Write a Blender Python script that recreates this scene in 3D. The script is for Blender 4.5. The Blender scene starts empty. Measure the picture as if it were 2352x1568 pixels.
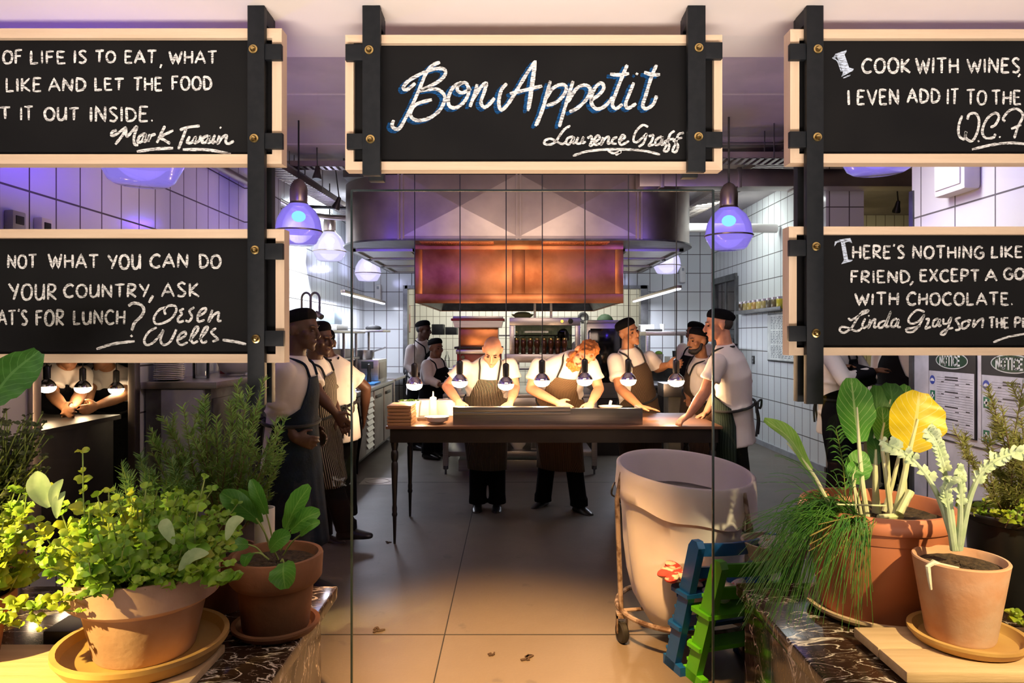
import bpy, bmesh, math, random
from mathutils import Vector, Matrix, Quaternion
from mathutils.bvhtree import BVHTree
random.seed(7)
PI = math.pi
SC = bpy.context.scene
COL = SC.collection
# ------------------------------------------------------------------ camera
F, HX, HY, CH = 1600.0, 1176.0, 772.0, 1.55      # focal length in pixels, horizon, eye height
cd = bpy.data.cameras.new('camera'); cam = bpy.data.objects.new('camera', cd); COL.objects.link(cam)
cam.location = (0, 0, CH); cam.rotation_euler = (PI / 2, 0, 0)
cd.sensor_width = 36; cd.lens = 36 * F / 2352; cd.shift_y = -12 / 2352; cd.clip_start = 0.02
SC.camera = cam
def at(px, py, d):
    return Vector(((px - HX) * d / F, d, CH - (py - HY) * d / F))
# ------------------------------------------------------------------ world, exposure
SC.view_settings.view_transform = 'Standard'; SC.view_settings.look = 'None'
SC.view_settings.gamma = 1; SC.view_settings.use_curve_mapping = False
SC.view_settings.exposure = 0.0
w = bpy.data.worlds.new('world'); SC.world = w; w.use_nodes = True
w.node_tree.nodes['Background'].inputs[0].default_value = (0.9, 0.72, 0.62, 1)
w.node_tree.nodes['Background'].inputs[1].default_value = 0.012
SC.cycles.max_bounces = 6; SC.cycles.diffuse_bounces = 3; SC.cycles.glossy_bounces = 3
SC.cycles.transparent_max_bounces = 14; SC.cycles.transmission_bounces = 4
SC.cycles.sample_clamp_indirect = 4.0; SC.cycles.caustics_reflective = False; SC.cycles.caustics_refractive = False
SC.cycles.use_denoising = True
# ------------------------------------------------------------------ large lights
def light(kind, name, loc, power, color, target=None, size=0.1, size_y=None, spot=None, blend=0.4, spread=None):
    l = bpy.data.lights.new(name, kind); l.energy = power; l.color = color
    if kind == 'AREA':
        l.shape = 'RECTANGLE'; l.size = size; l.size_y = size_y or size
        if spread: l.spread = spread
    else:
        l.shadow_soft_size = size
        if kind == 'SPOT': l.spot_size = spot; l.spot_blend = blend
    o = bpy.data.objects.new(name, l); COL.objects.link(o); o.location = loc
    if target is not None:
        o.rotation_euler = (Vector(target) - Vector(loc)).to_track_quat('-Z', 'Y').to_euler()
    return o
WARM = (1, .80, .62); COOL = (.84, .92, 1.0); VIO = (.15, .05, 1.0); AMBER = (1, .62, .30)
light('AREA', 'dining_room_glow', (0, -.5, .06), 190, (1, .86, .76), (0, 1.9, 2.75), 5.5, 1.2, spread=1.4)
light('SPOT', 'dining_downlight', (0.15, 1.9, 2.74), 2000, (1, .52, .17), (-.02, 3.2, 0), .08, spot=.74, blend=.9)
light('SPOT', 'herb_sun_left', (-2.9, .2, 2.6), 1900, (1, .76, .26), (-1.62, 2.15, .62), .03, spot=.42, blend=.5)
light('SPOT', 'herb_sun_right', (2.05, .15, 2.7), 700, (1, .78, .38), (1.62, 2.3, .75), .03, spot=.50, blend=.5)
light('AREA', 'kitchen_strip_left', (-1.9, 9.6, 3.3), 240, COOL, (-2.5, 9.8, 1.2), .5, 3.2)
light('AREA', 'kitchen_strip_right', (2.6, 9.3, 3.3), 120, (.92, 1, .96), (3.2, 9.8, 1.0), .6, 4.0)
light('AREA', 'kitchen_strip_rear', (0.2, 14.2, 3.2), 120, (1, .97, .90), (0.2, 15.2, 1.0), 3.5, 1.0)
light('SPOT', 'wall_spot_left', (-2.05, 8.3, 2.95), 330, (.9, .95, 1), (-2.65, 8.6, 2.3), .06, spot=2.0, blend=.8)
light('AREA', 'added_wall_fill', (1.6, 4.4, 3.4), 26, (.95, .93, 1), (2.9, 4.4, 1.9), .5, 1.4, spread=1.5)  # unseen fill light added to brighten the near right wall
light('AREA', 'side_room_glow', (4.6, 9.6, 2.9), 30, (1, .80, .42), (4.6, 10.5, 1.5), 1.2, 1.0)
light('AREA', 'added_hood_fill', (0.15, 3.6, 2.55), 22, (1, .72, .55), (0.15, 7.4, 2.6), 1.6, .5)  # added fill that gives the copper and steel hood something warm to reflect

# ------------------------------------------------------------------ object helpers
def link(o, parent=None):
    COL.objects.link(o)
    if parent is not None: o.parent = parent
    return o
def tag(o, label=None, cat=None, group=None, kind=None):
    if label: o['label'] = label
    if cat: o['category'] = cat
    if group: o['group'] = group
    if kind: o['kind'] = kind
    return o
def thing(name, label, cat, loc=(0, 0, 0), group=None, rz=0):
    o = bpy.data.objects.new(name, None); o.empty_display_size = .05; COL.objects.link(o)
    o.location = loc; o.rotation_euler = (0, 0, rz)
    return tag(o, label, cat, group)
def copy_tree(o, parent=None):
    c = o.copy(); COL.objects.link(c)
    if parent is not None: c.parent = parent
    for ch in list(o.children): copy_tree(ch, c)
    return c

class MB:
    """collects shapes; build() links them as one mesh object"""
    def __init__(s): s.v = []; s.f = []; s.uv = {}; s.mi = []; s.cur = 0
    def add(s, vs, fs, uvs=None):
        b = len(s.v); s.v.extend([tuple(p) for p in vs])
        for i, f in enumerate(fs):
            if uvs: s.uv[len(s.f)] = [uvs[k] for k in f]
            s.f.append(tuple(b + k for k in f)); s.mi.append(s.cur)
        return s
    def box(s, lo, hi, bev=0.0, M=None):
        bm = bmesh.new(); bmesh.ops.create_cube(bm, size=1)
        c = [(a + b) / 2 for a, b in zip(lo, hi)]; d = [abs(b - a) for a, b in zip(lo, hi)]
        for v in bm.verts: v.co = Vector((c[0] + v.co.x * d[0], c[1] + v.co.y * d[1], c[2] + v.co.z * d[2]))
        if bev > 0: bmesh.ops.bevel(bm, geom=list(bm.edges), offset=min(bev, min(d) * .45), segments=2, affect='EDGES', profile=.6)
        s._take(bm, M); return s
    def _take(s, bm, M=None):
        bm.verts.index_update(); vs = [(M @ v.co if M else v.co.copy()) for v in bm.verts]
        s.add(vs, [[v.index for v in f.verts] for f in bm.faces]); bm.free()
    def lathe(s, prof, c=(0, 0, 0), n=32, axis=None, sx=1, sy=1, wob=None):
        c = Vector(c); Q = Vector((0, 0, 1)).rotation_difference(Vector(axis).normalized()) if axis is not None else None
        vs = []; m = len(prof)
        for i in range(n):
            a = 2 * PI * i / n
            for k, (r, z) in enumerate(prof):
                rr = r * (wob(a, k) if wob else 1)
                p = Vector((rr * math.cos(a) * sx, rr * math.sin(a) * sy, z))
                if Q: p = Q @ p
                vs.append(c + p)
        fs = []
        for i in range(n):
            j = (i + 1) % n
            for k in range(m - 1): fs.append((i * m + k, j * m + k, j * m + k + 1, i * m + k + 1))
        if prof[0][0] > 1e-4: fs.append([i * m for i in range(n)][::-1])
        if prof[-1][0] > 1e-4: fs.append([i * m + m - 1 for i in range(n)])
        return s.add(vs, fs)
    def cyl(s, p0, p1, r, n=14, r1=None):
        p0 = Vector(p0); p1 = Vector(p1); L = (p1 - p0).length
        return s.lathe([(r, 0), (r if r1 is None else r1, L)], p0, n, p1 - p0)
    def tube(s, pts, r, n=8, closed=False):
        pts = [Vector(p) for p in pts]; m = len(pts); vs = []; fs = []
        rs = r if isinstance(r, (list, tuple)) else [r] * m
        prev = None
        for i, p in enumerate(pts):
            a = pts[i - 1] if (i > 0 or closed) else p
            b = pts[(i + 1) % m] if (i < m - 1 or closed) else p
            t = (b - a)
            if t.length < 1e-9: t = Vector((0, 0, 1))
            t.normalize()
            if prev is None:
                u = t.orthogonal().normalized()
            else:
                u = prev - t * prev.dot(t)
                u = u.normalized() if u.length > 1e-6 else t.orthogonal().normalized()
            prev = u; w_ = t.cross(u)
            for k in range(n):
                g = 2 * PI * k / n; vs.append(p + (u * math.cos(g) + w_ * math.sin(g)) * rs[i])
        for i in range(m if closed else m - 1):
            j = (i + 1) % m
            for k in range(n): fs.append((i * n + k, i * n + (k + 1) % n, j * n + (k + 1) % n, j * n + k))
        if not closed:
            fs.append(list(range(n))[::-1]); fs.append([(m - 1) * n + k for k in range(n)])
        return s.add(vs, fs)
    def ell(s, c, r, n=16, m=10, M=None):
        c = Vector(c); r = r if isinstance(r, (list, tuple)) else (r, r, r); vs = []; fs = []
        for i in range(m + 1):
            th = PI * i / m
            for k in range(n):
                a = 2 * PI * k / n
                p = Vector((r[0] * math.sin(th) * math.cos(a), r[1] * math.sin(th) * math.sin(a), r[2] * math.cos(th)))
                vs.append(c + (M @ p if M else p))
        for i in range(m):
            for k in range(n): fs.append((i * n + k, (i + 1) * n + k, (i + 1) * n + (k + 1) % n, i * n + (k + 1) % n))
        return s.add(vs, fs)
    def sheet(s, grid, uv=None):
        R = len(grid); C_ = len(grid[0]); vs = [p for row in grid for p in row]
        uvs = [(c / (C_ - 1), r / (R - 1)) for r in range(R) for c in range(C_)] if uv is None else [q for row in uv for q in row]
        fs = [(r * C_ + c, r * C_ + c + 1, (r + 1) * C_ + c + 1, (r + 1) * C_ + c) for r in range(R - 1) for c in range(C_ - 1)]
        return s.add(vs, fs, uvs)
    def quad(s, a, b, c, d, su=1, sv=1, u0=0, v0=0):
        return s.add([a, b, c, d], [(0, 1, 2, 3)], [(u0, v0), (u0 + su, v0), (u0 + su, v0 + sv), (u0, v0 + sv)])
    def prism(s, poly, p, ux, uy, depth):
        """outline poly in (ux,uy) from p, extruded by vector depth"""
        p = Vector(p); ux = Vector(ux); uy = Vector(uy); d = Vector(depth); n = len(poly)
        a = [p + ux * x + uy * y for x, y in poly]; vs = a + [q + d for q in a]
        fs = [list(range(n)), [n + i for i in range(n)][::-1]] + [(i, n + i, n + (i + 1) % n, (i + 1) % n) for i in range(n)]
        return s.add(vs, fs)
    def mesh(s, name, mats, smooth=35):
        me = bpy.data.meshes.new(name); me.from_pydata(s.v, [], s.f)
        for m_ in (mats if isinstance(mats, (list, tuple)) else [mats]): me.materials.append(m_)
        if any(s.mi):
            me.polygons.foreach_set('material_index', s.mi)
        if s.uv:
            ul = me.uv_layers.new(name='UVMap')
            for p in me.polygons:
                q = s.uv.get(p.index)
                if q:
                    for k, li in enumerate(p.loop_indices): ul.data[li].uv = q[k]
        if not any(s.uv.values()) or True:
            bm = bmesh.new(); bm.from_mesh(me)
            if not s.uv: bmesh.ops.recalc_face_normals(bm, faces=bm.faces)
            bm.to_mesh(me); bm.free()
        if smooth:
            me.polygons.foreach_set('use_smooth', [True] * len(me.polygons))
            me.set_sharp_from_angle(angle=math.radians(smooth))
        me.update(); return me
    def build(s, name, mats, parent=None, smooth=35, loc=None):
        o = bpy.data.objects.new(name, s.mesh(name, mats, smooth)); link(o, parent)
        if loc is not None: o.location = loc
        return o
def struct(o): o['kind'] = 'structure'; return o
def bez(pts, n=6):
    """smooth curve through points"""
    P = [Vector(p) for p in pts]; out = []
    if len(P) < 3:
        return [P[0].lerp(P[-1], t / n) for t in range(n + 1)]
    for i in range(len(P) - 1):
        a = P[i - 1] if i else P[0] * 2 - P[1]; b = P[i]; c = P[i + 1]; d = P[i + 2] if i + 2 < len(P) else P[-1] * 2 - P[-2]
        for k in range(n):
            t = k / n; t2 = t * t; t3 = t2 * t
            out.append(.5 * ((2 * b) + (c - a) * t + (2 * a - 5 * b + 4 * c - d) * t2 + (3 * b - a - 3 * c + d) * t3))
    out.append(P[-1]); return out
# ------------------------------------------------------------------ materials
def nt_new(name):
    m = bpy.data.materials.new(name); m.use_nodes = True; t = m.node_tree
    return m, t, t.nodes['Principled BSDF'], t.nodes['Material Output']
def N(t, typ, **kw):
    n = t.nodes.new(typ)
    for k, v in kw.items():
        if k.startswith('_'): setattr(n, k[1:], v)
        else: n.inputs[k.replace('__', ' ')].default_value = v
    return n
def mixc(t, fac, a, b, mode='MIX'):
    n = t.nodes.new('ShaderNodeMix'); n.data_type = 'RGBA'; n.blend_type = mode
    for i, v in ((0, fac), (6, a), (7, b)):
        if hasattr(v, 'node') or isinstance(v, bpy.types.NodeSocket): t.links.new(v, n.inputs[i])
        else: n.inputs[i].default_value = v if i == 0 else (*v[:3], 1)
    return n.outputs[2]
def M(name, c, rough=.5, metal=0, c2=None, scale=8, bump=0, bscale=40, spec=.5, stretch=None, thr=(.4, .6), coat=0, emis=None, estr=0, detail=4, sheen=0, trans=0):
    m, t, b, out = nt_new(name); L = t.links
    tc = N(t, 'ShaderNodeTexCoord'); vec = tc.outputs['Object']
    if stretch:
        mp = N(t, 'ShaderNodeMapping'); mp.inputs['Scale'].default_value = stretch; L.new(vec, mp.inputs[0]); vec = mp.outputs[0]
    b.inputs['Base Color'].default_value = (*c, 1); b.inputs['Roughness'].default_value = rough; b.inputs['Metallic'].default_value = metal
    b.inputs['Specular IOR Level'].default_value = spec; b.inputs['Coat Weight'].default_value = coat
    c2 = c2 or tuple(x * .82 for x in c)
    nz = N(t, 'ShaderNodeTexNoise', Scale=scale, Detail=detail); L.new(vec, nz.inputs['Vector'])
    cr = N(t, 'ShaderNodeMapRange'); cr.inputs[1].default_value = thr[0]; cr.inputs[2].default_value = thr[1]; L.new(nz.outputs[0], cr.inputs[0])
    L.new(mixc(t, cr.outputs[0], c, c2), b.inputs['Base Color'])
    if bump:
        n2 = N(t, 'ShaderNodeTexNoise', Scale=bscale, Detail=3); L.new(vec, n2.inputs['Vector'])
        bp = N(t, 'ShaderNodeBump', Strength=bump, Distance=.01); L.new(n2.outputs[0], bp.inputs['Height']); L.new(bp.outputs[0], b.inputs['Normal'])
    if emis: b.inputs['Emission Color'].default_value = (*emis, 1); b.inputs['Emission Strength'].default_value = estr
    if sheen: b.inputs['Sheen Weight'].default_value = sheen
    if trans: b.inputs['Transmission Weight'].default_value = trans
    return m
def M_tile(name, tile, grout, w_, h_, rough=.16, mort=.006, var=.04):
    m, t, b, out = nt_new(name); L = t.links
    uv = N(t, 'ShaderNodeUVMap'); br = N(t, 'ShaderNodeTexBrick', Scale=1.0, Mortar__Size=mort, Mortar__Smooth=.1, Bias=0, Brick__Width=w_, Row__Height=h_)
    br.offset = 0; br.squash = 1
    br.inputs['Color1'].default_value = (*tile, 1); br.inputs['Color2'].default_value = (*[x * (1 - var) for x in tile], 1); br.inputs['Mortar'].default_value = (*grout, 1)
    L.new(uv.outputs[0], br.inputs['Vector']); L.new(br.outputs['Color'], b.inputs['Base Color'])
    bp = N(t, 'ShaderNodeBump', Strength=.5, Distance=.004); bp.invert = True; L.new(br.outputs['Fac'], bp.inputs['Height'])
    nz = N(t, 'ShaderNodeTexNoise', Scale=9); L.new(uv.outputs[0], nz.inputs['Vector'])
    b2 = N(t, 'ShaderNodeBump', Strength=.06, Distance=.02); L.new(nz.outputs[0], b2.inputs['Height']); L.new(bp.outputs[0], b2.inputs['Normal']); L.new(b2.outputs[0], b.inputs['Normal'])
    rr = N(t, 'ShaderNodeMapRange'); rr.inputs[3].default_value = rough; rr.inputs[4].default_value = .8; L.new(br.outputs['Fac'], rr.inputs[0]); L.new(rr.outputs[0], b.inputs['Roughness'])
    return m
def M_emit(name, c, s):
    m, t, b, out = nt_new(name); t.nodes.remove(b); e = N(t, 'ShaderNodeEmission', Strength=s); e.inputs[0].default_value = (*c, 1); t.links.new(e.outputs[0], out.inputs[0]); return m
def M_glass(name, tint=(1, 1, 1), ior=1.45, rough=0, gl=1.0):
    m, t, b, out = nt_new(name); t.nodes.remove(b); L = t.links
    tr = N(t, 'ShaderNodeBsdfTransparent'); tr.inputs[0].default_value = (*tint, 1)
    g = N(t, 'ShaderNodeBsdfGlossy', Roughness=rough); g.inputs[0].default_value = (gl, gl, gl, 1)
    fr = N(t, 'ShaderNodeFresnel', IOR=ior); mx = N(t, 'ShaderNodeMixShader'); L.new(fr.outputs[0], mx.inputs[0]); L.new(tr.outputs[0], mx.inputs[1]); L.new(g.outputs[0], mx.inputs[2]); L.new(mx.outputs[0], out.inputs[0])
    return m
def M_glow_glass(name, c, estr, tint, alpha):
    """frosted lamp glass: glows and lets light through"""
    m, t, b, out = nt_new(name); t.nodes.remove(b); L = t.links
    tr = N(t, 'ShaderNodeBsdfTransparent'); tr.inputs[0].default_value = (*tint, 1)
    e = N(t, 'ShaderNodeEmission', Strength=estr); e.inputs[0].default_value = (*c, 1)
    g = N(t, 'ShaderNodeBsdfGlossy', Roughness=.12); wv = N(t, 'ShaderNodeTexCoord')
    m1 = N(t, 'ShaderNodeMixShader'); m1.inputs[0].default_value = alpha; L.new(tr.outputs[0], m1.inputs[1]); L.new(e.outputs[0], m1.inputs[2])
    fr = N(t, 'ShaderNodeFresnel', IOR=1.4); m2 = N(t, 'ShaderNodeMixShader'); L.new(fr.outputs[0], m2.inputs[0]); L.new(m1.outputs[0], m2.inputs[1]); L.new(g.outputs[0], m2.inputs[2]); L.new(m2.outputs[0], out.inputs[0])
    return m
def M_stripe(name, base, line, n, duty=.16, rough=.8):
    m, t, b, out = nt_new(name); L = t.links; uv = N(t, 'ShaderNodeUVMap'); sp = N(t, 'ShaderNodeSeparateXYZ'); L.new(uv.outputs[0], sp.inputs[0])
    a = N(t, 'ShaderNodeMath', _operation='MULTIPLY'); a.inputs[1].default_value = n; L.new(sp.outputs[0], a.inputs[0])
    f = N(t, 'ShaderNodeMath', _operation='FRACT'); L.new(a.outputs[0], f.inputs[0])
    g = N(t, 'ShaderNodeMath', _operation='LESS_THAN'); g.inputs[1].default_value = duty; L.new(f.outputs[0], g.inputs[0])
    L.new(mixc(t, g.outputs[0], base, line), b.inputs['Base Color']); b.inputs['Roughness'].default_value = rough; b.inputs['Specular IOR Level'].default_value = .2
    return m
def M_leaf(name, c, c2, scale=25, rough=.45, trl=.35, vein=None):
    m, t, b, out = nt_new(name); L = t.links
    tc = N(t, 'ShaderNodeTexCoord'); nz = N(t, 'ShaderNodeTexNoise', Scale=scale, Detail=3); L.new(tc.outputs['Object'], nz.inputs['Vector'])
    cr = N(t, 'ShaderNodeMapRange'); cr.inputs[1].default_value = .38; cr.inputs[2].default_value = .62; L.new(nz.outputs[0], cr.inputs[0])
    col = mixc(t, cr.outputs[0], c, c2)
    if vein:
        uv = N(t, 'ShaderNodeUVMap'); sp = N(t, 'ShaderNodeSeparateXYZ'); L.new(uv.outputs[0], sp.inputs[0])
        ab = N(t, 'ShaderNodeMath', _operation='SUBTRACT'); ab.inputs[1].default_value = .5; L.new(sp.outputs[0], ab.inputs[0])
        a2 = N(t, 'ShaderNodeMath', _operation='ABSOLUTE'); L.new(ab.outputs[0], a2.inputs[0])
        ms = N(t, 'ShaderNodeMath', _operation='SUBTRACT'); L.new(sp.outputs[1], ms.inputs[0]); m3 = N(t, 'ShaderNodeMath', _operation='MULTIPLY'); m3.inputs[1].default_value = .7; L.new(a2.outputs[0], m3.inputs[0]); L.new(m3.outputs[0], ms.inputs[1])
        mm = N(t, 'ShaderNodeMath', _operation='MULTIPLY'); mm.inputs[1].default_value = 8; L.new(ms.outputs[0], mm.inputs[0])
        fr = N(t, 'ShaderNodeMath', _operation='FRACT'); L.new(mm.outputs[0], fr.inputs[0])
        lt = N(t, 'ShaderNodeMath', _operation='LESS_THAN'); lt.inputs[1].default_value = .09; L.new(fr.outputs[0], lt.inputs[0])
        cen = N(t, 'ShaderNodeMath', _operation='LESS_THAN'); cen.inputs[1].default_value = .03; L.new(a2.outputs[0], cen.inputs[0])
        mxn = N(t, 'ShaderNodeMath', _operation='MAXIMUM'); L.new(lt.outputs[0], mxn.inputs[0]); L.new(cen.outputs[0], mxn.inputs[1])
        hv = N(t, 'ShaderNodeMath', _operation='MULTIPLY'); hv.inputs[1].default_value = .55; L.new(mxn.outputs[0], hv.inputs[0])
        col = mixc(t, hv.outputs[0], col, vein)
    L.new(col, b.inputs['Base Color']); b.inputs['Roughness'].default_value = rough
    tl = N(t, 'ShaderNodeBsdfTranslucent'); L.new(col, tl.inputs[0]); mx = N(t, 'ShaderNodeMixShader'); mx.inputs[0].default_value = trl
    L.new(b.outputs[0], mx.inputs[1]); L.new(tl.outputs[0], mx.inputs[2]); L.new(mx.outputs[0], out.inputs[0])
    return m
def M_chalk(name, c):
    m, t, b, out = nt_new(name); L = t.links
    tc = N(t, 'ShaderNodeTexCoord'); mp = N(t, 'ShaderNodeMapping'); mp.inputs['Scale'].default_value = (70, 70, 330); mp.inputs['Rotation'].default_value = (0, .12, 0)
    L.new(tc.outputs['Object'], mp.inputs[0]); nz = N(t, 'ShaderNodeTexNoise', Scale=1, Detail=2); L.new(mp.outputs[0], nz.inputs['Vector'])
    cr = N(t, 'ShaderNodeMapRange'); cr.inputs[1].default_value = .36; cr.inputs[2].default_value = .56; cr.inputs[3].default_value = .28; L.new(nz.outputs[0], cr.inputs[0])
    b.inputs['Base Color'].default_value = (*c, 1); b.inputs['Roughness'].default_value = 1; b.inputs['Specular IOR Level'].default_value = 0
    L.new(cr.outputs[0], b.inputs['Alpha']); return m
def M_marble(name):
    m, t, b, out = nt_new(name); L = t.links; tc = N(t, 'ShaderNodeTexCoord')
    mp = N(t, 'ShaderNodeMapping'); mp.inputs['Rotation'].default_value = (.5, .6, .5); mp.inputs['Scale'].default_value = (1, 2.2, 1); L.new(tc.outputs['Object'], mp.inputs[0])
    nz = N(t, 'ShaderNodeTexNoise', Scale=3.5, Detail=6, Distortion=1.2); L.new(mp.outputs[0], nz.inputs['Vector'])
    nz2 = N(t, 'ShaderNodeTexNoise', Scale=9, Detail=6, Distortion=1.6); L.new(mp.outputs[0], nz2.inputs['Vector'])
    def vein(n, w_):
        s = N(t, 'ShaderNodeMath', _operation='SUBTRACT'); s.inputs[1].default_value = .5; L.new(n.outputs[0], s.inputs[0])
        a = N(t, 'ShaderNodeMath', _operation='ABSOLUTE'); L.new(s.outputs[0], a.inputs[0])
        r = N(t, 'ShaderNodeMapRange'); r.inputs[1].default_value = 0; r.inputs[2].default_value = w_; r.inputs[3].default_value = 1; r.inputs[4].default_value = 0; L.new(a.outputs[0], r.inputs[0]); return r.outputs[0]
    c = mixc(t, nz2.outputs[0], (.012, .007, .005), (.05, .026, .015))
    k = N(t, 'ShaderNodeMath', _operation='MULTIPLY'); k.inputs[1].default_value = .45; L.new(vein(nz2, .010), k.inputs[0])
    c = mixc(t, k.outputs[0], c, (.6, .45, .33)); c = mixc(t, vein(nz, .012), c, (.78, .68, .58))
    L.new(c, b.inputs['Base Color']); b.inputs['Roughness'].default_value = .12; return m
def M_wood(name, c, c2, axis='x', rough=.55, sc=1):
    st = {'x': (2, 30, 30), 'y': (30, 2, 30), 'z': (30, 30, 2)}[axis]
    return M(name, c, rough, 0, c2, 1.2 * sc, .12, 6, stretch=st, thr=(.3, .75))
def M_floor(name):
    m, t, b, out = nt_new(name); L = t.links; tc = N(t, 'ShaderNodeTexCoord')
    n1 = N(t, 'ShaderNodeTexNoise', Scale=1.1, Detail=8, Roughness=.65); L.new(tc.outputs['Object'], n1.inputs['Vector'])
    n2 = N(t, 'ShaderNodeTexNoise', Scale=60, Detail=3); L.new(tc.outputs['Object'], n2.inputs['Vector'])
    c = mixc(t, n1.outputs[0], (.17, .14, .11), (.085, .07, .056)); c = mixc(t, n2.outputs[0], c, (.12, .10, .08))
    n3 = N(t, 'ShaderNodeTexNoise', Scale=5, Detail=5); L.new(tc.outputs['Object'], n3.inputs['Vector'])
    r3 = N(t, 'ShaderNodeMapRange'); r3.inputs[1].default_value = .66; r3.inputs[2].default_value = .70; L.new(n3.outputs[0], r3.inputs[0])
    c = mixc(t, r3.outputs[0], c, (.09, .075, .06))
    L.new(c, b.inputs['Base Color'])
    r = N(t, 'ShaderNodeMapRange'); r.inputs[3].default_value = .32; r.inputs[4].default_value = .6; L.new(n1.outputs[0], r.inputs[0]); L.new(r.outputs[0], b.inputs['Roughness'])
    bp = N(t, 'ShaderNodeBump', Strength=.08, Distance=.01); L.new(n2.outputs[0], bp.inputs['Height']); L.new(bp.outputs[0], b.inputs['Normal']); return m
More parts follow.
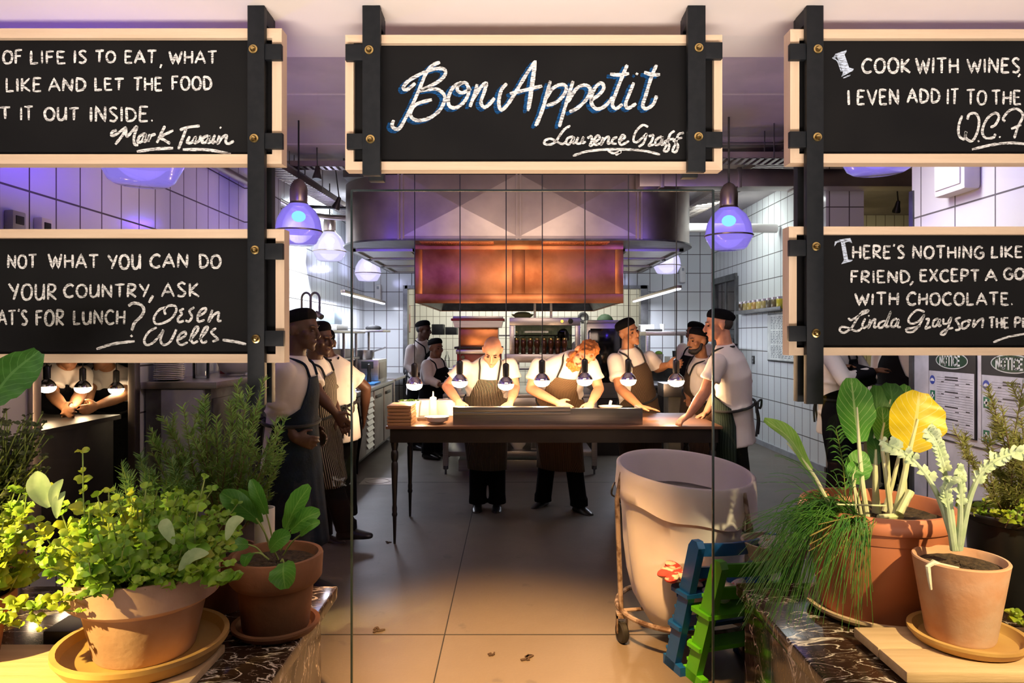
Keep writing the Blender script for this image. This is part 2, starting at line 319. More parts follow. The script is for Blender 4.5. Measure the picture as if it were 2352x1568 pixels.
MAT = dict(
    white_plaster=M('white_plaster', (.78, .72, .68), .9, c2=(.74, .68, .64), scale=2, bump=.03),
    concrete=M('ceiling_concrete', (.52, .47, .46), .85, c2=(.40, .36, .36), scale=1.4, bump=.1, bscale=12, detail=8),
    tile=M_tile('white_wall_tile', (.80, .82, .82), (.10, .09, .085), .225, .335),
    tile_near=M_tile('white_wall_tile_large', (.76, .74, .76), (.12, .11, .11), .38, .40),
    tile_warm=M_tile('cream_wall_tile', (.86, .84, .70), (.30, .27, .2), .15, .25, var=.06),
    floor=M_floor('polished_concrete_floor'),
    black=M('black_painted_steel', (.007, .009, .012), .5, c2=(.010, .012, .015), scale=30, spec=.22),
    board=M('chalkboard_paint', (.007, .007, .008), .8, c2=(.012, .012, .012), scale=3, spec=.12, thr=(.3, .8)),
    pine_x=M_wood('pale_pine_lengthwise', (.76, .58, .41), (.66, .48, .32), 'x'),
    pine_z=M_wood('pale_pine_upright', (.76, .58, .41), (.66, .48, .32), 'z'),
    brass=M('brass', (.62, .45, .18), .25, 1, c2=(.5, .36, .14)),
    chalk=M_chalk('white_chalk', (.86, .86, .84)), chalk_blue=M_chalk('blue_chalk', (.012, .07, .20)), chalk_pale=M_chalk('pale_blue_chalk', (.62, .72, .88)),
    glass=M_glass('clear_pane_glass', (.97, .985, .98), 1.32), jar_glass=M_glass('jar_glass', (.93, .95, .95), 1.5),
    edge=M('glass_edge', (.025, .04, .045), .25, c2=(.015, .03, .03), spec=.4),
    steel=M('brushed_steel', (.56, .54, .53), .30, 1, c2=(.48, .46, .46), scale=2, stretch=(1, 40, 40)),
    steel_dull=M('galvanised_steel', (.50, .43, .385), .34, 1, c2=(.36, .31, .285), scale=2.4, thr=(.35, .65)),
    steel_dark=M('dark_grey_steel', (.16, .16, .16), .4, .8, c2=(.11, .11, .11)),
    copper=M('polished_copper', (.76, .31, .12), .30, 1, c2=(.36, .115, .04), scale=2.6, detail=9, thr=(.36, .66), bump=.10, bscale=2.5),
    iron=M('dark_cast_metal', (.022, .020, .019), .4, .3, c2=(.03, .027, .025)),
    dark=M('matt_black', (.008, .008, .009), .7, c2=(.012, .012, .012)),
    porcelain=M('white_porcelain', (.84, .82, .79), .18, c2=(.80, .78, .75)),
    plastic_white=M('white_plastic', (.82, .80, .77), .4, c2=(.78, .76, .73)),
    plastic_grey=M('grey_plastic', (.35, .36, .38), .5), black_plastic=M('black_plastic', (.012, .012, .013), .3),
    red=M('red_enamel', (.42, .02, .02), .3, c2=(.35, .015, .015)),
    table=M('black_table_paint', (.012, .010, .010), .35, c2=(.02, .017, .015), scale=5),
    table_top=M_wood('oiled_table_top', (.20, .10, .055), (.14, .065, .035), 'x', .38),
    board_wood=M_wood('serving_board_wood', (.42, .22, .09), (.30, .15, .06), 'x', .5),
    slats=M_wood('pale_plank_wood', (.66, .46, .27), (.52, .34, .18), 'x', .6),
    terracotta=M('terracotta', (.34, .17, .11), .8, c2=(.46, .29, .21), scale=5, bump=.15, detail=7, thr=(.35, .7)),
    terracotta_old=M('weathered_terracotta', (.27, .105, .045), .8, c2=(.17, .075, .035), scale=4, bump=.2, detail=8, thr=(.4, .62)),
    terracotta_pale=M('limey_terracotta', (.56, .28, .16), .85, c2=(.60, .40, .30), scale=5, bump=.15, detail=7, thr=(.4, .62)),
    terracotta_plastic=M('terracotta_plastic', (.50, .17, .085), .5, c2=(.46, .15, .075), scale=3),
    saucer_yellow=M('ochre_saucer_glaze', (.52, .31, .10), .55, c2=(.40, .22, .07), scale=5, thr=(.4, .65)),
    saucer_pale=M('pale_clay_saucer', (.56, .40, .25), .7, c2=(.46, .31, .18), scale=6),
    soil=M('dark_soil', (.030, .018, .010), .95, c2=(.07, .042, .022), scale=60, bump=.8, bscale=90),
    marble=M_marble('dark_veined_marble'),
    linen=M('white_laundry_cloth', (.74, .70, .72), .9, c2=(.68, .64, .66), scale=3, bump=.1, bscale=9, sheen=.2),
    blue=M('blue_lacquered_wood', (.004, .07, .26), .38, c2=(.003, .055, .21), scale=4),
    green=M('green_lacquered_wood', (.09, .42, .012), .38, c2=(.075, .37, .01), scale=4),
    rust=M('worn_white_tube', (.34, .27, .23), .5, .4, c2=(.10, .06, .04), scale=18, thr=(.45, .6)),
    rubber=M('black_rubber', (.010, .010, .010), .55),
    cable=M('black_cable', (.008, .008, .008), .5),
    bulb_hot=M_emit('hot_bulb_face', (1, .78, .50), 26), led=M_emit('led_tube', (.82, .84, 1), 9),
    mirror=M('mirrored_bulb_glass', (.80, .76, .74), .06, 1, c2=(.76, .72, .70)),
    lamp_cap=M('spun_aluminium', (.40, .33, .29), .32, 1, c2=(.32, .26, .23)),
    violet_glass=M_glow_glass('violet_prism_glass', (.34, .25, 1.0), 1.3, (.75, .68, 1), .62),
    pale_glass=M_glow_glass('pale_prism_glass', (.66, .62, 1.0), 1.6, (.9, .88, 1), .7),
    violet_core=M_emit('blue_lamp_core', (.03, .42, 1), 7),
    spot_face=M_emit('small_spot_face', (.85, .92, 1), 14),
    orange_led=M_emit('orange_pilot_light', (1, .25, .02), 8),
)
# ================================================================== the setting
LX, RX, BY, CZ, GY = -2.65, 3.56, 12.5, 3.5, 2.9      # left wall, right wall, rear wall, kitchen ceiling, glass line
m = MB(); m.quad((-6, -3, 0), (8, -3, 0), (8, 18, 0), (-6, 18, 0)); fl = struct(m.build('floor', MAT['floor']))
mj = MB()
for y in (3.62, 7.4, 10.9): mj.box((LX, y - .004, -.002), (RX, y + .004, .0012))
for x in (-.35, 1.65): mj.box((x - .003, 2.9, -.002), (x + .003, 12.4, .0012))
struct(mj.build('trim_1', MAT['dark']))
# dining ceiling, with its edge just past the glass; the kitchen ceiling is higher
m = MB(); m.box((-6, -3, 2.80), (6, 3.12, 2.92)); m.box((-6, 3.06, 2.92), (6, 3.12, 3.6)); struct(m.build('ceiling', MAT['white_plaster']))
m = MB(); m.box((-6, 3.12, CZ), (8, 17, CZ + .1))
for y in (5.6, 7.05): m.box((LX, y, CZ - .012), (RX, y + .05, CZ))
struct(m.build('ceiling_kitchen', MAT['concrete']))
def wall_x(x, y0, y1, z0, z1, mb, back=.12, sgn=1, uvs=1):
    mb.quad((x, y0, z0), (x, y1, z0), (x, y1, z1), (x, y0, z1), y1 - y0, z1 - z0, y0, z0)
def wall_y(y, x0, x1, z0, z1, mb):
    mb.quad((x0, y, z0), (x1, y, z0), (x1, y, z1), (x0, y, z1), x1 - x0, z1 - z0, x0, z0)
# left wall, with a serving hatch cut in its near part
m = MB(); HY0, HY1, HZ0, HZ1 = 3.86, 4.86, .30, 1.62
wall_x(LX, 2.9, HY0, 0, CZ, m); wall_x(LX, HY1, BY, 0, CZ, m); wall_x(LX, HY0, HY1, 0, HZ0, m); wall_x(LX, HY0, HY1, HZ1, CZ, m)
struct(m.build('wall_left', MAT['tile'], smooth=0))
m = MB(); m.quad((-4.6, 3, 0), (-4.6, 8, 0), (-4.6, 8, 3), (-4.6, 3, 3)); m.quad((-4.6, 7.4, 0), (LX - .01, 7.4, 0), (LX - .01, 7.4, 3), (-4.6, 7.4, 3)); struct(m.build('wall_annex', MAT['dark'], smooth=0))
m = MB(); m.box((LX - .02, HY0 - .05, HZ0), (LX + .03, HY0 + .02, HZ1), .004); m.box((LX - .02, HY1 - .02, HZ0), (LX + .03, HY1 + .05, HZ1), .004)
m.box((LX - .02, HY0, HZ1 - .03), (LX + .03, HY1, HZ1 + .03), .004); struct(m.build('trim_2', MAT['steel_dull']))
# shallow pier on the left wall between the hatch and the cooking line
m = MB(); wall_y(6.9, LX, LX + .16, 0, CZ, m); wall_x(LX + .16, 6.9, 7.5, 0, CZ, m); struct(m.build('wall_left_pier', MAT['tile'], smooth=0))
# right wall: tiled run from 7.9 to the rear wall, with a steel door near the corner
DY0, DY1, DZ = 11.0, 12.25, 2.5
m = MB(); wall_x(RX, 7.9, DY0, 0, CZ, m); wall_x(RX, DY1, BY, 0, CZ, m); wall_x(RX, DY0, DY1, DZ, CZ, m)
wall_y(7.9, RX, 3.99, 0, CZ, m); struct(m.build('wall_right', MAT['tile'], smooth=0))
m = MB(); m.box((RX + .0, 7.9, 0), (RX + .05, 12.5, .06)); m.box((RX - .02, 7.9, 0), (RX, DY0, .07)); struct(m.build('baseboard_right', MAT['plastic_grey']))
m = MB(); m.box((RX - .04, DY0 - .05, 0), (RX + .05, DY0 + .03, DZ)); m.box((RX - .04, DY1 - .03, 0), (RX + .05, DY1 + .05, DZ)); m.box((RX - .04, DY0, DZ - .05), (RX + .05, DY1, DZ + .05)); m.box((RX, 11.58, 0), (RX + .03, 11.66, DZ)); m.box((RX, DY0, 1.0), (RX + .03, DY1, 1.08))
dr = struct(m.build('door_1', MAT['steel_dark']))
m = MB(); m.box((RX + .012, DY0, 0), (RX + .018, DY1, DZ)); m.build('pane', MAT['glass'], dr)
m = MB(); m.tube([(RX - .03, 11.52, 1.2), (RX - .09, 11.52, 1.22), (RX - .09, 11.52, 1.5), (RX - .03, 11.52, 1.52)], .012); m.build('door_handle', MAT['steel'], dr)
m = MB(); m.box((RX + 1.2, 10, 0), (RX + 1.25, 14, CZ)); struct(m.build('wall_passage', MAT['tile_warm']))
# side room at the right, seen past the end of the tiled wall
m = MB(); wall_y(11.2, 3.6, 7, 0, CZ, m); struct(m.build('wall_side_room', MAT['tile_warm'], smooth=0))
# near wall at the right that carries the notices
NX = 2.9
m = MB(); wall_x(NX, 2.92, 5.05, 1.6, CZ, m); wall_y(5.05, NX, NX + .12, 1.6, CZ, m); struct(m.build('wall_right_near', MAT['tile_near'], smooth=0))
m = MB(); m.quad((NX, 2.92, 0), (NX, 5.05, 0), (NX, 5.05, 1.6), (NX, 2.92, 1.6)); m.quad((NX, 5.05, 0), (NX + .12, 5.05, 0), (NX + .12, 5.05, 1.6), (NX, 5.05, 1.6))
struct(m.build('wall_right_panel', M('grey_laminate_panel', (.50, .48, .52), .3), smooth=0))
m = MB(); m.box((NX - .004, 2.92, .85), (NX + .002, 5.05, .862))
for y in (4.86, 4.42, 3.98, 3.5): m.box((NX - .004, y - .004, 0), (NX + .002, y + .004, .85))
m.box((NX - .012, 5.02, 0), (NX + .03, 5.07, 2.6)); struct(m.build('trim_3', MAT['steel_dark']))
# rear wall with the wide opening to the kitchen behind
OX0, OX1, OZ = -1.92, 2.42, 2.46
m = MB(); wall_y(BY, LX, OX0, 0, CZ, m); wall_y(BY, OX1, RX, 0, CZ, m); wall_y(BY, OX0, OX1, OZ, CZ, m); struct(m.build('wall_rear', MAT['tile'], smooth=0))
m = MB(); m.box((OX0 - .03, BY - .05, 0), (OX0 + .05, BY + .15, OZ)); m.box((OX1 - .12, BY - .05, 0), (OX1 + .02, BY + .15, OZ)); m.box((OX0, BY - .05, OZ - .06), (OX1, BY + .15, OZ)); struct(m.build('trim_4', MAT['steel_dark']))
m = MB(); wall_y(15.9, -4.5, 4.5, 0, CZ, m); struct(m.build('wall_back_kitchen', MAT['tile_warm'], smooth=0))
# ------------------------------------------------------------------ glass screen between dining room and kitchen
def pane_x(x0, x1, z0, z1, y=GY, t=.010):
    m = MB(); m.quad((x0, y, z0), (x1, y, z0), (x1, y, z1), (x0, y, z1)); return m
gl = struct(pane_x(-5.5, -.667, 0, 2.8).build('window_1', MAT['glass'], smooth=0))
m = MB(); m.box((-.671, GY - .006, 0), (-.663, GY + .006, 2.157)); m.build('glass_edge', MAT['edge'], gl)
gl = struct(pane_x(.837, 5.5, 0, 2.8).build('window_2', MAT['glass'], smooth=0))
m = MB(); m.box((.833, GY - .006, 0), (.841, GY + .006, 2.157)); m.build('glass_edge', MAT['edge'], gl)
gl = struct(pane_x(-.667, .837, 2.157, 2.8).build('window_3', MAT['glass'], smooth=0))
m = MB(); m.box((-.667, GY - .005, 2.153), (.837, GY + .005, 2.160)); m.build('glass_edge', MAT['edge'], gl)
# ------------------------------------------------------------------ marble ledges under the plants (dining side)
def ledge(name, label, lo, hi, top, over):
    r = thing(name, label, 'ledge', ((lo[0] + hi[0]) / 2, (lo[1] + hi[1]) / 2, 0))
    c = r.location
    m = MB(); m.box((lo[0] - c.x, lo[1] - c.y, top - .05), (hi[0] - c.x, hi[1] - c.y, top), .008); m.build('slab', MAT['marble'], r)
    m = MB(); m.box((lo[0] - c.x + over[0], lo[1] - c.y, 0), (hi[0] - c.x - over[1], hi[1] - c.y - .05, top - .0505), .003); m.build('body', MAT['marble'], r)
    return r
LT = .526; RT = .54
ledge('marble_ledge', 'dark veined marble ledge carrying the herb pots left of the doorway', (-3.2, 1.3), (-.715, 2.86), LT, (0, .055))
ledge('marble_ledge', 'dark veined marble ledge carrying the chard pot right of the doorway', (.918, 1.3), (3.4, 2.86), RT, (.02, 0))
# floor drain and litter
r = thing('floor_drain', 'round steel drain set in the concrete floor left of the pass table', 'drain', tuple(at(868, 1104, 7.45)[:2]) + (0,))
m = MB(); m.lathe([(.0, .001), (.11, .002), (.115, .006), (.13, .006), (.135, .001)], n=30); m.box((-.17, -.17, -.002), (.17, .17, .002)); m.build('grate', MAT['steel_dull'], r)
for i, (px, py, s) in enumerate(((890, 1246, .02), (868, 1447, .03), (1215, 1510, .035), (1128, 1503, .02))):
    d = CH * F / (py - HY); p = at(px, py, d); m = MB()
    for k in range(5):
        a = random.uniform(0, 6.3); q = Vector((random.uniform(-s, s), random.uniform(-s, s) * .7, .004)); m.box(q - Vector((s * .5, s * .2, .003)), q + Vector((s * .5, s * .2, .003)), .001, Matrix.Rotation(a, 4, 'Z'))
    o = m.build('dry_leaf', M('dead_leaf_%s' % 'abcd'[i], (.05, .03, .02), .9), loc=(p.x, p.y, 0))
    tag(o, ['pale scrap lying on the floor by the table leg', 'dry twig scrap on the floor inside the doorway at left', 'larger brown scrap in the warm pool of floor light', 'small brown scrap beside the larger one on the lit floor'][i], 'litter', 'scraps on the floor')
# ================================================================== chalkboard signs
FD, BD, PD = 2.66, 2.683, 2.63       # front of the frames, chalk surface, front of the black posts
def hx(px, d=FD): return (px - HX) * d / F
def hz(py, d=FD): return CH - (py - HY) * d / F
GLY = {
 'A': (.85, [[(0, 0), (.42, 1), (.85, 0)], [(.17, .36), (.68, .36)]]), 'B': (.7, [[(.05, 0), (.05, 1)], [(.05, 1), (.5, .95), (.55, .7), (.1, .52), (.6, .42), (.6, .1), (.05, 0)]]),
 'C': (.75, [[(.75, .85), (.5, 1), (.2, .85), (.03, .5), (.15, .12), (.45, 0), (.75, .12)]]), 'D': (.75, [[(.05, 1), (.08, 0)], [(.02, 1), (.5, .88), (.72, .5), (.55, .12), (.08, 0)]]),
 'E': (.62, [[(.05, 1), (.05, 0)], [(.02, 1), (.6, .97)], [(.05, .52), (.5, .53)], [(.05, 0), (.62, .03)]]), 'F': (.6, [[(.07, 1), (.05, 0)], [(.02, .98), (.6, 1)], [(.06, .55), (.5, .56)]]),
 'G': (.8, [[(.72, .85), (.45, 1), (.15, .8), (.03, .45), (.2, .08), (.5, 0), (.75, .15), (.76, .45), (.45, .45)]]), 'H': (.72, [[(.06, 1), (.05, 0)], [(.68, 1), (.67, 0)], [(.05, .5), (.68, .52)]]),
 'I': (.15, [[(.08, 1), (.07, 0)]]), 'K': (.68, [[(.06, 1), (.05, 0)], [(.62, 1), (.08, .45), (.68, 0)]]), 'L': (.58, [[(.06, 1), (.05, 0), (.58, .03)]]),
 'M': (.95, [[(.02, 0), (.12, 1), (.47, .3), (.8, 1), (.93, 0)]]), 'N': (.78, [[(.05, 0), (.07, 1), (.7, .02), (.72, 1)]]),
 'O': (.82, [[(.42, 1), (.15, .85), (.03, .48), (.16, .1), (.42, 0), (.68, .12), (.8, .5), (.68, .86), (.4, 1)]]), 'P': (.65, [[(.07, 1), (.05, 0)], [(.02, 1), (.5, .95), (.62, .74), (.45, .5), (.06, .45)]]),
 'Q': (.82, []), 'R': (.7, [[(.07, 1), (.05, 0)], [(.02, 1), (.5, .95), (.6, .74), (.42, .52), (.08, .47), (.68, 0)]]), 'S': (.6, [[(.56, .88), (.3, 1), (.06, .8), (.3, .52), (.55, .28), (.35, .02), (.02, .08)]]),
 'T': (.75, [[(.38, 1), (.37, 0)], [(0, .97), (.75, 1)]]), 'U': (.74, [[(.05, 1), (.06, .3), (.2, .03), (.45, .05), (.64, .35), (.68, 1)], [(.68, 1), (.7, 0)]]), 'V': (.78, [[(0, 1), (.4, 0), (.78, 1)]]),
 'W': (1.05, [[(0, 1), (.3, 0), (.55, .8), (.78, 0), (1.05, 1)]]), 'X': (.7, [[(0, 1), (.7, 0)], [(.68, 1), (.02, 0)]]), 'Y': (.75, [[(0, 1), (.38, .5)], [(.75, 1), (.34, 0)]]),
 ',': (.2, [[(.16, .12), (.04, -.2)]]), '.': (.15, [[(.04, .03), (.12, .1)]]), "'": (.15, [[(.12, 1.12), (.06, .92)]]),
}
ROUND = set('BCDGOPRSU')
def ribbon(mb, pts, w, y, jit=.12):
    """chalk stroke as a flat strip lying on the board; pts are (x, z)"""
    P = [Vector((p[0], p[1])) for p in pts]; out = [P[0]]
    for a, b in zip(P, P[1:]):
        n = max(1, int((b - a).length / .010))
        out += [a.lerp(b, k / n) for k in range(1, n + 1)]
    P = out; L_ = []; R_ = []
    for i, p in enumerate(P):
        t = (P[min(i + 1, len(P) - 1)] - P[max(i - 1, 0)])
        if t.length < 1e-7: t = Vector((1, 0))
        t.normalize(); nrm = Vector((-t.y, t.x)); h = w * .5 * (1 + random.uniform(-jit, jit)) * (.7 if i in (0, len(P) - 1) else 1)
        L_.append((p.x + nrm.x * h, y, p.y + nrm.y * h)); R_.append((p.x - nrm.x * h, y, p.y - nrm.y * h))
    mb.sheet([L_, R_])
class Script:
    def __init__(s): s.mb = MB(); s.k = 0; s.parts = []
    def new(s, nm): s.mb = MB(); s.parts.append((nm, s.mb))
    def y(s): s.k += 1; return BD - .0006 - s.k * .000004
    def caps(s, text, x0, x1, yt, yb, w=5.5, dy=0):
        """printed capitals between two picture columns on the board"""
        s.new('chalk_word'); W = sum(GLY[c][0] + .22 for c in text) - .22; sx = (x1 - x0) / W; x = x0; n = len(text)
        for i, c in enumerate(text):
            gw, st = GLY[c]; o = dy * i / max(1, n - 1); tl = random.uniform(-.04, .04); hh = (yb - yt) * random.uniform(.94, 1.05)
            for q in st:
                pts = [(x + (px + tl * (pz - .5)) * sx, yb + o - pz * hh) for px, pz in q]
                if c in ROUND and len(pts) > 3: pts = [(v.x, v.y) for v in bez([(a, b, 0) for a, b in pts], 4)]
                ribbon(s.mb, [(hx(a, BD), hz(b, BD)) for a, b in pts], w * BD / F * random.uniform(.9, 1.1), s.y())
            x += (gw + .22) * sx
    def trace(s, strokes, k, ox, oy, w=6, dx=0, dy=0):
        """joined-up writing: strokes measured on an enlarged picture (k times, from ox, oy)"""
        s.new('chalk_script')
        for q in strokes:
            pts = [(ox + (a + dx) / k, oy + (b + dy) / k, 0) for a, b in q]
            if len(pts) > 2: pts = bez(pts, 6)
            ribbon(s.mb, [(hx(p[0], BD), hz(p[1], BD)) for p in pts], w * BD / F, s.y())
    def solid(s, polys, k, ox, oy):
        s.new('chalk_capital')
        for q in polys:
            pts = [(hx(ox + a / k, BD), s.y(), hz(oy + b / k, BD)) for a, b in q]
            s.mb.add(pts, [list(range(len(pts)))])
def sign(label, x0, x1, y0, y1, fw, fills):
    """x0..y1: outline of the frame front; fw: bar width (all in picture units, placed at the frame's depth)"""
    X0, X1, Z1, Z0, t = hx(x0), hx(x1), hz(y0), hz(y1), fw * FD / F
    c = Vector(((X0 + X1) / 2, FD, Z0)); r = thing('chalkboard_sign', label, 'sign', c, 'chalkboard signs on the glass screen')
    def O(m_, n_, mt, par=r):
        m_.v = [(v[0] - c.x, v[1] - c.y, v[2] - c.z) for v in m_.v]; return m_.build(n_, mt, par, smooth=25)
    m = MB(); m.prism([(X0, Z1), (X1, Z1), (X1 - t, Z1 - t), (X0 + t, Z1 - t)], (0, FD, 0), (1, 0, 0), (0, 0, 1), (0, .062, 0)); O(m, 'frame_bar', MAT['pine_x'])
    m = MB(); m.prism([(X0, Z0), (X1, Z0), (X1 - t, Z0 + t), (X0 + t, Z0 + t)], (0, FD, 0), (1, 0, 0), (0, 0, 1), (0, .062, 0)); O(m, 'frame_bar', MAT['pine_x'])
    m = MB(); m.prism([(X0, Z1), (X0, Z0), (X0 + t, Z0 + t), (X0 + t, Z1 - t)], (0, FD, 0), (1, 0, 0), (0, 0, 1), (0, .062, 0)); O(m, 'frame_bar', MAT['pine_z'])
    m = MB(); m.prism([(X1, Z1), (X1, Z0), (X1 - t, Z0 + t), (X1 - t, Z1 - t)], (0, FD, 0), (1, 0, 0), (0, 0, 1), (0, .062, 0)); O(m, 'frame_bar', MAT['pine_z'])
    m = MB(); m.box((X0 + t * .8, BD, Z0 + t * .8), (X1 - t * .8, BD + .02, Z1 - t * .8)); O(m, 'board', MAT['board'])
    for nm, s, mt in fills:
        for pn, mb_ in s.parts: O(mb_, nm if nm == 'lettering_shadow' else pn, MAT[mt])
    return r
# --- left upper
s = Script(); K1 = 2.94
for t, a, b, y0, y1 in (('OF', 7, 51, 116, 146), ('LIFE', 70, 150, 117, 146), ('IS', 170, 199, 117, 145), ('TO', 219, 265, 117, 143), ('EAT', 287, 359, 117, 145), ('WHAT', 389, 498, 117, 146),
                        ('LIKE', 14, 95, 180, 210), ('AND', 112, 197, 180, 209), ('LET', 218, 284, 179, 207), ('THE', 307, 372, 177, 208), ('FOOD', 395, 486, 176, 206),
                        ('LET', -52, 24, 246, 273), ('IT', 47, 76, 246, 276), ('OUT', 102, 181, 247, 276), ('INSIDE.', 207, 352, 246, 279), ('SECRET', -190, -18, 117, 146), ('WHAT', -140, -14, 247, 276), ('YOU', -92, -14, 180, 210)):
    if not t.startswith(('SECRET', 'YOU')) and not (t == 'WHAT' and a < 0): s.caps(t, a, b, y0, y1)
s.trace([[(1092, 435), (1082, 460)]], K1, 0, 0, 6)
s.trace([[(790, 880), (760, 890), (755, 915), (790, 905), (850, 862), (830, 910), (780, 975)], [(850, 868), (858, 920), (890, 890), (925, 855), (905, 930), (912, 975), (935, 978)], [(985, 900), (945, 920), (932, 958), (958, 955), (985, 905), (975, 955), (1000, 945)],
         [(1012, 905), (1000, 955), (1020, 918), (1052, 905)], [(1115, 850), (1090, 900), (1060, 965)], [(1172, 880), (1085, 925), (1110, 945), (1150, 970)], [(1215, 878), (1270, 860), (1350, 850)], [(1258, 870), (1235, 930), (1205, 1008)],
         [(1282, 920), (1265, 962), (1298, 960), (1322, 925), (1315, 965), (1345, 950), (1358, 915)], [(1408, 915), (1375, 930), (1365, 962), (1395, 958), (1418, 920), (1405, 962), (1428, 955)], [(1452, 910), (1435, 962), (1460, 955)], [(1486, 858), (1494, 866)],
         [(1482, 915), (1470, 970), (1500, 930), (1530, 915), (1525, 958), (1545, 970), (1580, 952)]], K1, 0, 0, 6.5)
s.trace([[(925, 1024), (1050, 1006), (1170, 1000)], [(1235, 1010), (1400, 1012), (1560, 1040)]], K1, 0, 0, 7)
sign('upper chalkboard sign at left, chalk lines ending OUT INSIDE', -420, 647, 65, 376, 22, [('chalk_lettering', s, 'chalk')])
# --- left lower
s = Script(); K2 = 3.36
for t, a, b, y0, y1 in (('NOT', 18, 84, 585, 615), ('WHAT', 112, 226, 584, 615), ('YOU', 248, 323, 584, 617), ('CAN', 345, 432, 584, 614), ('DO', 458, 507, 584, 615), ('YOUR', 21, 130, 653, 688), ('COUNTRY', 147, 342, 652, 682), ('ASK', 372, 457, 650, 681),
                        ("AT'S", -4, 63, 713, 746), ('FOR', 83, 147, 713, 747), ('LUNCH', 169, 287, 713, 744)): s.caps(t, a, b, y0, y1)
s.trace([[(1182, 600), (1150, 655)], [(992, 680), (1030, 658), (1085, 670), (1112, 710), (1090, 760), (1040, 810), (1018, 870)], [(1010, 905), (1022, 918)]], K2, 0, 500, 7)
s.trace([[(1280, 690), (1230, 710), (1190, 770), (1200, 815), (1250, 815), (1320, 780), (1360, 720), (1350, 680), (1300, 680), (1270, 710), (1278, 748)], [(1420, 700), (1390, 718), (1405, 742), (1375, 775), (1382, 805), (1420, 795)], [(1500, 690), (1462, 720), (1482, 760), (1460, 800), (1432, 792)],
         [(1530, 760), (1580, 730), (1590, 700), (1560, 705), (1528, 750), (1532, 800), (1580, 788)], [(1640, 710), (1610, 802), (1650, 750), (1690, 730), (1682, 790), (1710, 795)],
         [(1210, 845), (1150, 880), (1115, 940), (1130, 980), (1180, 965), (1240, 900), (1262, 868), (1240, 940), (1262, 980), (1310, 960), (1350, 890), (1362, 858)], [(1380, 940), (1430, 910), (1430, 880), (1390, 900), (1370, 950), (1400, 980), (1450, 960)],
         [(1460, 950), (1520, 880), (1530, 845), (1505, 850), (1475, 920), (1490, 965), (1530, 950)], [(1540, 940), (1590, 880), (1605, 845), (1580, 850), (1550, 920), (1565, 965), (1600, 950)], [(1668, 850), (1632, 880), (1655, 910), (1682, 938), (1640, 955)]], K2, 0, 500, 5.5)
s.trace([[(745, 1012), (880, 972), (1040, 952)], [(1718, 942), (1810, 955), (1900, 976)]], K2, 0, 500, 6.5)
sign('lower chalkboard sign at left, the one with a large question mark', -420, 653, 526, 833, 20, [('chalk_lettering', s, 'chalk')])
# --- centre
BON = [[(590, 365), (545, 385), (508, 430), (470, 520), (430, 610), (390, 690), (355, 750), (330, 758), (308, 738), (318, 705)],
       [(445, 488), (400, 525), (375, 520), (385, 495), (420, 465), (490, 428), (560, 405), (610, 405), (622, 432), (590, 472), (520, 512), (475, 532), (560, 522), (605, 545), (618, 582), (590, 645), (530, 692), (465, 708), (425, 692), (418, 655), (455, 610), (542, 585)],
       [(720, 482), (670, 510), (640, 570), (645, 622), (685, 632), (730, 600), (757, 550), (755, 510), (735, 485), (700, 500), (692, 530), (722, 545), (772, 520)], [(808, 495), (790, 560), (765, 628)], [(778, 590), (825, 518), (862, 488), (848, 545), (830, 600), (850, 630), (882, 610), (910, 575)],
       [(982, 490), (950, 530), (935, 600), (947, 645), (982, 620), (1035, 540), (1095, 440), (1150, 358)], [(1150, 355), (1135, 450), (1120, 550), (1106, 652)], [(1150, 365), (1140, 450), (1126, 550), (1112, 640)], [(1000, 550), (1085, 530), (1190, 505)],
       [(1238, 475), (1215, 560), (1190, 650), (1150, 740)], [(1232, 500), (1205, 600), (1160, 735)], [(1200, 600), (1250, 522), (1300, 497), (1332, 512), (1315, 560), (1270, 602), (1215, 620)],
       [(1372, 475), (1345, 560), (1315, 660), (1290, 745)], [(1340, 600), (1392, 520), (1442, 500), (1472, 525), (1452, 580), (1400, 632), (1350, 658)], [(1475, 592), (1530, 550), (1552, 512), (1532, 487), (1492, 530), (1478, 600), (1510, 640), (1560, 622), (1605, 570)],
       [(1690, 380), (1660, 450), (1625, 540), (1602, 610), (1622, 638), (1662, 612)], [(1588, 436), (1640, 440), (1700, 432)], [(1728, 485), (1702, 550), (1680, 610), (1695, 635), (1742, 608)], [(1740, 430), (1752, 438)], [(1862, 380), (1832, 450), (1798, 560), (1780, 620), (1802, 638), (1842, 612), (1862, 562)], [(1788, 425), (1835, 438), (1882, 438)]]
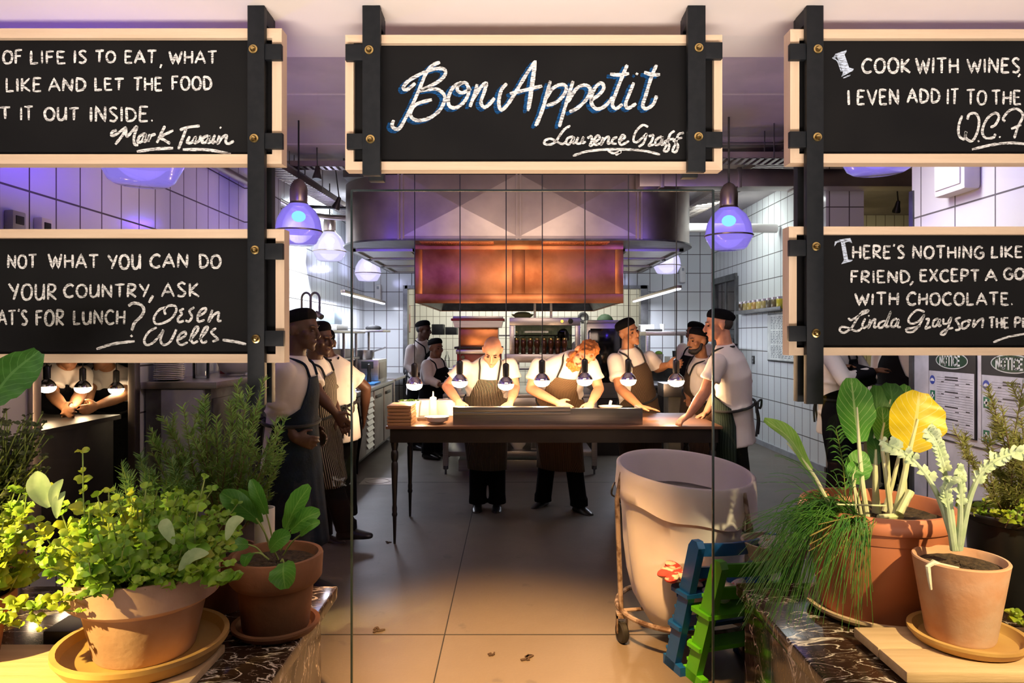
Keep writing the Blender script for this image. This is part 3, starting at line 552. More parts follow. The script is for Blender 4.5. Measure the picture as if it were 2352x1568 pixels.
GRF = [[(1355, 738), (1320, 760), (1290, 800), (1270, 830), (1240, 848), (1205, 845), (1207, 825), (1240, 815), (1280, 835), (1310, 845), (1332, 830)], [(1372, 800), (1340, 812), (1330, 840), (1350, 845), (1377, 805), (1370, 838), (1392, 838)], [(1402, 805), (1390, 838), (1415, 840), (1432, 805), (1425, 838), (1447, 832)],
       [(1455, 812), (1478, 800), (1480, 828), (1470, 855), (1492, 848)], [(1500, 835), (1527, 812), (1517, 795), (1495, 820), (1500, 850), (1532, 842)], [(1547, 805), (1535, 850), (1560, 812), (1582, 805), (1575, 842), (1592, 838)], [(1632, 805), (1607, 815), (1600, 840), (1627, 845)], [(1642, 832), (1675, 807), (1662, 793), (1642, 825), (1655, 850), (1700, 828)],
       [(1812, 745), (1780, 735), (1742, 770), (1725, 820), (1745, 835), (1788, 800), (1802, 788), (1785, 840), (1755, 862)], [(1815, 800), (1842, 795), (1832, 830), (1815, 855), (1847, 848)], [(1892, 800), (1860, 820), (1855, 850), (1882, 842), (1897, 805), (1890, 848), (1912, 842)],
       [(1967, 768), (1940, 790), (1925, 840), (1905, 885), (1927, 885), (1935, 850), (1908, 832), (1962, 813)], [(2022, 780), (1990, 790), (1975, 840), (1955, 885), (1977, 890), (1987, 850), (1962, 825), (2012, 808)],
       [(1370, 915), (1450, 890), (1560, 878), (1700, 878), (1800, 888), (1882, 908)], [(1575, 885), (1610, 900), (1652, 890), (1620, 910)]]
s = Script(); s.trace(BON, 2.557, 780, 0, 8); s.trace(GRF, 2.557, 780, 0, 5.5)
s2 = Script(); s2.k = -140; s2.trace(BON, 2.557, 780, 0, 9, -20, 13)
sign('wide chalkboard sign over the doorway wishing a good meal in looping script', 793, 1659, 80, 390, 19, [('chalk_lettering', s, 'chalk'), ('lettering_shadow', s2, 'chalk_blue')])
# --- right upper
s = Script(); K3 = 3.35
for t, a, b, y0, y1 in (('COOK', 1980, 2090, 134, 167), ('WITH', 2104, 2201, 133, 168), ('WINES', 2222, 2342, 134, 167), ('I', 1945, 1953, 207, 241), ('EVEN', 1969, 2064, 207, 240), ('ADD', 2084, 2158, 205, 236), ('IT', 2175, 2201, 206, 239), ('TO', 2220, 2265, 207, 240), ('THE', 2278, 2344, 208, 240)): s.caps(t, a, b, y0, y1)
s.trace([[(2322, 570), (2305, 592)], [(1875, 890), (1850, 960), (1850, 1040), (1890, 1070), (1905, 1012), (1902, 1060), (1950, 1085), (1990, 1020), (2005, 930), (1980, 875), (1930, 880), (1915, 920)], [(1998, 1080), (2004, 1092)],
         [(2092, 980), (2130, 960), (2158, 900), (2130, 870), (2070, 910), (2030, 1000), (2050, 1058), (2110, 1060), (2132, 1030)], [(2160, 1050), (2168, 1058)], [(2205, 935), (2190, 910), (2240, 850), (2300, 840), (2342, 890), (2302, 980), (2275, 1065)], [(2252, 992), (2330, 960)], [(1950, 1150), (2100, 1115), (2250, 1100), (2420, 1115)]], K3, 1650, 0, 6)
s3 = Script(); s3.k = 120
s3.solid([[(882, 445), (900, 415), (985, 385), (985, 400), (970, 420), (1005, 520), (1040, 530), (1035, 545), (945, 592), (958, 560), (912, 440)]], K3, 1650, 0); s3.trace([[(875, 445), (915, 470), (945, 550)], [(960, 602), (1015, 578)]], K3, 1650, 0, 3)
sign('upper chalkboard sign at right, starting with a large slanted I', 1815, 2770, 67, 374, 21, [('chalk_lettering', s, 'chalk'), ('drop_capital', s3, 'chalk_pale')])
# --- right lower
s = Script(); K4 = 4.112
for t, a, b, y0, y1 in (("HERE'S", 1958, 2077, 565, 593), ('NOTHING', 2096, 2259, 565, 593), ('LIKE', 2277, 2348, 565, 591), ('FRIEND', 1954, 2089, 622, 649), ('EXCEPT', 2113, 2249, 619, 646), ('A', 2263, 2289, 618, 645), ('GO', 2305, 2352, 617, 641), ('WITH', 1964, 2063, 673, 700), ('CHOCOLATE.', 2083, 2326, 672, 700), ('THE', 2271, 2316, 729, 753), ('PI', 2330, 2351, 729, 752)): s.caps(t, a, b, y0, y1)
s.trace([[(1305, 600), (1272, 640)], [(690, 945), (720, 965), (800, 920), (870, 890), (877, 873), (820, 890), (770, 960), (720, 1040), (650, 1085), (610, 1060), (630, 1030), (690, 1040), (770, 1070), (822, 1040)], [(852, 950), (825, 1010), (840, 1040), (872, 1018)], [(880, 920), (890, 930)], [(898, 960), (880, 1040), (920, 972), (947, 960), (935, 1030), (962, 1028)],
         [(1042, 970), (990, 990), (975, 1030), (1010, 1035), (1052, 980), (1092, 885), (1060, 980), (1050, 1030), (1082, 1022)], [(1152, 950), (1110, 970), (1095, 1020), (1130, 1025), (1167, 960), (1155, 1025), (1187, 1033)], [(1412, 890), (1350, 870), (1290, 910), (1258, 970), (1290, 1000), (1350, 980), (1390, 940), (1407, 920), (1370, 1000), (1310, 1070), (1250, 1077), (1240, 1050), (1300, 1040), (1372, 1020)],
         [(1420, 960), (1452, 955), (1440, 1000), (1420, 1045), (1472, 1028)], [(1542, 950), (1500, 970), (1490, 1020), (1520, 1020), (1557, 960), (1545, 1020), (1572, 1013)], [(1590, 950), (1590, 1000), (1630, 990), (1662, 940), (1640, 1020), (1600, 1100), (1565, 1095), (1600, 1060), (1682, 1038)], [(1752, 940), (1705, 960), (1730, 1000), (1742, 1050), (1700, 1062)],
         [(1812, 970), (1770, 990), (1765, 1040), (1800, 1040), (1832, 1000), (1820, 970), (1852, 970)], [(1882, 955), (1870, 1030), (1920, 972), (1962, 955), (1955, 1040)], [(2060, 1175), (2200, 1125), (2420, 1085)]], K4, 1780, 500, 5)
s3 = Script(); s3.k = 120
s3.solid([[(558, 275), (565, 225), (615, 205), (710, 190), (728, 240), (690, 225), (660, 235), (690, 395), (735, 398), (720, 412), (625, 438), (650, 400), (620, 225), (585, 235)]], K4, 1780, 500)
sign('lower chalkboard sign at right, starting with a large fat T', 1812, 2770, 520, 816, 18, [('chalk_lettering', s, 'chalk'), ('drop_capital', s3, 'chalk_pale')])
# --- black posts that clamp the signs
def post(label, px0, px1, py0, py1, rear, bars, bolts):
    X0, X1 = hx(px0, PD), hx(px1, PD); Z1 = 2.799 if py0 < 60 else hz(py0, PD); Z0 = hz(py1, PD); c = Vector(((X0 + X1) / 2, PD, Z0))
    r = thing('sign_post', label, 'post', c, 'black steel posts that clamp the signs')
    def O(m_, n_, mt): m_.v = [(v[0] - c.x, v[1] - c.y, v[2] - c.z) for v in m_.v]; return m_.build(n_, mt, r)
    m = MB(); m.box((X0, PD, Z0), (X1, PD + .028, Z1), .002); O(m, 'front_bar', MAT['black'])
    m = MB(); m.box((X0 + .004, 2.724, Z0 + rear), (X1 - .004, 2.765, Z1), .002); m.box((X0 + .002, PD + .02, Z1 - .06), (X1 - .002, 2.74, Z1), .002); O(m, 'rear_bar', MAT['black'])
    for a, b, y0, y1 in bars:
        m = MB(); m.box((hx(a, PD), PD + .006, hz(y1, PD)), (hx(b, PD), PD + .027, hz(y0, PD)), .002); O(m, 'crossbar', MAT['black'])
    for a, b in bolts:
        m = MB(); p = Vector((hx(a, PD), PD, hz(b, PD))); m.lathe([(.0, -.016), (.006, -.015), (.010, -.010), (.011, -.005), (.0165, -.004), (.0165, .001)], p, 6 if False else 16, (0, 1, 0)); O(m, 'dome_bolt', MAT['brass'])
post('black post clamping the right end of the two left signs', 568, 607, 30, 930, .0, [(606, 645, 99, 135), (606, 647, 304, 340), (606, 648, 558, 595), (606, 650, 759, 795)], [(582, 113), (584, 318), (586, 574), (588, 778)])
post('black post clamping the left end of the doorway sign', 832, 873, 28, 402, .0, [(792, 833, 99, 137), (795, 833, 305, 341)], [(848, 115), (851, 320)])
post('black post clamping the right end of the doorway sign', 1580, 1621, 26, 394, .0, [(1620, 1661, 95, 133), (1620, 1661, 301, 337)], [(1605, 110), (1604, 314)])
post('black post clamping the left end of the two right signs', 1853, 1892, 30, 928, .0, [(1816, 1854, 98, 135), (1816, 1854, 300, 337), (1815, 1854, 550, 587), (1814, 1854, 748, 784)], [(1878, 113), (1877, 315), (1874, 566), (1874, 765)])
# ================================================================== kitchen
class T:
    """a thing whose shapes are given in world coordinates"""
    def __init__(s, name, label, cat, loc, group=None):
        s.c = Vector(loc); s.r = thing(name, label, cat, s.c, group)
    def p(s, name, mb, mat, parent=None, smooth=35, label=None):
        c = s.c; mb.v = [(v[0] - c.x, v[1] - c.y, v[2] - c.z) for v in mb.v]
        o = mb.build(name, mat if not isinstance(mat, str) else MAT[mat], parent or s.r, smooth)
        if label: o['label'] = label
        return o
def one(name, label, cat, mb, mat, group=None, smooth=35):
    """a thing that is a single mesh; its origin goes to its own base"""
    xs = [v[0] for v in mb.v]; ys = [v[1] for v in mb.v]; zs = [v[2] for v in mb.v]
    c = Vector(((min(xs) + max(xs)) / 2, (min(ys) + max(ys)) / 2, min(zs)))
    mb.v = [(v[0] - c.x, v[1] - c.y, v[2] - c.z) for v in mb.v]
    return tag(mb.build(name, MAT[mat] if isinstance(mat, str) else mat, None, smooth, c), label, cat, group)
B = lambda lo, hi, bv=.004: MB().box(lo, hi, bv)
# ---------------------------------------------------------------- pass table
TZ, TY0, TY1, TX0, TX1 = .885, 5.15, 6.05, -.935, 1.56
t = T('pass_table', 'long black pass table with turned legs under the row of hanging bulbs', 'table', (.31, 5.6, 0))
t.p('table_top', B((TX0, TY0, TZ - .022), (TX1, TY1, TZ), .004), 'table_top')
m = MB(); m.box((TX0 + .03, TY0 + .02, TZ - .125), (TX1 - .03, TY0 + .045, TZ - .022)); m.box((TX0 + .03, TY1 - .045, TZ - .125), (TX1 - .03, TY1 - .02, TZ - .022))
m.box((TX0 + .03, TY0 + .045, TZ - .125), (TX0 + .055, TY1 - .045, TZ - .022)); m.box((TX1 - .055, TY0 + .045, TZ - .125), (TX1 - .03, TY1 - .045, TZ - .022)); t.p('apron_rail', m, 'table')
LEG = [(.010, 0), (.011, .02), (.016, .20), (.024, .215), (.024, .225), (.019, .235), (.021, .255), (.021, .27), (.017, .29), (.028, .56), (.027, .60), (.020, .615), (.028, .63), (.031, .65), (.030, .685), (.022, .70), (.026, .715), (.031, .74), (.032, .862)]
for x in (-.878, 1.50):
    for y in (TY0 + .06, TY1 - .05): t.p('leg', MB().lathe([(r * .9, z) for r, z in LEG], (x, y, 0), 16), 'table')
# ---------------------------------------------------------------- things on the pass
t = T('steel_upstand', 'long brushed steel upstand along the front of the pass table', 'pass screen', (.22, 5.28, TZ))
t.p('front_plate', B((-.445, 5.25, TZ), (.985, 5.27, 1.008), .002), 'steel'); t.p('end_plate', B((.965, 5.27, TZ), (.985, 5.50, 1.008), .002), 'steel'); t.p('end_plate', B((-.445, 5.27, TZ), (-.425, 5.50, 1.008), .002), 'steel')
t.p('top_rail', B((-.445, 5.235, .984), (.44, 5.30, 1.018), .004), 'steel'); t.p('lip', B((-.445, 5.24, .962), (.44, 5.252, .978), .003), 'steel')
for i in range(6):
    z = TZ + i * .0255; one('serving_board', ['lowest', 'second from bottom', 'third from bottom', 'fourth from bottom', 'fifth from bottom', 'topmost'][i] + ' wooden board of the stack at the left end of the pass table', 'board',
        B((-.93 + random.uniform(0, .006), 5.17, z), (-.745 + random.uniform(-.006, 0), 5.44, z + .022), .004), 'board_wood', 'wooden boards stacked on the pass')
def lat(prof, p, n=28, **k): return MB().lathe(prof, p, n, **k)
def bowlp(r, h, t=.006, f=.5): return [(0, 0), (r * f, 0), (r * f, .006), (r * .8, h * .35), (r, h), (r - t, h), (r * .76, h * .42), (r * .3, t + .006), (0, t + .006)]
P = at(1003, 970, 5.32); one('shallow_bowl', 'shallow white bowl on the pass table in front of the tubs', 'bowl', lat(bowlp(.095, .052), (P.x, 5.33, TZ)), 'porcelain')
P = at(940, 940, 5.75)
t = T('white_tub', 'round white tub of green herbs standing left on the pass table', 'tub', (P.x, 5.75, TZ)); t.p('tub', lat([(.0, 0), (.078, 0), (.088, .115), (.094, .117), (.094, .135), (.086, .135), (.08, .09), (0, .088)], t.c), 'plastic_white')
m = MB()
for k in range(60):
    a = random.uniform(0, 6.28); q = random.uniform(0, .075); m.ell(t.c + Vector((q * math.cos(a), q * math.sin(a), .115 + random.uniform(0, .025))), (.012, .008, .006), 6, 4)
t.p('herbs', m, M('chopped_herbs', (.06, .14, .02), .7))['kind'] = 'stuff'
P = at(992, 940, 5.6)
t = T('squeeze_bottle', 'clear squeeze bottle of pale yellow sauce on the pass table', 'bottle', (P.x, 5.69, TZ)); t.p('bottle', lat([(0, 0), (.034, 0), (.035, .01), (.035, .13), (.026, .15), (0, .15)], t.c), M('sauce_yellow', (.85, .62, .33), .35)); t.p('nozzle', lat([(.028, .148), (.028, .165), (.008, .175), (.004, .215), (0, .215)], t.c), 'plastic_white')
for i, px in enumerate((978, 1026)):
    P = at(px, 940, 5.85); one('square_tub', ['square white tub behind the squeeze bottle', 'square white tub right beside the squeeze bottle'][i], 'tub', MB().box((P.x - .075, 5.80, TZ), (P.x + .075, 5.95, TZ + .13), .014).box((P.x - .08, 5.795, TZ + .12), (P.x + .08, 5.955, TZ + .132), .004), 'plastic_white', 'tubs on the pass')
P = at(1000, 950, 5.5); one('metal_tray', 'low metal tray behind the shallow bowl on the pass table', 'tray', MB().box((P.x - .14, 5.46, TZ), (P.x + .10, 5.62, TZ + .028), .01), 'steel')
P = at(1400, 930, 5.8); one('side_plate', 'small plate with a spoon on the pass by the red-haired chef', 'plate', lat(bowlp(.10, .03, f=.6), (P.x, 5.75, TZ + .06)).cyl((P.x - .02, 5.75, TZ + .03), (P.x + .0, 5.72, TZ + .135), .012).box((P.x - .06, 5.7, TZ), (P.x + .06, 5.8, TZ + .062)), 'porcelain')
for i, (px, d) in enumerate(((1110, 5.62), (1320, 5.62))):
    P = at(px, 950, d); one('dinner_plate', ['white plate the bald chef is dressing', 'white plate the red-haired chef is dressing'][i], 'plate', lat([(0, 0), (.07, 0), (.13, .02), (.128, .024), (.07, .008), (0, .008)], (P.x, d, TZ)), 'porcelain', 'plates being dressed on the pass')
# ---------------------------------------------------------------- hanging bulbs above the pass
def pendant(name, label, x, y, zb, grp, ztop, power, s=1.0):
    t = T(name, label, 'lamp', (x, y, zb), grp); c = t.c
    m = MB(); m.tube([c + Vector((0, 0, .21 * s)), c + Vector((.003, 0, .6)), Vector((x, y, ztop))], .0042, 6); t.p('cord', m, 'cable')
    t.p('socket', lat([(.0, .105 * s), (.019 * s, .105 * s), (.026 * s, .112 * s), (.026 * s, .195 * s), (.023 * s, .205 * s), (.007, .215 * s), (0, .215 * s)], c, 20), 'black_plastic')
    t.p('bulb', lat([(.060 * s, .047 * s), (.0635 * s, .052 * s), (.060 * s, .066 * s), (.046 * s, .086 * s), (.028 * s, .102 * s), (.018 * s, .112 * s), (0, .112 * s)], c, 24), 'mirror')
    t.p('bulb_face', lat([(0, 0), (.02 * s, .001), (.042 * s, .009 * s), (.056 * s, .022 * s), (.0625 * s, .040 * s), (.0635 * s, .047 * s), (.0560 * s, .0475 * s)], c, 24), 'bulb_hot')
    l = light('POINT', 'bulb_light', c + Vector((0, 0, -.03)), power, (1, .62, .32), None, .03)
    l.parent = t.r; l.location = (0, 0, -.035)
    return t
ORD = ['first', 'second', 'third', 'fourth', 'fifth', 'sixth', 'seventh']
for i, (px, py) in enumerate(((952, 896), (1056, 890), (1162, 896), (1245, 888), (1343, 886), (1443, 886), (1553, 888))):
    P = at(px, py, 5.45); pendant('pendant_bulb', ORD[i] + ' bulb from the left in the row hanging above the pass table', P.x, 5.45, P.z, 'bulbs hanging above the pass', CZ, 15)
for i, (px, py, d) in enumerate(((108, 902, 4.6), (190, 903, 4.9), (267, 905, 5.2))):
    P = at(px, py, d); pendant('pendant_bulb', ['leftmost', 'middle', 'rightmost'][i] + ' of the three bulbs in the serving hatch', P.x, d, P.z, 'bulbs in the serving hatch', 2.9, 2.2, .85)
# ---------------------------------------------------------------- extraction hood
t = T('extraction_hood', 'large steel extraction hood with a polished copper box hung below', 'hood', (.08, 9, 1.925))
HX0, HX1, HF, HB, HZ0_, HZ1_ = -1.95, 2.08, 7.5, 11.2, 2.60, 3.29
pl = [(HX0, HB), (HX0, HF + .75)] + [(HX0 + .75 - .75 * math.cos(a), HF + .75 - .75 * math.sin(a)) for a in [k * PI / 20 for k in range(1, 11)]] + [(HX1 - .75 + .75 * math.sin(a), HF + .75 - .75 * math.cos(a)) for a in [k * PI / 20 for k in range(0, 10)]] + [(HX1, HF + .75), (HX1, HB)]
m = MB(); m.prism(pl, (0, 0, HZ0_), (1, 0, 0), (0, 1, 0), (0, 0, HZ1_ - HZ0_)); t.p('hood_body', m, 'steel_dull', smooth=25); t.p('shade_box', B((HX0 + .1, 7.62, HZ1_), (HX1 - .1, 11.0, CZ - .002)), 'dark')  # black box added on top stands in for the dark ceiling void
for x0, x1 in ((-1.17, .05), (.09, 1.34)):
    m = MB(); c = ((x0 + x1) / 2, HF - .028, (HZ0_ + HZ1_) / 2); q = [(x0, HF - .003, HZ0_ + .03), (x1, HF - .003, HZ0_ + .03), (x1, HF - .003, HZ1_), (x0, HF - .003, HZ1_)]
    m.add(q + [c], [(0, 1, 4), (1, 2, 4), (2, 3, 4), (3, 0, 4)]); t.p('front_panel', m, 'steel_dull', smooth=0)
for x in (-1.20, .07, 1.37):
    m = MB(); m.box((x - .03, HF - .03, HZ0_ - .01), (x - .01, HF + .01, HZ1_)); m.box((x + .01, HF - .03, HZ0_ - .01), (x + .03, HF + .01, HZ1_)); m.box((x - .03, HF, HZ0_ - .02), (x + .03, 7.8, HZ0_)); t.p('seam_flange', m, 'steel_dull')
m = MB(); m.prism([(x * 1.012 - .001, 9 + (y - 9) * 1.015) for x, y in pl], (0, 0, HZ0_ - .022), (1, 0, 0), (0, 1, 0), (0, 0, .02)); t.p('lower_rim', m, 'steel_dark')
for x0, x1 in ((-1.0, -.20), (.33, 1.06)):
    m = MB(); m.box((x0, 7.56, HZ0_ - .03), (x1, 7.74, HZ0_ - .022))
    for k in range(40): xx = x0 + .02 + (x1 - x0 - .04) * k / 39; m.box((xx - .003, 7.58, HZ0_ - .037), (xx + .003, 7.72, HZ0_ - .030))
    t.p('vent_grille', m, 'copper')
for x0, x1 in ((HX0 + .06, -1.12), (1.28, HX1 - .06)):
    for y0 in (8.2, 9.15, 10.1):
        m = MB(); m.box((x0, y0, HZ0_ - .05), (x1, y0 + .06, HZ0_ - .022)); m.box((x0, y0 + .84, HZ0_ - .05), (x1, y0 + .9, HZ0_ - .022)); m.box((x0, y0, HZ0_ - .05), (x0 + .05, y0 + .9, HZ0_ - .022)); m.box((x1 - .05, y0, HZ0_ - .05), (x1, y0 + .9, HZ0_ - .022))
        m.box((x0 + .1, y0 + .1, HZ0_ - .036), (x1 - .1, y0 + .8, HZ0_ - .022)); t.p('filter_frame', m, 'steel')
CX0, CX1, CY0, CY1, CZ0, CZ1 = -1.085, 1.24, 7.8, 10.5, 1.925, 2.6
m = MB(); m.box((CX0, CY0, CZ0), (CX1, CY0 + .03, CZ1), .006); m.box((CX0, CY0 + .03, CZ0), (CX0 + .03, CY1, CZ1)); m.box((CX1 - .03, CY0 + .03, CZ0), (CX1, CY1, CZ1)); m.box((CX0, CY1 - .03, CZ0), (CX1, CY1, CZ1)); cb = t.p('copper_box', m, 'copper')
m = MB()
for z0, z1 in ((CZ0 - .006, CZ0 + .10), (CZ1 - .08, CZ1)): m.box((CX0 - .006, CY0 - .009, z0), (CX1 + .006, CY0 + .002, z1), .003)
for x0, x1 in ((CX0 - .006, CX0 + .08), (0.0, .145), (CX1 - .085, CX1 + .006)): m.box((x0, CY0 - .008, CZ0 + .1), (x1, CY0 + .002, CZ1 - .08), .003)
t.p('copper_trim', m, 'copper', cb)
m = MB(); a = [(CX0 + .03, CY0 + .03, CZ0 + .01), (CX1 - .03, CY0 + .03, CZ0 + .01), (CX1 - .03, CY1 - .03, CZ0 + .01), (CX0 + .03, CY1 - .03, CZ0 + .01)]; b_ = [(CX0 + .35, CY0 + .6, 2.3), (CX1 - .35, CY0 + .6, 2.3), (CX1 - .35, CY1 - .6, 2.3), (CX0 + .35, CY1 - .6, 2.3)]
m.add(a + b_, [(0, 1, 5, 4), (1, 2, 6, 5), (2, 3, 7, 6), (3, 0, 4, 7), (4, 5, 6, 7)]); t.p('inner_lining', m, 'steel_dark', smooth=0)
# steel duct joining the hood at the right, and its elbow
t = T('steel_duct', 'long square steel duct running right from the hood under the ceiling', 'duct', (2.8, 7.4, 3.1)); t.p('duct', B((1.32, 7.2, 3.10), (4.3, 7.45, 3.28), .005), 'steel_dull')
for x in (1.55, 2.35, 2.97): t.p('duct_flange', B((x - .02, 7.18, 3.085), (x + .02, 7.462, 3.295), .003), 'steel_dull')
# ---------------------------------------------------------------- cooking island
t = T('island_range', 'low steel cooking island with an open lower shelf behind the chefs', 'kitchen island', (.09, 8.4, 0)); IX0, IX1, IY0, IY1 = -.775, .955, 7.8, 9.2
t.p('worktop', B((IX0, IY0, .86), (IX1, IY1, .90)), 'steel'); t.p('lower_shelf', B((IX0 + .05, IY0 + .03, .20), (IX1 - .05, IY1 - .1, .255)), 'steel'); t.p('plinth', B((IX0 + .16, IY0 + .2, 0), (IX1 - .16, IY1 - .2, .13)), 'steel'); t.p('back_panel', B((IX0 + .05, IY1 - .12, .25), (IX1 - .05, IY1 - .1, .86)), 'steel_dark')
t.p('front_rail', B((IX0 + .06, IY0 + .01, .40), (IX1 - .06, IY0 + .04, .44)), 'steel'); t.p('front_rail', B((IX0 + .06, IY0, .72), (IX1 - .06, IY0 + .03, .86)), 'steel')
for x in (IX0 + .03, IX1 - .03):
    for y in (IY0 + .03, IY1 - .03):
        l = t.p('leg', B((x - .03, y - .03, .10), (x + .03, y + .03, .86), .003), 'steel'); t.p('foot', lat([(.0, .0), (.012, .0), (.012, .05), (.03, .06), (.03, .10)], (x, y, .0), 12), 'steel_dark', l)
for i, (px, py, r) in enumerate(((1190, 1040, .11),)):
    P = at(px, py, 8.1); one('mixing_bowl', 'pale mixing bowl on the lower shelf of the island', 'bowl', lat(bowlp(r, .13), (P.x, 8.05, .257)), 'porcelain'); one('mixing_bowl', 'dark bowl nested in the pale bowl under the island', 'bowl', lat(bowlp(r * .93, .12), (P.x, 8.05, .305)), 'iron')
P = at(1225, 1035, 8.1); one('wire_rack', 'small wire plate rack on the lower shelf of the island', 'rack', (lambda m: [m.tube([(P.x - .02, 8.0 + k * .03, .258), (P.x - .02, 8.0 + k * .03, .39), (P.x + .02, 8.0 + k * .03, .39), (P.x + .02, 8.0 + k * .03, .258)], .004, 5) for k in range(6)] and m)(MB().box((P.x - .03, 7.98, .256), (P.x + .03, 8.18, .264))), 'steel')
# gantry over the island
t = T('steel_gantry', 'steel gantry shelf over the island with a pilot light and a chrome knob', 'shelf', (.4, 8.5, .9)); GX0, GX1, GYY = -.03, .82, 8.35
t.p('top_rail', B((GX0, GYY, 1.68), (GX1, GYY + .4, 1.775)), 'steel'); t.p('shelf', B((GX0 - .06, GYY, 1.235), (GX1, GYY + .4, 1.335)), 'steel'); t.p('post', B((GX0, GYY, 1.335), (GX0 + .06, GYY + .06, 1.68)), 'steel'); t.p('post', B((GX1 - .06, GYY, 1.335), (GX1, GYY + .06, 1.68)), 'steel')
for x in (GX0 + .04, GX1 - .1): t.p('leg', B((x, GYY + .1, .90), (x + .08, GYY + .3, 1.235)), 'steel')
for x in (.28, .48): t.p('hanger', B((x - .015, GYY + .2, 1.775), (x + .015, GYY + .23, 2.29)), 'steel')
t.p('pilot_light', MB().ell((.60, GYY - .004, 1.73), .016), 'orange_led'); t.p('knob', lat([(0, 0), (.035, 0), (.03, .03), (0, .03)], (.70, GYY, 1.73), 18, axis=(0, -1, 0)), 'mirror')
t.p('glass_back', B((GX0 + .07, GYY + .36, 1.34), (GX1 - .07, GYY + .37, 1.68)), M_glass('dimming_glass', (.22, .22, .18)))  # pane tinted to darken the view behind the gantry
for i in range(8):
    x = .055 + i * .083
    j = T('preserve_jar', ORD[i] + ' amber preserving jar from the left on the gantry shelf' if i < 7 else 'eighth, rightmost amber preserving jar on the gantry shelf', 'jar', (x, GYY + .08, 1.336), 'amber jars on the gantry')
    j.p('jar', lat([(0, 0), (.026, 0), (.03, .01), (.03, .055), (.024, .075), (.036, .10), (.038, .14), (.03, .17), (0, .17)], j.c, 16), M('amber_glass_%d' % i, (.16, .06, .02), .12, .3) if i == 0 else bpy.data.materials['amber_glass_0']); j.p('lid', lat([(.030, .168), (.031, .19), (.02, .198), (0, .2)], j.c, 16), 'brass')
one('salad_plate', 'plate of green salad on top of the gantry', 'plate', lat(bowlp(.14, .04, f=.7), (.13, 8.5, 1.777)).ell((.13, 8.5, 1.82), (.10, .10, .03)), M('salad_green', (.40, .42, .18), .7))
# salamander grill with red trim
t = T('salamander_grill', 'salamander grill with red trim and steel canopy left of the gantry', 'grill', (-.4, 8.5, .9)); P0, P1 = at(1040, 0, 8.3).x, at(1155, 0, 8.3).x
t.p('red_trim', B((P0 - .02, 8.28, 1.735), (P1 + .02, 8.9, 1.762)), 'red'); t.p('canopy', MB().prism([(P0, 1.735), (P1, 1.735), (P1 - .02, 1.655), (P0 + .02, 1.655)], (0, 8.3, 0), (1, 0, 0), (0, 0, 1), (0, .55, 0)), 'steel'); t.p('hood_plate', B((P0, 8.32, 1.762), (P1, 8.9, 1.79)), 'steel')
t.p('firebox', B((P0 + .06, 8.42, 1.42), (P1 - .06, 8.85, 1.655)), 'copper'); t.p('grill_tray', B((P0 + .02, 8.26, 1.40), (P1, 8.85, 1.425)), 'iron'); t.p('body', B((P0 + .05, 8.3, 1.20), (P1 - .02, 8.85, 1.40)), 'red'); t.p('drip_tray', B((P0 + .04, 8.25, 1.34), (P1 - .1, 8.3, 1.39)), 'steel')
t.p('knob', lat([(0, 0), (.025, 0), (.022, .03), (0, .03)], (P0 + .12, 8.3, 1.30), 14, axis=(0, -1, 0)), 'black_plastic'); t.p('stand', B((P0 + .0, 8.32, .90), (P0 + .1, 8.8, 1.20)), 'steel'); t.p('stand', B((P1 - .1, 8.32, .90), (P1, 8.8, 1.20)), 'steel')
# ovens
t = T('combi_oven', 'tall dark glass fronted oven right of the gantry', 'oven', (1.2, 9.2, 0)); a, b_ = at(1347, 0, 9).x, at(1425, 0, 9).x
t.p('cabinet', B((a, 9.0, .75), (b_ + .1, 9.7, 1.72), .01), 'steel'); t.p('glass_door', B((a + .05, 8.985, .95), (b_ + .04, 9.0, 1.65), .004), M('oven_glass', (.012, .014, .014), .08)); t.p('door_handle', MB().tube([(a + .04, 8.98, 1.62), (a + .02, 8.93, 1.6), (a + .02, 8.93, 1.05), (a + .04, 8.98, 1.03)], .012), 'steel'); t.p('stand', B((a, 9.05, 0), (b_ + .1, 9.65, .75)), 'iron')
one('wall_roll', 'tray of pots standing on top of the dark oven', 'tray', B((a + .02, 9.05, 1.721), (b_ + .05, 9.5, 1.76)), 'steel')
t = T('dark_cooker', 'low black cooker unit under the shelves right of the island', 'cooker', (1.45, 9.6, 0)); t.p('body', B((1.6, 9.3, 0), (2.3, 10.1, .86)), 'iron'); t.p('worktop', B((1.55, 9.25, .86), (2.4, 10.15, .9)), 'steel_dark')
# ---------------------------------------------------------------- left cooking line
def fridge_door(t, y0, y1, x, z0=.10, z1=.84):
    d = t.p('door', B((x, y0 + .01, z0), (x + .022, y1 - .01, z1), .003), 'steel_dull'); t.p('handle', B((x + .022, y0 + .08, z1 - .10), (x + .045, y1 - .25, z1 - .06)), 'steel_dark', d)
t = T('counter_fridge', 'steel counter fridge with a louvred panel along the left wall', 'counter', (-2.2, 9, 0)); fx = -1.80
t.p('worktop', B((LX + .01, 7.52, .86), (-1.765, 10.45, .90)), 'steel'); t.p('body', B((LX + .02, 7.54, .06), (fx, 10.4, .86)), 'steel_dark'); fridge_door(t, 7.6, 8.05, fx); fridge_door(t, 8.07, 8.5, fx); fridge_door(t, 9.0, 9.65, fx); fridge_door(t, 9.7, 10.35, fx)
m = MB(); m.box((fx, 8.53, .10), (fx + .015, 8.96, .84))
for k in range(9): z = .16 + k * .072; m.prism([(0, 0), (.03, 0), (.0, .05)], (fx + .012, 8.56, z), (1, 0, 0), (0, 0, 1), (0, .36, 0))
t.p('louvre_panel', m, 'steel')
for y in (7.65, 8.7, 10.2):
    for x in (LX + .15, fx - .1): t.p('foot', MB().cyl((x, y, 0), (x, y, .06), .025), 'steel_dark')
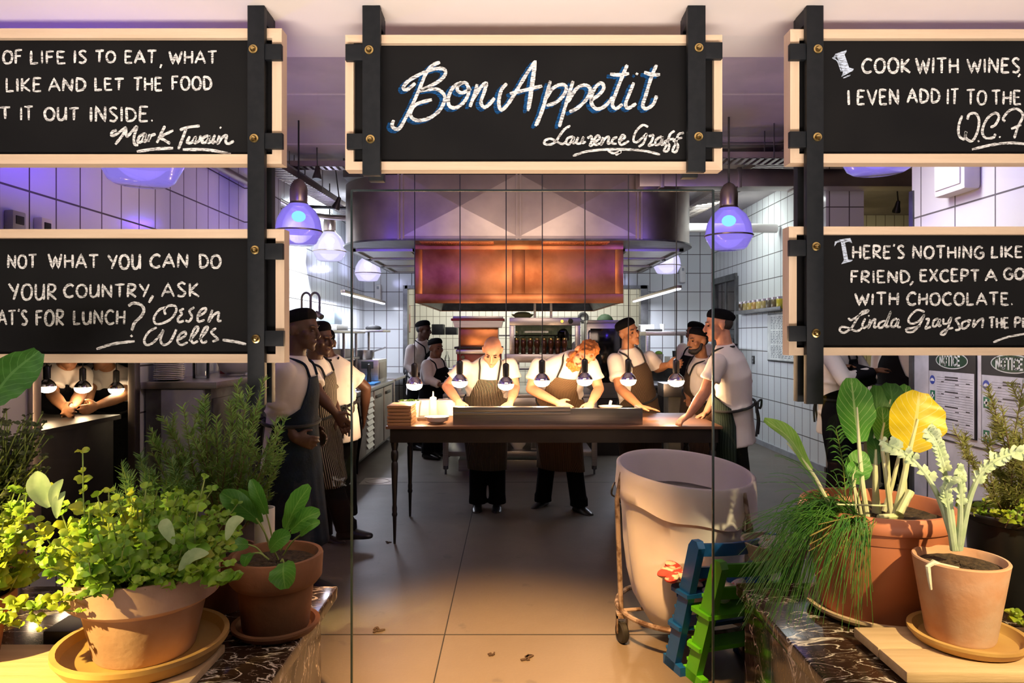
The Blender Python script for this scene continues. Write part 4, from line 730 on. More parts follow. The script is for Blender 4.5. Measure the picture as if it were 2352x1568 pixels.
t = T('counter_bench', 'steel work bench beyond the counter fridge by the rear wall', 'counter', (-2.2, 11.5, 0)); t.p('worktop', B((LX + .01, 10.7, .86), (-1.78, 12.4, .90)), 'steel'); t.p('under_shelf', B((LX + .05, 10.75, .25), (-1.82, 12.35, .29)), 'steel_dark')
for y in (10.75, 12.35):
    for x in (LX + .1, -1.83): t.p('leg', B((x - .02, y - .02, 0), (x + .02, y + .02, .86)), 'steel')
t = T('bench_shelf', 'two-tier steel shelf standing over the left counter', 'shelf', (-2.3, 9, .9))
for y in (7.8, 8.9, 9.6, 10.45):
    for x in (LX + .05, -2.15): t.p('post', B((x - .015, y - .015, .9), (x + .015, y + .015, 1.60 if y < 10 else 1.61)), 'steel')
t.p('shelf', B((LX + .02, 7.7, 1.59), (-2.10, 9.98, 1.62)), 'steel'); t.p('shelf', B((LX + .02, 7.7, 1.24), (-2.10, 9.6, 1.27)), 'steel'); t.p('shelf', B((LX + .3, 10.0, 1.61), (-1.85, 10.6, 1.64)), 'steel')
t = T('steel_oven', 'small steel oven with a dark display on the left counter', 'oven', (-2.0, 10, .9)); t.p('case', B((-2.36, 9.7, .901), (-1.86, 10.35, 1.22), .006), 'steel'); t.p('display', B((-2.10, 9.69, 1.10), (-1.93, 9.70, 1.20)), 'dark'); t.p('side_panel', B((-1.86, 9.75, .95), (-1.85, 10.3, 1.18)), 'steel_dull')
one('saucepan', 'steel saucepan with a long handle on the small steel oven', 'pan', lat([(0, 0), (.11, 0), (.13, .03), (.14, .13), (.132, .13), (.12, .03), (0, .012)], (-2.12, 10.0, 1.221)).tube([(-1.99, 9.97, 1.33), (-1.8, 9.9, 1.39)], .012), 'steel')
one('cutting_board', 'blue cutting board in front of the small steel oven', 'board', B((-2.1, 9.2, .901), (-1.82, 9.66, .925)), M('blue_polyethylene', (.05, .28, .75), .5))
one('pepper_mill', 'tall dark pepper mill on the blue cutting board', 'mill', lat([(0, 0), (.032, 0), (.03, .05), (.022, .12), (.03, .2), (.025, .24), (0, .25)], (-1.95, 9.5, .926)), 'iron')
P = at(826, 885, 8.4); one('ceramic_bowl', 'pale deep bowl at the front edge of the left counter', 'bowl', lat(bowlp(.075, .10), (P.x, 8.4, .901)), 'porcelain'); P = at(818, 889, 8.0); one('folded_cloth', 'white folded cloth beside the deep bowl on the left counter', 'cloth', B((P.x - .09, 7.9, .901), (P.x + .05, 8.1, .915), .006), 'plastic_white')
one('plastic_box', 'translucent white plastic box on the upper shelf at left', 'box', B((-2.6, 8.75, 1.621), (-2.2, 9.35, 1.70), .01), 'plastic_white', 'boxes on the left shelf'); one('plastic_box', 'taller pale blue box stacked on the white box at left', 'box', B((-2.56, 8.8, 1.701), (-2.24, 9.2, 1.86), .02), M('pale_blue_plastic', (.55, .68, .85), .4), 'boxes on the left shelf')
one('steel_insert', 'white insert tray on the lower left shelf', 'tray', B((-2.45, 9.0, 1.271), (-2.15, 9.5, 1.38), .01), 'plastic_white')
one('black_beret', 'black folded cloth cap lying on the right end of the left shelf', 'cap', MB().ell((-2.05, 10.3, 1.67), (.12, .09, .045)), 'dark')
m = MB()
t = T('rinse_tap', 'pair of arched steel rinse taps behind the chef at the left glass', 'tap', (-2.3, 6.6, 1.1)); zz = at(0, 672, 6.8).z
for px in (697, 717):
    x0 = at(px - 4, 0, 6.8).x; x1 = at(px + 17, 0, 6.8).x; arc = [((x0 + x1) / 2 - (x1 - x0) / 2 * math.cos(a), 6.8, zz - .06 + .06 * math.sin(a)) for a in [k * PI / 10 for k in range(11)]]
    t.p('spout', MB().tube([(x0, 6.8, 1.2)] + arc + [(x1, 6.8, zz - .2)], .011), 'steel_dark')
t.p('spray_head', MB().tube([(at(727, 0, 6.8).x, 6.8, zz - .2), (at(742, 0, 6.8).x, 6.75, zz - .24)], .028, 10), 'steel'); t.p('base', B((-2.35, 6.74, .9), (-1.95, 6.86, 1.2)), 'steel_dark'); t.p('stand', B((-2.35, 6.6, 0), (-1.85, 6.89, .9)), 'steel_dark')
# wall dispensers
for px, py, lb in ((869, 672, 'white soap dispenser on the rear wall left of the doorway'), (1567, 630, 'white soap dispenser on the rear wall behind the right lamp')):
    P = at(px, py, BY - .06); d = T('soap_dispenser', lb, 'dispenser', P, 'dispensers on the rear wall'); d.p('case', B(P - Vector((.055, .055, .15)), P + Vector((.055, .055, .15)), .03), 'plastic_white'); d.p('window', B(P + Vector((-.02, -.06, .06)), P + Vector((.02, -.05, .11)), .004), 'plastic_grey')
# ---------------------------------------------------------------- right side line
t = T('right_worktable', 'steel worktable with an upper shelf at the rear right', 'counter', (1.9, 11, 0)); x0, x1 = 1.96, 3.2
t.p('worktop', B((x0, 10.2, 1.09), (x1, 11.2, 1.14)), 'steel'); t.p('upper_shelf', B((x0, 10.2, 1.56), (x1 - .1, 11.2, 1.62)), 'steel_dull'); t.p('lower_shelf', B((x0, 10.2, .45), (x1, 11.2, .49)), 'steel_dark'); t.p('back_panel', B((x0, 11.2, .5), (x1, 11.22, 1.1)), 'steel_dark')
for x in (x0 + .03, 2.72, x1 - .13):
    for y in (10.23, 11.17): t.p('leg', B((x - .025, y - .025, 0), (x + .025, y + .025, 1.56)), 'steel')
for i, (px, w_, h, mt, lb, nm) in enumerate(((1484, .11, .11, 'plastic_white', 'white rectangular tub on the right upper shelf', 'plastic_tub'), (1502, .11, .035, 'dark', 'black folded cloth on the right upper shelf', 'folded_cloth'), (1521, .03, .12, 'plastic_white', 'white paper cup on the right upper shelf', 'paper_cup'))):
    y_ = (10.9, 10.4, 10.8)[i]; P = at(px, 0, y_); one(nm, lb, nm.split('_')[1], (B((P.x - w_, y_ - .1, 1.621), (P.x + w_, y_ + .1, 1.621 + h), .015) if nm != 'paper_cup' else lat([(0, 0), (.03, 0), (.042, h), (.038, h), (.028, .006), (0, .006)], (P.x, y_, 1.621))), mt)
P = at(1513, 0, 10.5); t = T('herb_tin', 'grey tin of green herbs on the rear right worktable', 'tin', (P.x, 10.5, 1.141)); t.p('tin', lat([(0, 0), (.06, 0), (.07, .14), (.065, .14), (.05, .1), (0, .1)], t.c), 'steel_dull'); t.p('herbs', MB().ell(t.c + Vector((0, 0, .15)), (.06, .06, .04), 8, 6), M('herb_green', (.16, .28, .03), .7))
P = at(1555, 0, 10.6); one('plastic_crate', 'pale crate on the rear right worktable', 'crate', B((P.x - .15, 10.4, 1.141), (P.x + .15, 10.8, 1.24), .01), 'plastic_white'); one('dark_cup', 'dark round cup standing on the pale crate', 'cup', lat([(0, 0), (.04, 0), (.045, .09), (.04, .09), (.035, .01), (0, .01)], (P.x - .05, 10.5, 1.241)), 'dark')
t = T('steel_bin', 'steel bin on dark legs under the seventh hanging bulb', 'bin', (2.2, 7.3, 0)); a, b_ = at(1524, 0, 7.2).x, at(1582, 0, 7.2).x
t.p('body', B((a, 7.2, .92), (b_, 7.5, 1.06), .006), 'steel'); t.p('lower_body', B((a + .06, 7.25, .1), (b_ - .02, 7.48, .92), .006), M('olive_grey_paint', (.26, .24, .17), .5)); t.p('foot', B((a + .08, 7.3, 0), (b_ - .04, 7.46, .1)), 'iron')
one('bar_tape_roll', 'roll of tape hung on the rear kitchen wall', 'tape', MB().tube([(1.62 + .09 * math.cos(k * PI / 8), 15.85, 1.98 + .09 * math.sin(k * PI / 8)) for k in range(16)], .035, 8, True), 'steel_dark')
one('potted_herb', 'dark bushy potted herb at the rear beside the tape roll', 'plant', MB().ell((1.95, 14.6, 1.85), (.18, .15, .17), 10, 7).box((1.8, 14.5, 1.58), (2.1, 14.7, 1.70)), M('dull_leaf', (.05, .10, .05), .7))
t = T('rear_shelf', 'long steel shelf on the cream tiles of the rear kitchen', 'shelf', (0, 14.9, 0)); t.p('board', B((-1.0, 14.4, 1.55), (3.2, 15, 1.58)), 'steel_dull'); t.p('worktop', B((-1.9, 14.2, .86), (3.2, 15, .9)), 'steel')
for x in (-1.85, -.4, .9, 3.1): t.p('leg', B((x - .02, 14.5, 0), (x + .02, 14.54, 1.55)), 'steel_dull')
for i, (px, w_) in enumerate(((1005, 26), (1036, 26))):
    a = at(px - w_ / 2, 0, 14.5).x; b_ = at(px + w_ / 2, 0, 14.5).x; one('black_box', ['black box on the rear shelf just right of the chef in a dark cap', 'second black box on the rear shelf, half behind the red grill'][i], 'box', B((a, 14.45, 1.581), (b_, 14.9, [1.80, 1.74][i]), .01), 'dark', 'black boxes on the rear shelf')
one('glass_bottle', 'clear glass bottle on the rear worktop beside the grill', 'bottle', lat([(0, 0), (.05, 0), (.05, .2), (.02, .28), (.02, .34), (0, .34)], (at(1027, 0, 14.4).x, 14.4, .901)), 'jar_glass')
one('wall_notice', 'small notice with a red heading on the rear kitchen tiles', 'notice', B((at(932, 0, 15.9).x, 15.88, 1.65), (at(943, 0, 15.9).x, 15.895, 2.25), 0), M('notice_card', (.7, .62, .5), .6, c2=(.55, .12, .08), scale=3))
# right wall: shelf of spice jars, whiteboard, socket
SY0, SY1, SZ = 8.9, 10.75, 1.885
t = T('spice_shelf', 'narrow dark spice shelf on the right tiled wall', 'shelf', (RX - .08, 9.8, SZ)); t.p('board', B((RX - .13, SY0, SZ), (RX, SY1, SZ + .02)), 'steel_dark'); t.p('lip', B((RX - .135, SY0, SZ), (RX - .125, SY1, SZ + .05)), 'steel_dark')
JC = [(.07, .04, .015), (.28, .20, .06), (.40, .28, .06), (.36, .20, .05), (.42, .32, .10), (.30, .22, .08), (.10, .08, .05), (.14, .10, .04), (.55, .45, .03)]
for i in range(9):
    y = 10.6 - i * .19; c = (RX - .065, y, SZ + .021)
    j = T('spice_jar', ORD[i] + ' spice jar from the far end of the wall shelf' if i < 7 else ['eighth spice jar from the far end of the wall shelf', 'bright yellow spice jar nearest on the wall shelf'][i - 7], 'jar', c, 'spice jars on the wall shelf')
    j.p('jar', lat([(0, 0), (.045, 0), (.047, .01), (.047, .125), (.04, .135), (0, .135)], c, 16), M('spice_%d' % i, JC[i], .25)); j.p('lid', lat([(.042, .134), (.043, .165), (0, .166)], c, 16), 'steel')
t = T('whiteboard', 'whiteboard covered in handwritten lists on the right tiled wall', 'whiteboard', (RX - .02, 9, 1.2)); t.p('frame', B((RX - .02, 7.98, 1.21), (RX, 9.66, 1.86), .008), 'steel_dark'); t.p('panel', B((RX - .023, 8.0, 1.23), (RX - .018, 9.64, 1.84), 0), M('whiteboard_enamel', (.80, .82, .78), .25))
m = MB(); random.seed(3)
for k in range(26):
    z = 1.80 - k * .0215
    if k in (8, 17): continue
    y = 9.52
    while y > 8.5 + random.uniform(0, .5):
        l = random.uniform(.03, .1); m.quad((RX - .0235, y, z), (RX - .0235, y - l, z + .003), (RX - .0235, y - l, z + .010), (RX - .0235, y, z + .008)); y -= l + .03
t.p('handwriting', m, M('marker_ink', (.12, .14, .16), .7))
P = at(1731, 826, 3.56 * F / (1731 - HX)); t = T('wall_socket', 'black double socket on the right tiled wall behind the tall chef', 'socket', (RX, P.y, P.z)); t.p('plate', B((RX - .012, P.y - .05, P.z - .06), (RX, P.y + .05, P.z + .06), .004), 'black_plastic'); t.p('switch', B((RX - .017, P.y - .02, P.z + .01), (RX - .011, P.y + .02, P.z + .04), .002), 'plastic_grey'); t.p('switch', B((RX - .017, P.y - .02, P.z - .04), (RX - .011, P.y + .02, P.z - .01), .002), 'plastic_grey')
# two thermostat boxes high on the left wall
for i, (y, w_) in enumerate(((3.68, .10), (3.90, .09))):
    z = 2.14; t = T('thermostat_box', ['grey control box high on the left wall', 'white control box with keypad high on the left wall'][i], 'control box', (LX, y, z), 'control boxes on the left wall'); t.p('case', B((LX, y - w_ / 2, z - .07), (LX + .05, y + w_ / 2, z + .07), .01), ['plastic_grey', 'plastic_white'][i]); t.p('screen', B((LX + .048, y - w_ * .3, z), (LX + .054, y + w_ * .3, z + .045)), 'dark')
# ---------------------------------------------------------------- side station at the left with crockery
t = T('side_station', 'grey side station with a long white shelf edge right of the hatch', 'counter', (-2.4, 5.6, 0)); t.p('shelf', B((LX + .01, 4.95, 1.175), (-2.10, 6.6, 1.225), .005), 'steel'); t.p('cabinet', B((LX + .02, 5.0, .08), (-2.16, 6.55, 1.175)), 'steel_dark')
for y in (5.0, 5.5, 6.0): t.p('door', B((-2.16, y + .01, .1), (-2.145, y + .49, 1.1), .003), 'steel_dark')
t.p('plinth', B((LX + .05, 5.05, 0), (-2.2, 6.5, .08)), 'dark'); t.p('foot', B((-2.5, 4.96, 0), (-2.2, 5.0, 1.17)), 'plastic_grey')
P = at(322, 890, 4.98)
for k in range(15):
    one('dinner_plate', 'white plate in the tall stack beside the serving hatch', 'plate', lat([(0, 0), (.06, 0), (.105, .012), (.104, .015), (.06, .005), (0, .005)], (-2.52 + random.uniform(-.004, .004), 5.12, 1.2255 + k * .0135), 20), 'porcelain', 'plates stacked on the side station')
def bottle(label, x, y, z, r, h, mat, cap): b = T('sauce_bottle', label, 'bottle', (x, y, z), 'bottles on the side station'); b.p('bottle', lat([(0, 0), (r, 0), (r, h * .6), (r * .4, h * .8), (r * .4, h * .92), (0, h * .92)], b.c, 14), mat); b.p('cap', lat([(r * .45, h * .9), (r * .45, h), (0, h)], b.c, 12), cap)
one('glass_jug', 'glass jug of green leaves beside the tall plate stack', 'jug', lat([(0, 0), (.06, 0), (.062, .16), (.058, .16), (.056, .01), (0, .01)], (-2.42, 5.42, 1.226)), 'jar_glass'); one('steel_bowl', 'wide white bowl on the side station shelf', 'bowl', lat(bowlp(.15, .11), (-2.32, 5.85, 1.226)), 'porcelain')
bottle('red capped bottle behind the wide white bowl', -2.5, 6.05, 1.226, .035, .2, M('red_sauce', (.3, .03, .02), .4), 'plastic_white'); bottle('yellow bottle at the far end of the side station', -2.48, 6.3, 1.226, .04, .19, M('mustard', (.6, .42, .05), .4), 'red'); bottle('dark bottle between the red and yellow bottles', -2.5, 6.18, 1.226, .032, .18, 'iron', 'plastic_white')
one('hatch_counter', 'dark counter with a bright steel edge inside the serving hatch', 'counter', B((-4.3, 3.9, 0), (-2.78, 4.86, .97)).box((-4.3, 3.88, .97), (-2.75, 4.9, 1.0)), 'iron')
# ---------------------------------------------------------------- glass dome lamps
def dome_lamp(label, x, y, zb, core, gm, cap_only=False, s=1.0, p=26, col=VIO):
    t = T('dome_lamp', label, 'lamp', (x, y, zb), 'prism glass dome lamps'); c = t.c
    t.p('dome', lat([(.001, .0), (.13 * s, .004), (.155 * s, .02), (.205 * s, .115), (.208 * s, .13), (.202 * s, .16), (.19 * s, .23), (.15 * s, .31), (.09 * s, .365), (.075 * s, .38)], c, 40), gm)
    t.p('rim_band', lat([(.209 * s, .118), (.213 * s, .122), (.213 * s, .128), (.209 * s, .132)], c, 40), 'lamp_cap'); t.p('core', MB().ell(c + Vector((0, 0, .26)), (.062 * s, .062 * s, .05), 16, 10), core)
    t.p('cap', lat([(.085 * s, .37), (.08 * s, .385), (.075 * s, .39), (.078 * s, .40), (.078 * s, .50), (.07 * s, .54), (.045 * s, .58), (.015, .60), (0, .60)], c, 28), 'lamp_cap'); t.p('cord', MB().tube([c + Vector((0, 0, .6)), Vector((x, y, CZ))], .009, 6), 'cable')
    l = light('POINT', 'dome_light', c, p, col, size=.07); l.parent = t.r; l.location = (0, 0, .2)
for px, py, d, lb, k in ((686, 563, 6.3, 'violet dome lamp hanging just right of the lower left sign', 0), (757, 600, 8.9, 'white glowing dome lamp second in the left row', 1), (845, 646, 11.0, 'pale dome lamp farthest in the left row, below the hood', 1), (1674, 574, 6.2, 'violet dome lamp hanging just left of the right signs', 0), (1532, 629, 10.5, 'white glowing dome lamp at the right end of the hood', 1), (325, 424, 3.55, 'violet dome lamp peeking out below the upper left sign', 0), (2018, 397, 3.7, 'violet dome lamp peeking out below the upper right sign', 0)):
    P = at(px, py, d); dome_lamp(lb, P.x, d, P.z, MAT['violet_core'] if not k else M_emit('white_lamp_core_%d' % px, (.75, .85, 1), 9), MAT['pale_glass' if k else 'violet_glass'], p=(34 if k else 115 if px < 500 else 42 if d < 4 else 32 if not k else 24), col=((.62, .66, 1) if k else VIO))
# ---------------------------------------------------------------- LED bars
for a, b_, lb in (((787, 668, 9.05), (882, 703, 11.97), 'slim bar lamp hanging over the left counter'), ((1562, 665, 8.98), (1455, 692, 12.35), 'slim bar lamp hanging over the right worktable')):
    A = at(*a); Bb = at(*b_); z = (A.z + Bb.z) / 2; t = T('bar_lamp', lb, 'lamp', ((A.x + Bb.x) / 2, (A.y + Bb.y) / 2, z), 'slim bar lamps'); x = t.c.x
    t.p('housing', B((x - .03, A.y, z + .012), (x + .03, Bb.y, z + .05)), 'lamp_cap'); t.p('tube', B((x - .024, A.y + .02, z - .006), (x + .024, Bb.y - .02, z + .012), .004), 'led')
    for y in (A.y + .3, Bb.y - .3): t.p('hanger_wire', MB().tube([(x, y, z + .05), (x, y, CZ + .01)], .003, 5), 'steel')
    l = light('AREA', 'bar_light', (x, t.c.y, z - .02), 55, (.80, .84, 1), (x, t.c.y, 0), .06, Bb.y - A.y); l.rotation_euler = (0, 0, 0)
# ---------------------------------------------------------------- ceiling services
def tray(label, x0, y0, x1, y1, z, w_):
    a = Vector((x0, y0, z)); b_ = Vector((x1, y1, z)); d = (b_ - a); L_ = d.length; d.normalize(); n = Vector((-d.y, d.x, 0)); t = T('cable_tray', label, 'cable tray', (a + b_) / 2, 'cable trays under the ceiling')
    for s_ in (-1, 1):
        m = MB(); q = a + n * s_ * w_ / 2; m.prism([(0, 0), (L_, 0), (L_, .06), (0, .06)], q, d, (0, 0, 1), n * .006); t.p('side_rail', m, 'steel_dull')
    m = MB(); k = 0
    while k * .07 < L_: q = a + d * (k * .07) - n * w_ / 2; m.prism([(0, 0), (.035, 0), (.035, w_), (0, w_)], q, d, n, (0, 0, .006)); k += 1
    t.p('rungs', m, 'steel_dull'); m = MB()
    for s_ in range(3): m.tube([p_ + Vector((0, 0, .02 + random.uniform(0, .03))) for p_ in (a + n * (s_ - 1) * w_ * .25, a.lerp(b_, .5) + n * (s_ - 1) * w_ * .3, b_ + n * (s_ - 1) * w_ * .25)], .012, 6)
    t.p('cables', m, 'cable'); m = MB()
    for f in (.15, .5, .85):
        for s_ in (-1, 1): q = a.lerp(b_, f) + n * s_ * w_ / 2; m.tube([q, (q.x, q.y, CZ)], .006, 5)
    t.p('hangers', m, 'steel_dark')
tray('perforated tray running away from the viewer along the left ceiling', -2.36, 5.6, -2.08, 10.0, 3.15, .20); tray('perforated tray crossing left to right near the left wall', -2.6, 7.42, -.9, 7.42, 3.34, .16)
tray('perforated tray crossing at right beside the doorway sign', 1.3, 6.5, 3.5, 6.5, 3.18, .24); tray('wide tray running back along the right ceiling', 2.85, 5.8, 2.55, 11.5, 3.36, .34)
def pipe(label, pts, r, mt='steel_dull'): one('ceiling_pipe', label, 'pipe', MB().tube(bez(pts, 5) if len(pts) > 2 else pts, r, 12), mt, 'pipes under the ceiling')
pipe('thick pale pipe along the left ceiling edge', [(-2.35, 5.5, 3.25), (-2.3, 8, 3.3), (-2.2, 10.5, 3.3)], .045, 'plastic_grey'); pipe('bent pipe along the top of the left tiles', [(LX + .12, 5.4, 3.0), (LX + .12, 6.6, 3.02), (LX + .14, 8.5, 3.05), (-2.0, 8.9, 3.05)], .035, 'steel_dull'); pipe('thin black conduit crossing the left ceiling', [(LX + .1, 8.6, 3.15), (-1.2, 8.7, 3.12)], .02, 'cable')
pipe('thick white pipe on the right below the duct', [(1.9, 9.2, 2.98), (2.9, 9.2, 2.98), (RX - .05, 9.25, 2.98)], .06, 'plastic_white'); pipe('dark round duct under the right ceiling', [(1.4, 7.0, 3.34), (2.4, 7.0, 3.36), (3.5, 7.0, 3.38)], .08, 'iron')
def spot(label, px, py, d, aim, ztop=CZ):
    P = at(px, py, d); t = T('track_spot', label, 'spotlight', P, 'small ceiling spotlights'); q = Vector(aim).normalized()
    t.p('housing', lat([(.045, 0), (.048, .02), (.03, .08), (.022, .14), (0, .15)], P, 16, axis=-q), 'iron'); t.p('lamp_face', lat([(0, .002), (.04, .003), (.041, .006)], P, 16, axis=-q), 'spot_face'); t.p('stem', MB().tube([P - q * .13, (P.x, P.y, ztop)], .008, 6), 'cable')
spot('small spotlight hanging between the left signs and the doorway sign', 728, 412, 7.2, (0, -.15, -1)); spot('small bright spotlight beside the left end of the hood', 770, 480, 8.0, (-.4, .1, -1)); spot('small spotlight in the yellow side room at right', 2058, 488, 8.5, (0, .4, -1))
# ---------------------------------------------------------------- notices and dispenser on the near right wall
def notice(label, y0, y1):
    z0, z1 = .90, 1.46; t = T('notice_board', label, 'notice', (NX - .006, (y0 + y1) / 2, z0), 'safety notices on the right wall'); h = z1 - z0; W = y1 - y0
    X = NX - .014
    def pz(u, v, dx=0): return (X - dx, y1 - u * W, z1 - v * h)    # u runs towards the viewer, v down
    def q(m, u0, v0, u1, v1, dx): m.quad(pz(u0, v1, dx), pz(u1, v1, dx), pz(u1, v0, dx), pz(u0, v0, dx))
    t.p('backing', B((NX - .012, y0, z0), (NX - .001, y1, z1), .004), 'dark'); m = MB(); q(m, .02, .26, .98, .985, 0); t.p('sheet', m, M('notice_sheet_grey', (.50, .50, .56), .25), smooth=0)
    m = MB(); m.add([pz(.52 + .34 * math.cos(a), .125 + .10 * math.sin(a), .001) for a in [k * PI / 20 for k in range(40)]], [list(range(40))]); t.p('oval', m, M('notice_oval_grey', (.55, .58, .58), .3), smooth=0)
    m = MB(); m.add([pz(.52 + .325 * math.cos(a), .125 + .088 * math.sin(a), .0015) for a in [k * PI / 20 for k in range(40)]], [list(range(40))]); t.p('oval_fill', m, M('notice_oval_green', (.015, .05, .03), .3), smooth=0)
    m = MB(); x = .27
    for ch in 'NOTICE':
        gw, st = GLY[ch]
        for s_ in st:
            for a, b_ in zip(s_, s_[1:]):
                du, dv = (b_[0] - a[0]) * .085, -(b_[1] - a[1]) * .11; L_ = math.hypot(du, dv); nu, nv = -dv / L_ * .011, du / L_ * .011; ex, ey = du / L_ * .009, dv / L_ * .009
                A = (x + a[0] * .085 - ex, .18 - a[1] * .11 - ey); C_ = (x + b_[0] * .085 + ex, .18 - b_[1] * .11 + ey); m.add([pz(A[0] + nu, A[1] + nv, .002), pz(C_[0] + nu, C_[1] + nv, .002), pz(C_[0] - nu, C_[1] - nv, .002), pz(A[0] - nu, A[1] - nv, .002)], [(0, 1, 2, 3)])
        x += (gw + .22) * .085
    t.p('heading', m, M('notice_heading_white', (.60, .64, .64), .4), smooth=0)
    m = MB(); random.seed(5)
    for k in range(22):
        v = .33 + k * .029; q(m, .2, v, .96, v + .003, .001)
        if k in (0, 1, 6, 12, 17): q(m, .38, v - .014, .66, v + .004, .0012)
        if k in (2, 7, 13, 18):
            q(m, .30, v - .012, .36, v + .002, .0012); q(m, .82, v - .012, .9, v + .002, .0012); q(m, .6, v + .01, .68, v + .022, .0012)
    t.p('text_lines', m, M('notice_ink', (.05, .05, .06), .5), smooth=0)
    m = MB(); m.add([pz(.10 + .06 * math.cos(a), .37 + .055 * math.sin(a), .001) for a in [k * PI / 12 for k in range(24)]], [list(range(24))]); t.p('blue_symbol', m, M('notice_blue', (.03, .06, .35), .4), smooth=0)
    m = MB(); m.add([pz(.10 + .045 * math.cos(a), .385 - .035 * math.sin(a), .002) for a in [k * PI / 10 for k in range(11)]], [list(range(11))]); t.p('symbol_mark', m, M('notice_white', (.65, .65, .68), .4), smooth=0)
    for v in (.50, .86):
        m = MB(); q(m, .05, v, .16, v + .12, .001); t.p('green_symbol', m, M('notice_green', (.01, .13, .07), .4), smooth=0); m = MB(); q(m, .09, v + .02, .12, v + .10, .002); q(m, .065, v + .048, .145, v + .075, .002); t.p('symbol_mark', m, M('notice_cross_white', (.65, .65, .68), .4), smooth=0)
notice('NOTICE board on the grey panels, the one right behind the yellow leaf', 4.34, 4.83); notice('NOTICE board on the grey panels, the one nearer the right edge', 3.78, 4.29)
t = T('hand_dispenser', 'pale hand towel dispenser on the tiles between the right signs', 'dispenser', (NX - .05, 4.5, 2.3)); t.p('case', B((NX - .11, 4.30, 2.46), (NX, 4.62, 2.86), .03), 'plastic_white'); t.p('front_cover', B((NX - .12, 4.33, 2.5), (NX - .10, 4.59, 2.8), .02), 'plastic_white')
random.seed(11)
# ================================================================== people
def remesh(mb, voxel, it, name, mats, c, fac=.5):
    me = mb.mesh('tmp', mats, 0); ob = bpy.data.objects.new('tmp', me); COL.objects.link(ob)
    r = ob.modifiers.new('r', 'REMESH'); r.mode = 'VOXEL'; r.voxel_size = voxel
    s = ob.modifiers.new('s', 'SMOOTH'); s.factor = fac; s.iterations = it
    dg = bpy.context.evaluated_depsgraph_get(); em = bpy.data.meshes.new_from_object(ob.evaluated_get(dg)); em.name = name
    bpy.data.objects.remove(ob); bpy.data.meshes.remove(me)
    em.transform(Matrix.Translation(-Vector(c))); em.materials.clear()
    for m_ in (mats if isinstance(mats, (list, tuple)) else [mats]): em.materials.append(m_)
    em.polygons.foreach_set('use_smooth', [True] * len(em.polygons)); em.update(); return em
def loft(mb, secs, n=24, pw=1.0, cap=True):
    """secs: (center, side, front, half width, half depth); domed or flat ends"""
    vs = []; fs = []; m = len(secs)
    for c, r, f, a, b in secs:
        for k in range(n):
            t = 2 * PI * k / n; x, y = math.cos(t), math.sin(t)
            x = math.copysign(abs(x) ** pw, x); y = math.copysign(abs(y) ** pw, y); vs.append(c + r * a * x + f * b * y)
    for i in range(m - 1):
        for k in range(n): fs.append((i * n + k, i * n + (k + 1) % n, (i + 1) * n + (k + 1) % n, (i + 1) * n + k))
    fs.append(list(range(n))[::-1]); fs.append([(m - 1) * n + k for k in range(n)]); mb.add(vs, fs)
def limb(mb, p0, r0, p1, r1, n=14, round0=True, round1=True, mid=None):
    d = (p1 - p0); 
    if mid: mb.tube([p0, p0.lerp(p1, .4), p1], [r0, mid, r1], n)
    else: mb.tube([p0, p1], [r0, r1], n)
    if round0: mb.ell(p0, r0, n, 8)
    if round1: mb.ell(p1, r1, n, 8)
def hand(mb, w, d, nrm, thumb, curl=.35, s=1.0):
    """w wrist, d towards the fingers, nrm out of the back of the hand, thumb side vector"""
    d = d.normalized(); l = (thumb - d * thumb.dot(d)).normalized(); nn = l.cross(d)
    if nn.dot(nrm) < 0: nn = -nn
    loft(mb, [(w - d * .01, l, nn, .026 * s, .021 * s), (w + d * .02 * s, l, nn, .033 * s, .019 * s), (w + d * .06 * s, l, nn, .041 * s, .016 * s), (w + d * .088 * s, l, nn, .040 * s, .012 * s)], 14)
    for i, (o, L_) in enumerate(((.033, .068), (.012, .078), (-.011, .073), (-.032, .056))):
        p = w + d * (.084 - abs(i - 1) * .004) * s + l * o * s; q = d + l * o * 2.2; pts = [p]; a = curl * .5
        for k, f in enumerate((.42, .32, .26)):
            q = (q.normalized() * math.cos(a) - nn * math.sin(a)); p = p + q.normalized() * L_ * f * s; pts.append(p); a = curl * (1 + .3 * k)
        mb.tube(pts, [.0095 * s, .009 * s, .0085 * s, .007 * s], 9); mb.ell(pts[-1], .0072 * s, 8, 6)
    p = w + d * .022 * s + l * .026 * s; q1 = p + (d * .65 + l * .75 - nn * .25).normalized() * .042 * s; q2 = q1 + (d * .9 + l * .25 - nn * .25).normalized() * .032 * s
    mb.tube([p, q1, q2], [.015 * s, .011 * s, .009 * s], 10); mb.ell(q2, .009 * s, 8, 6)
def M_skin(name, c): return M(name, c, .5, 0, tuple(x * .85 for x in c), 14, .05, 90, spec=.4)
SK = dict(fair=M_skin('skin_fair', (.58, .27, .165)), ruddy=M_skin('skin_ruddy', (.55, .25, .145)), tan=M_skin('skin_tan', (.36, .165, .08)), brown=M_skin('skin_brown', (.19, .085, .045)), deep=M_skin('skin_deep', (.085, .038, .022)))
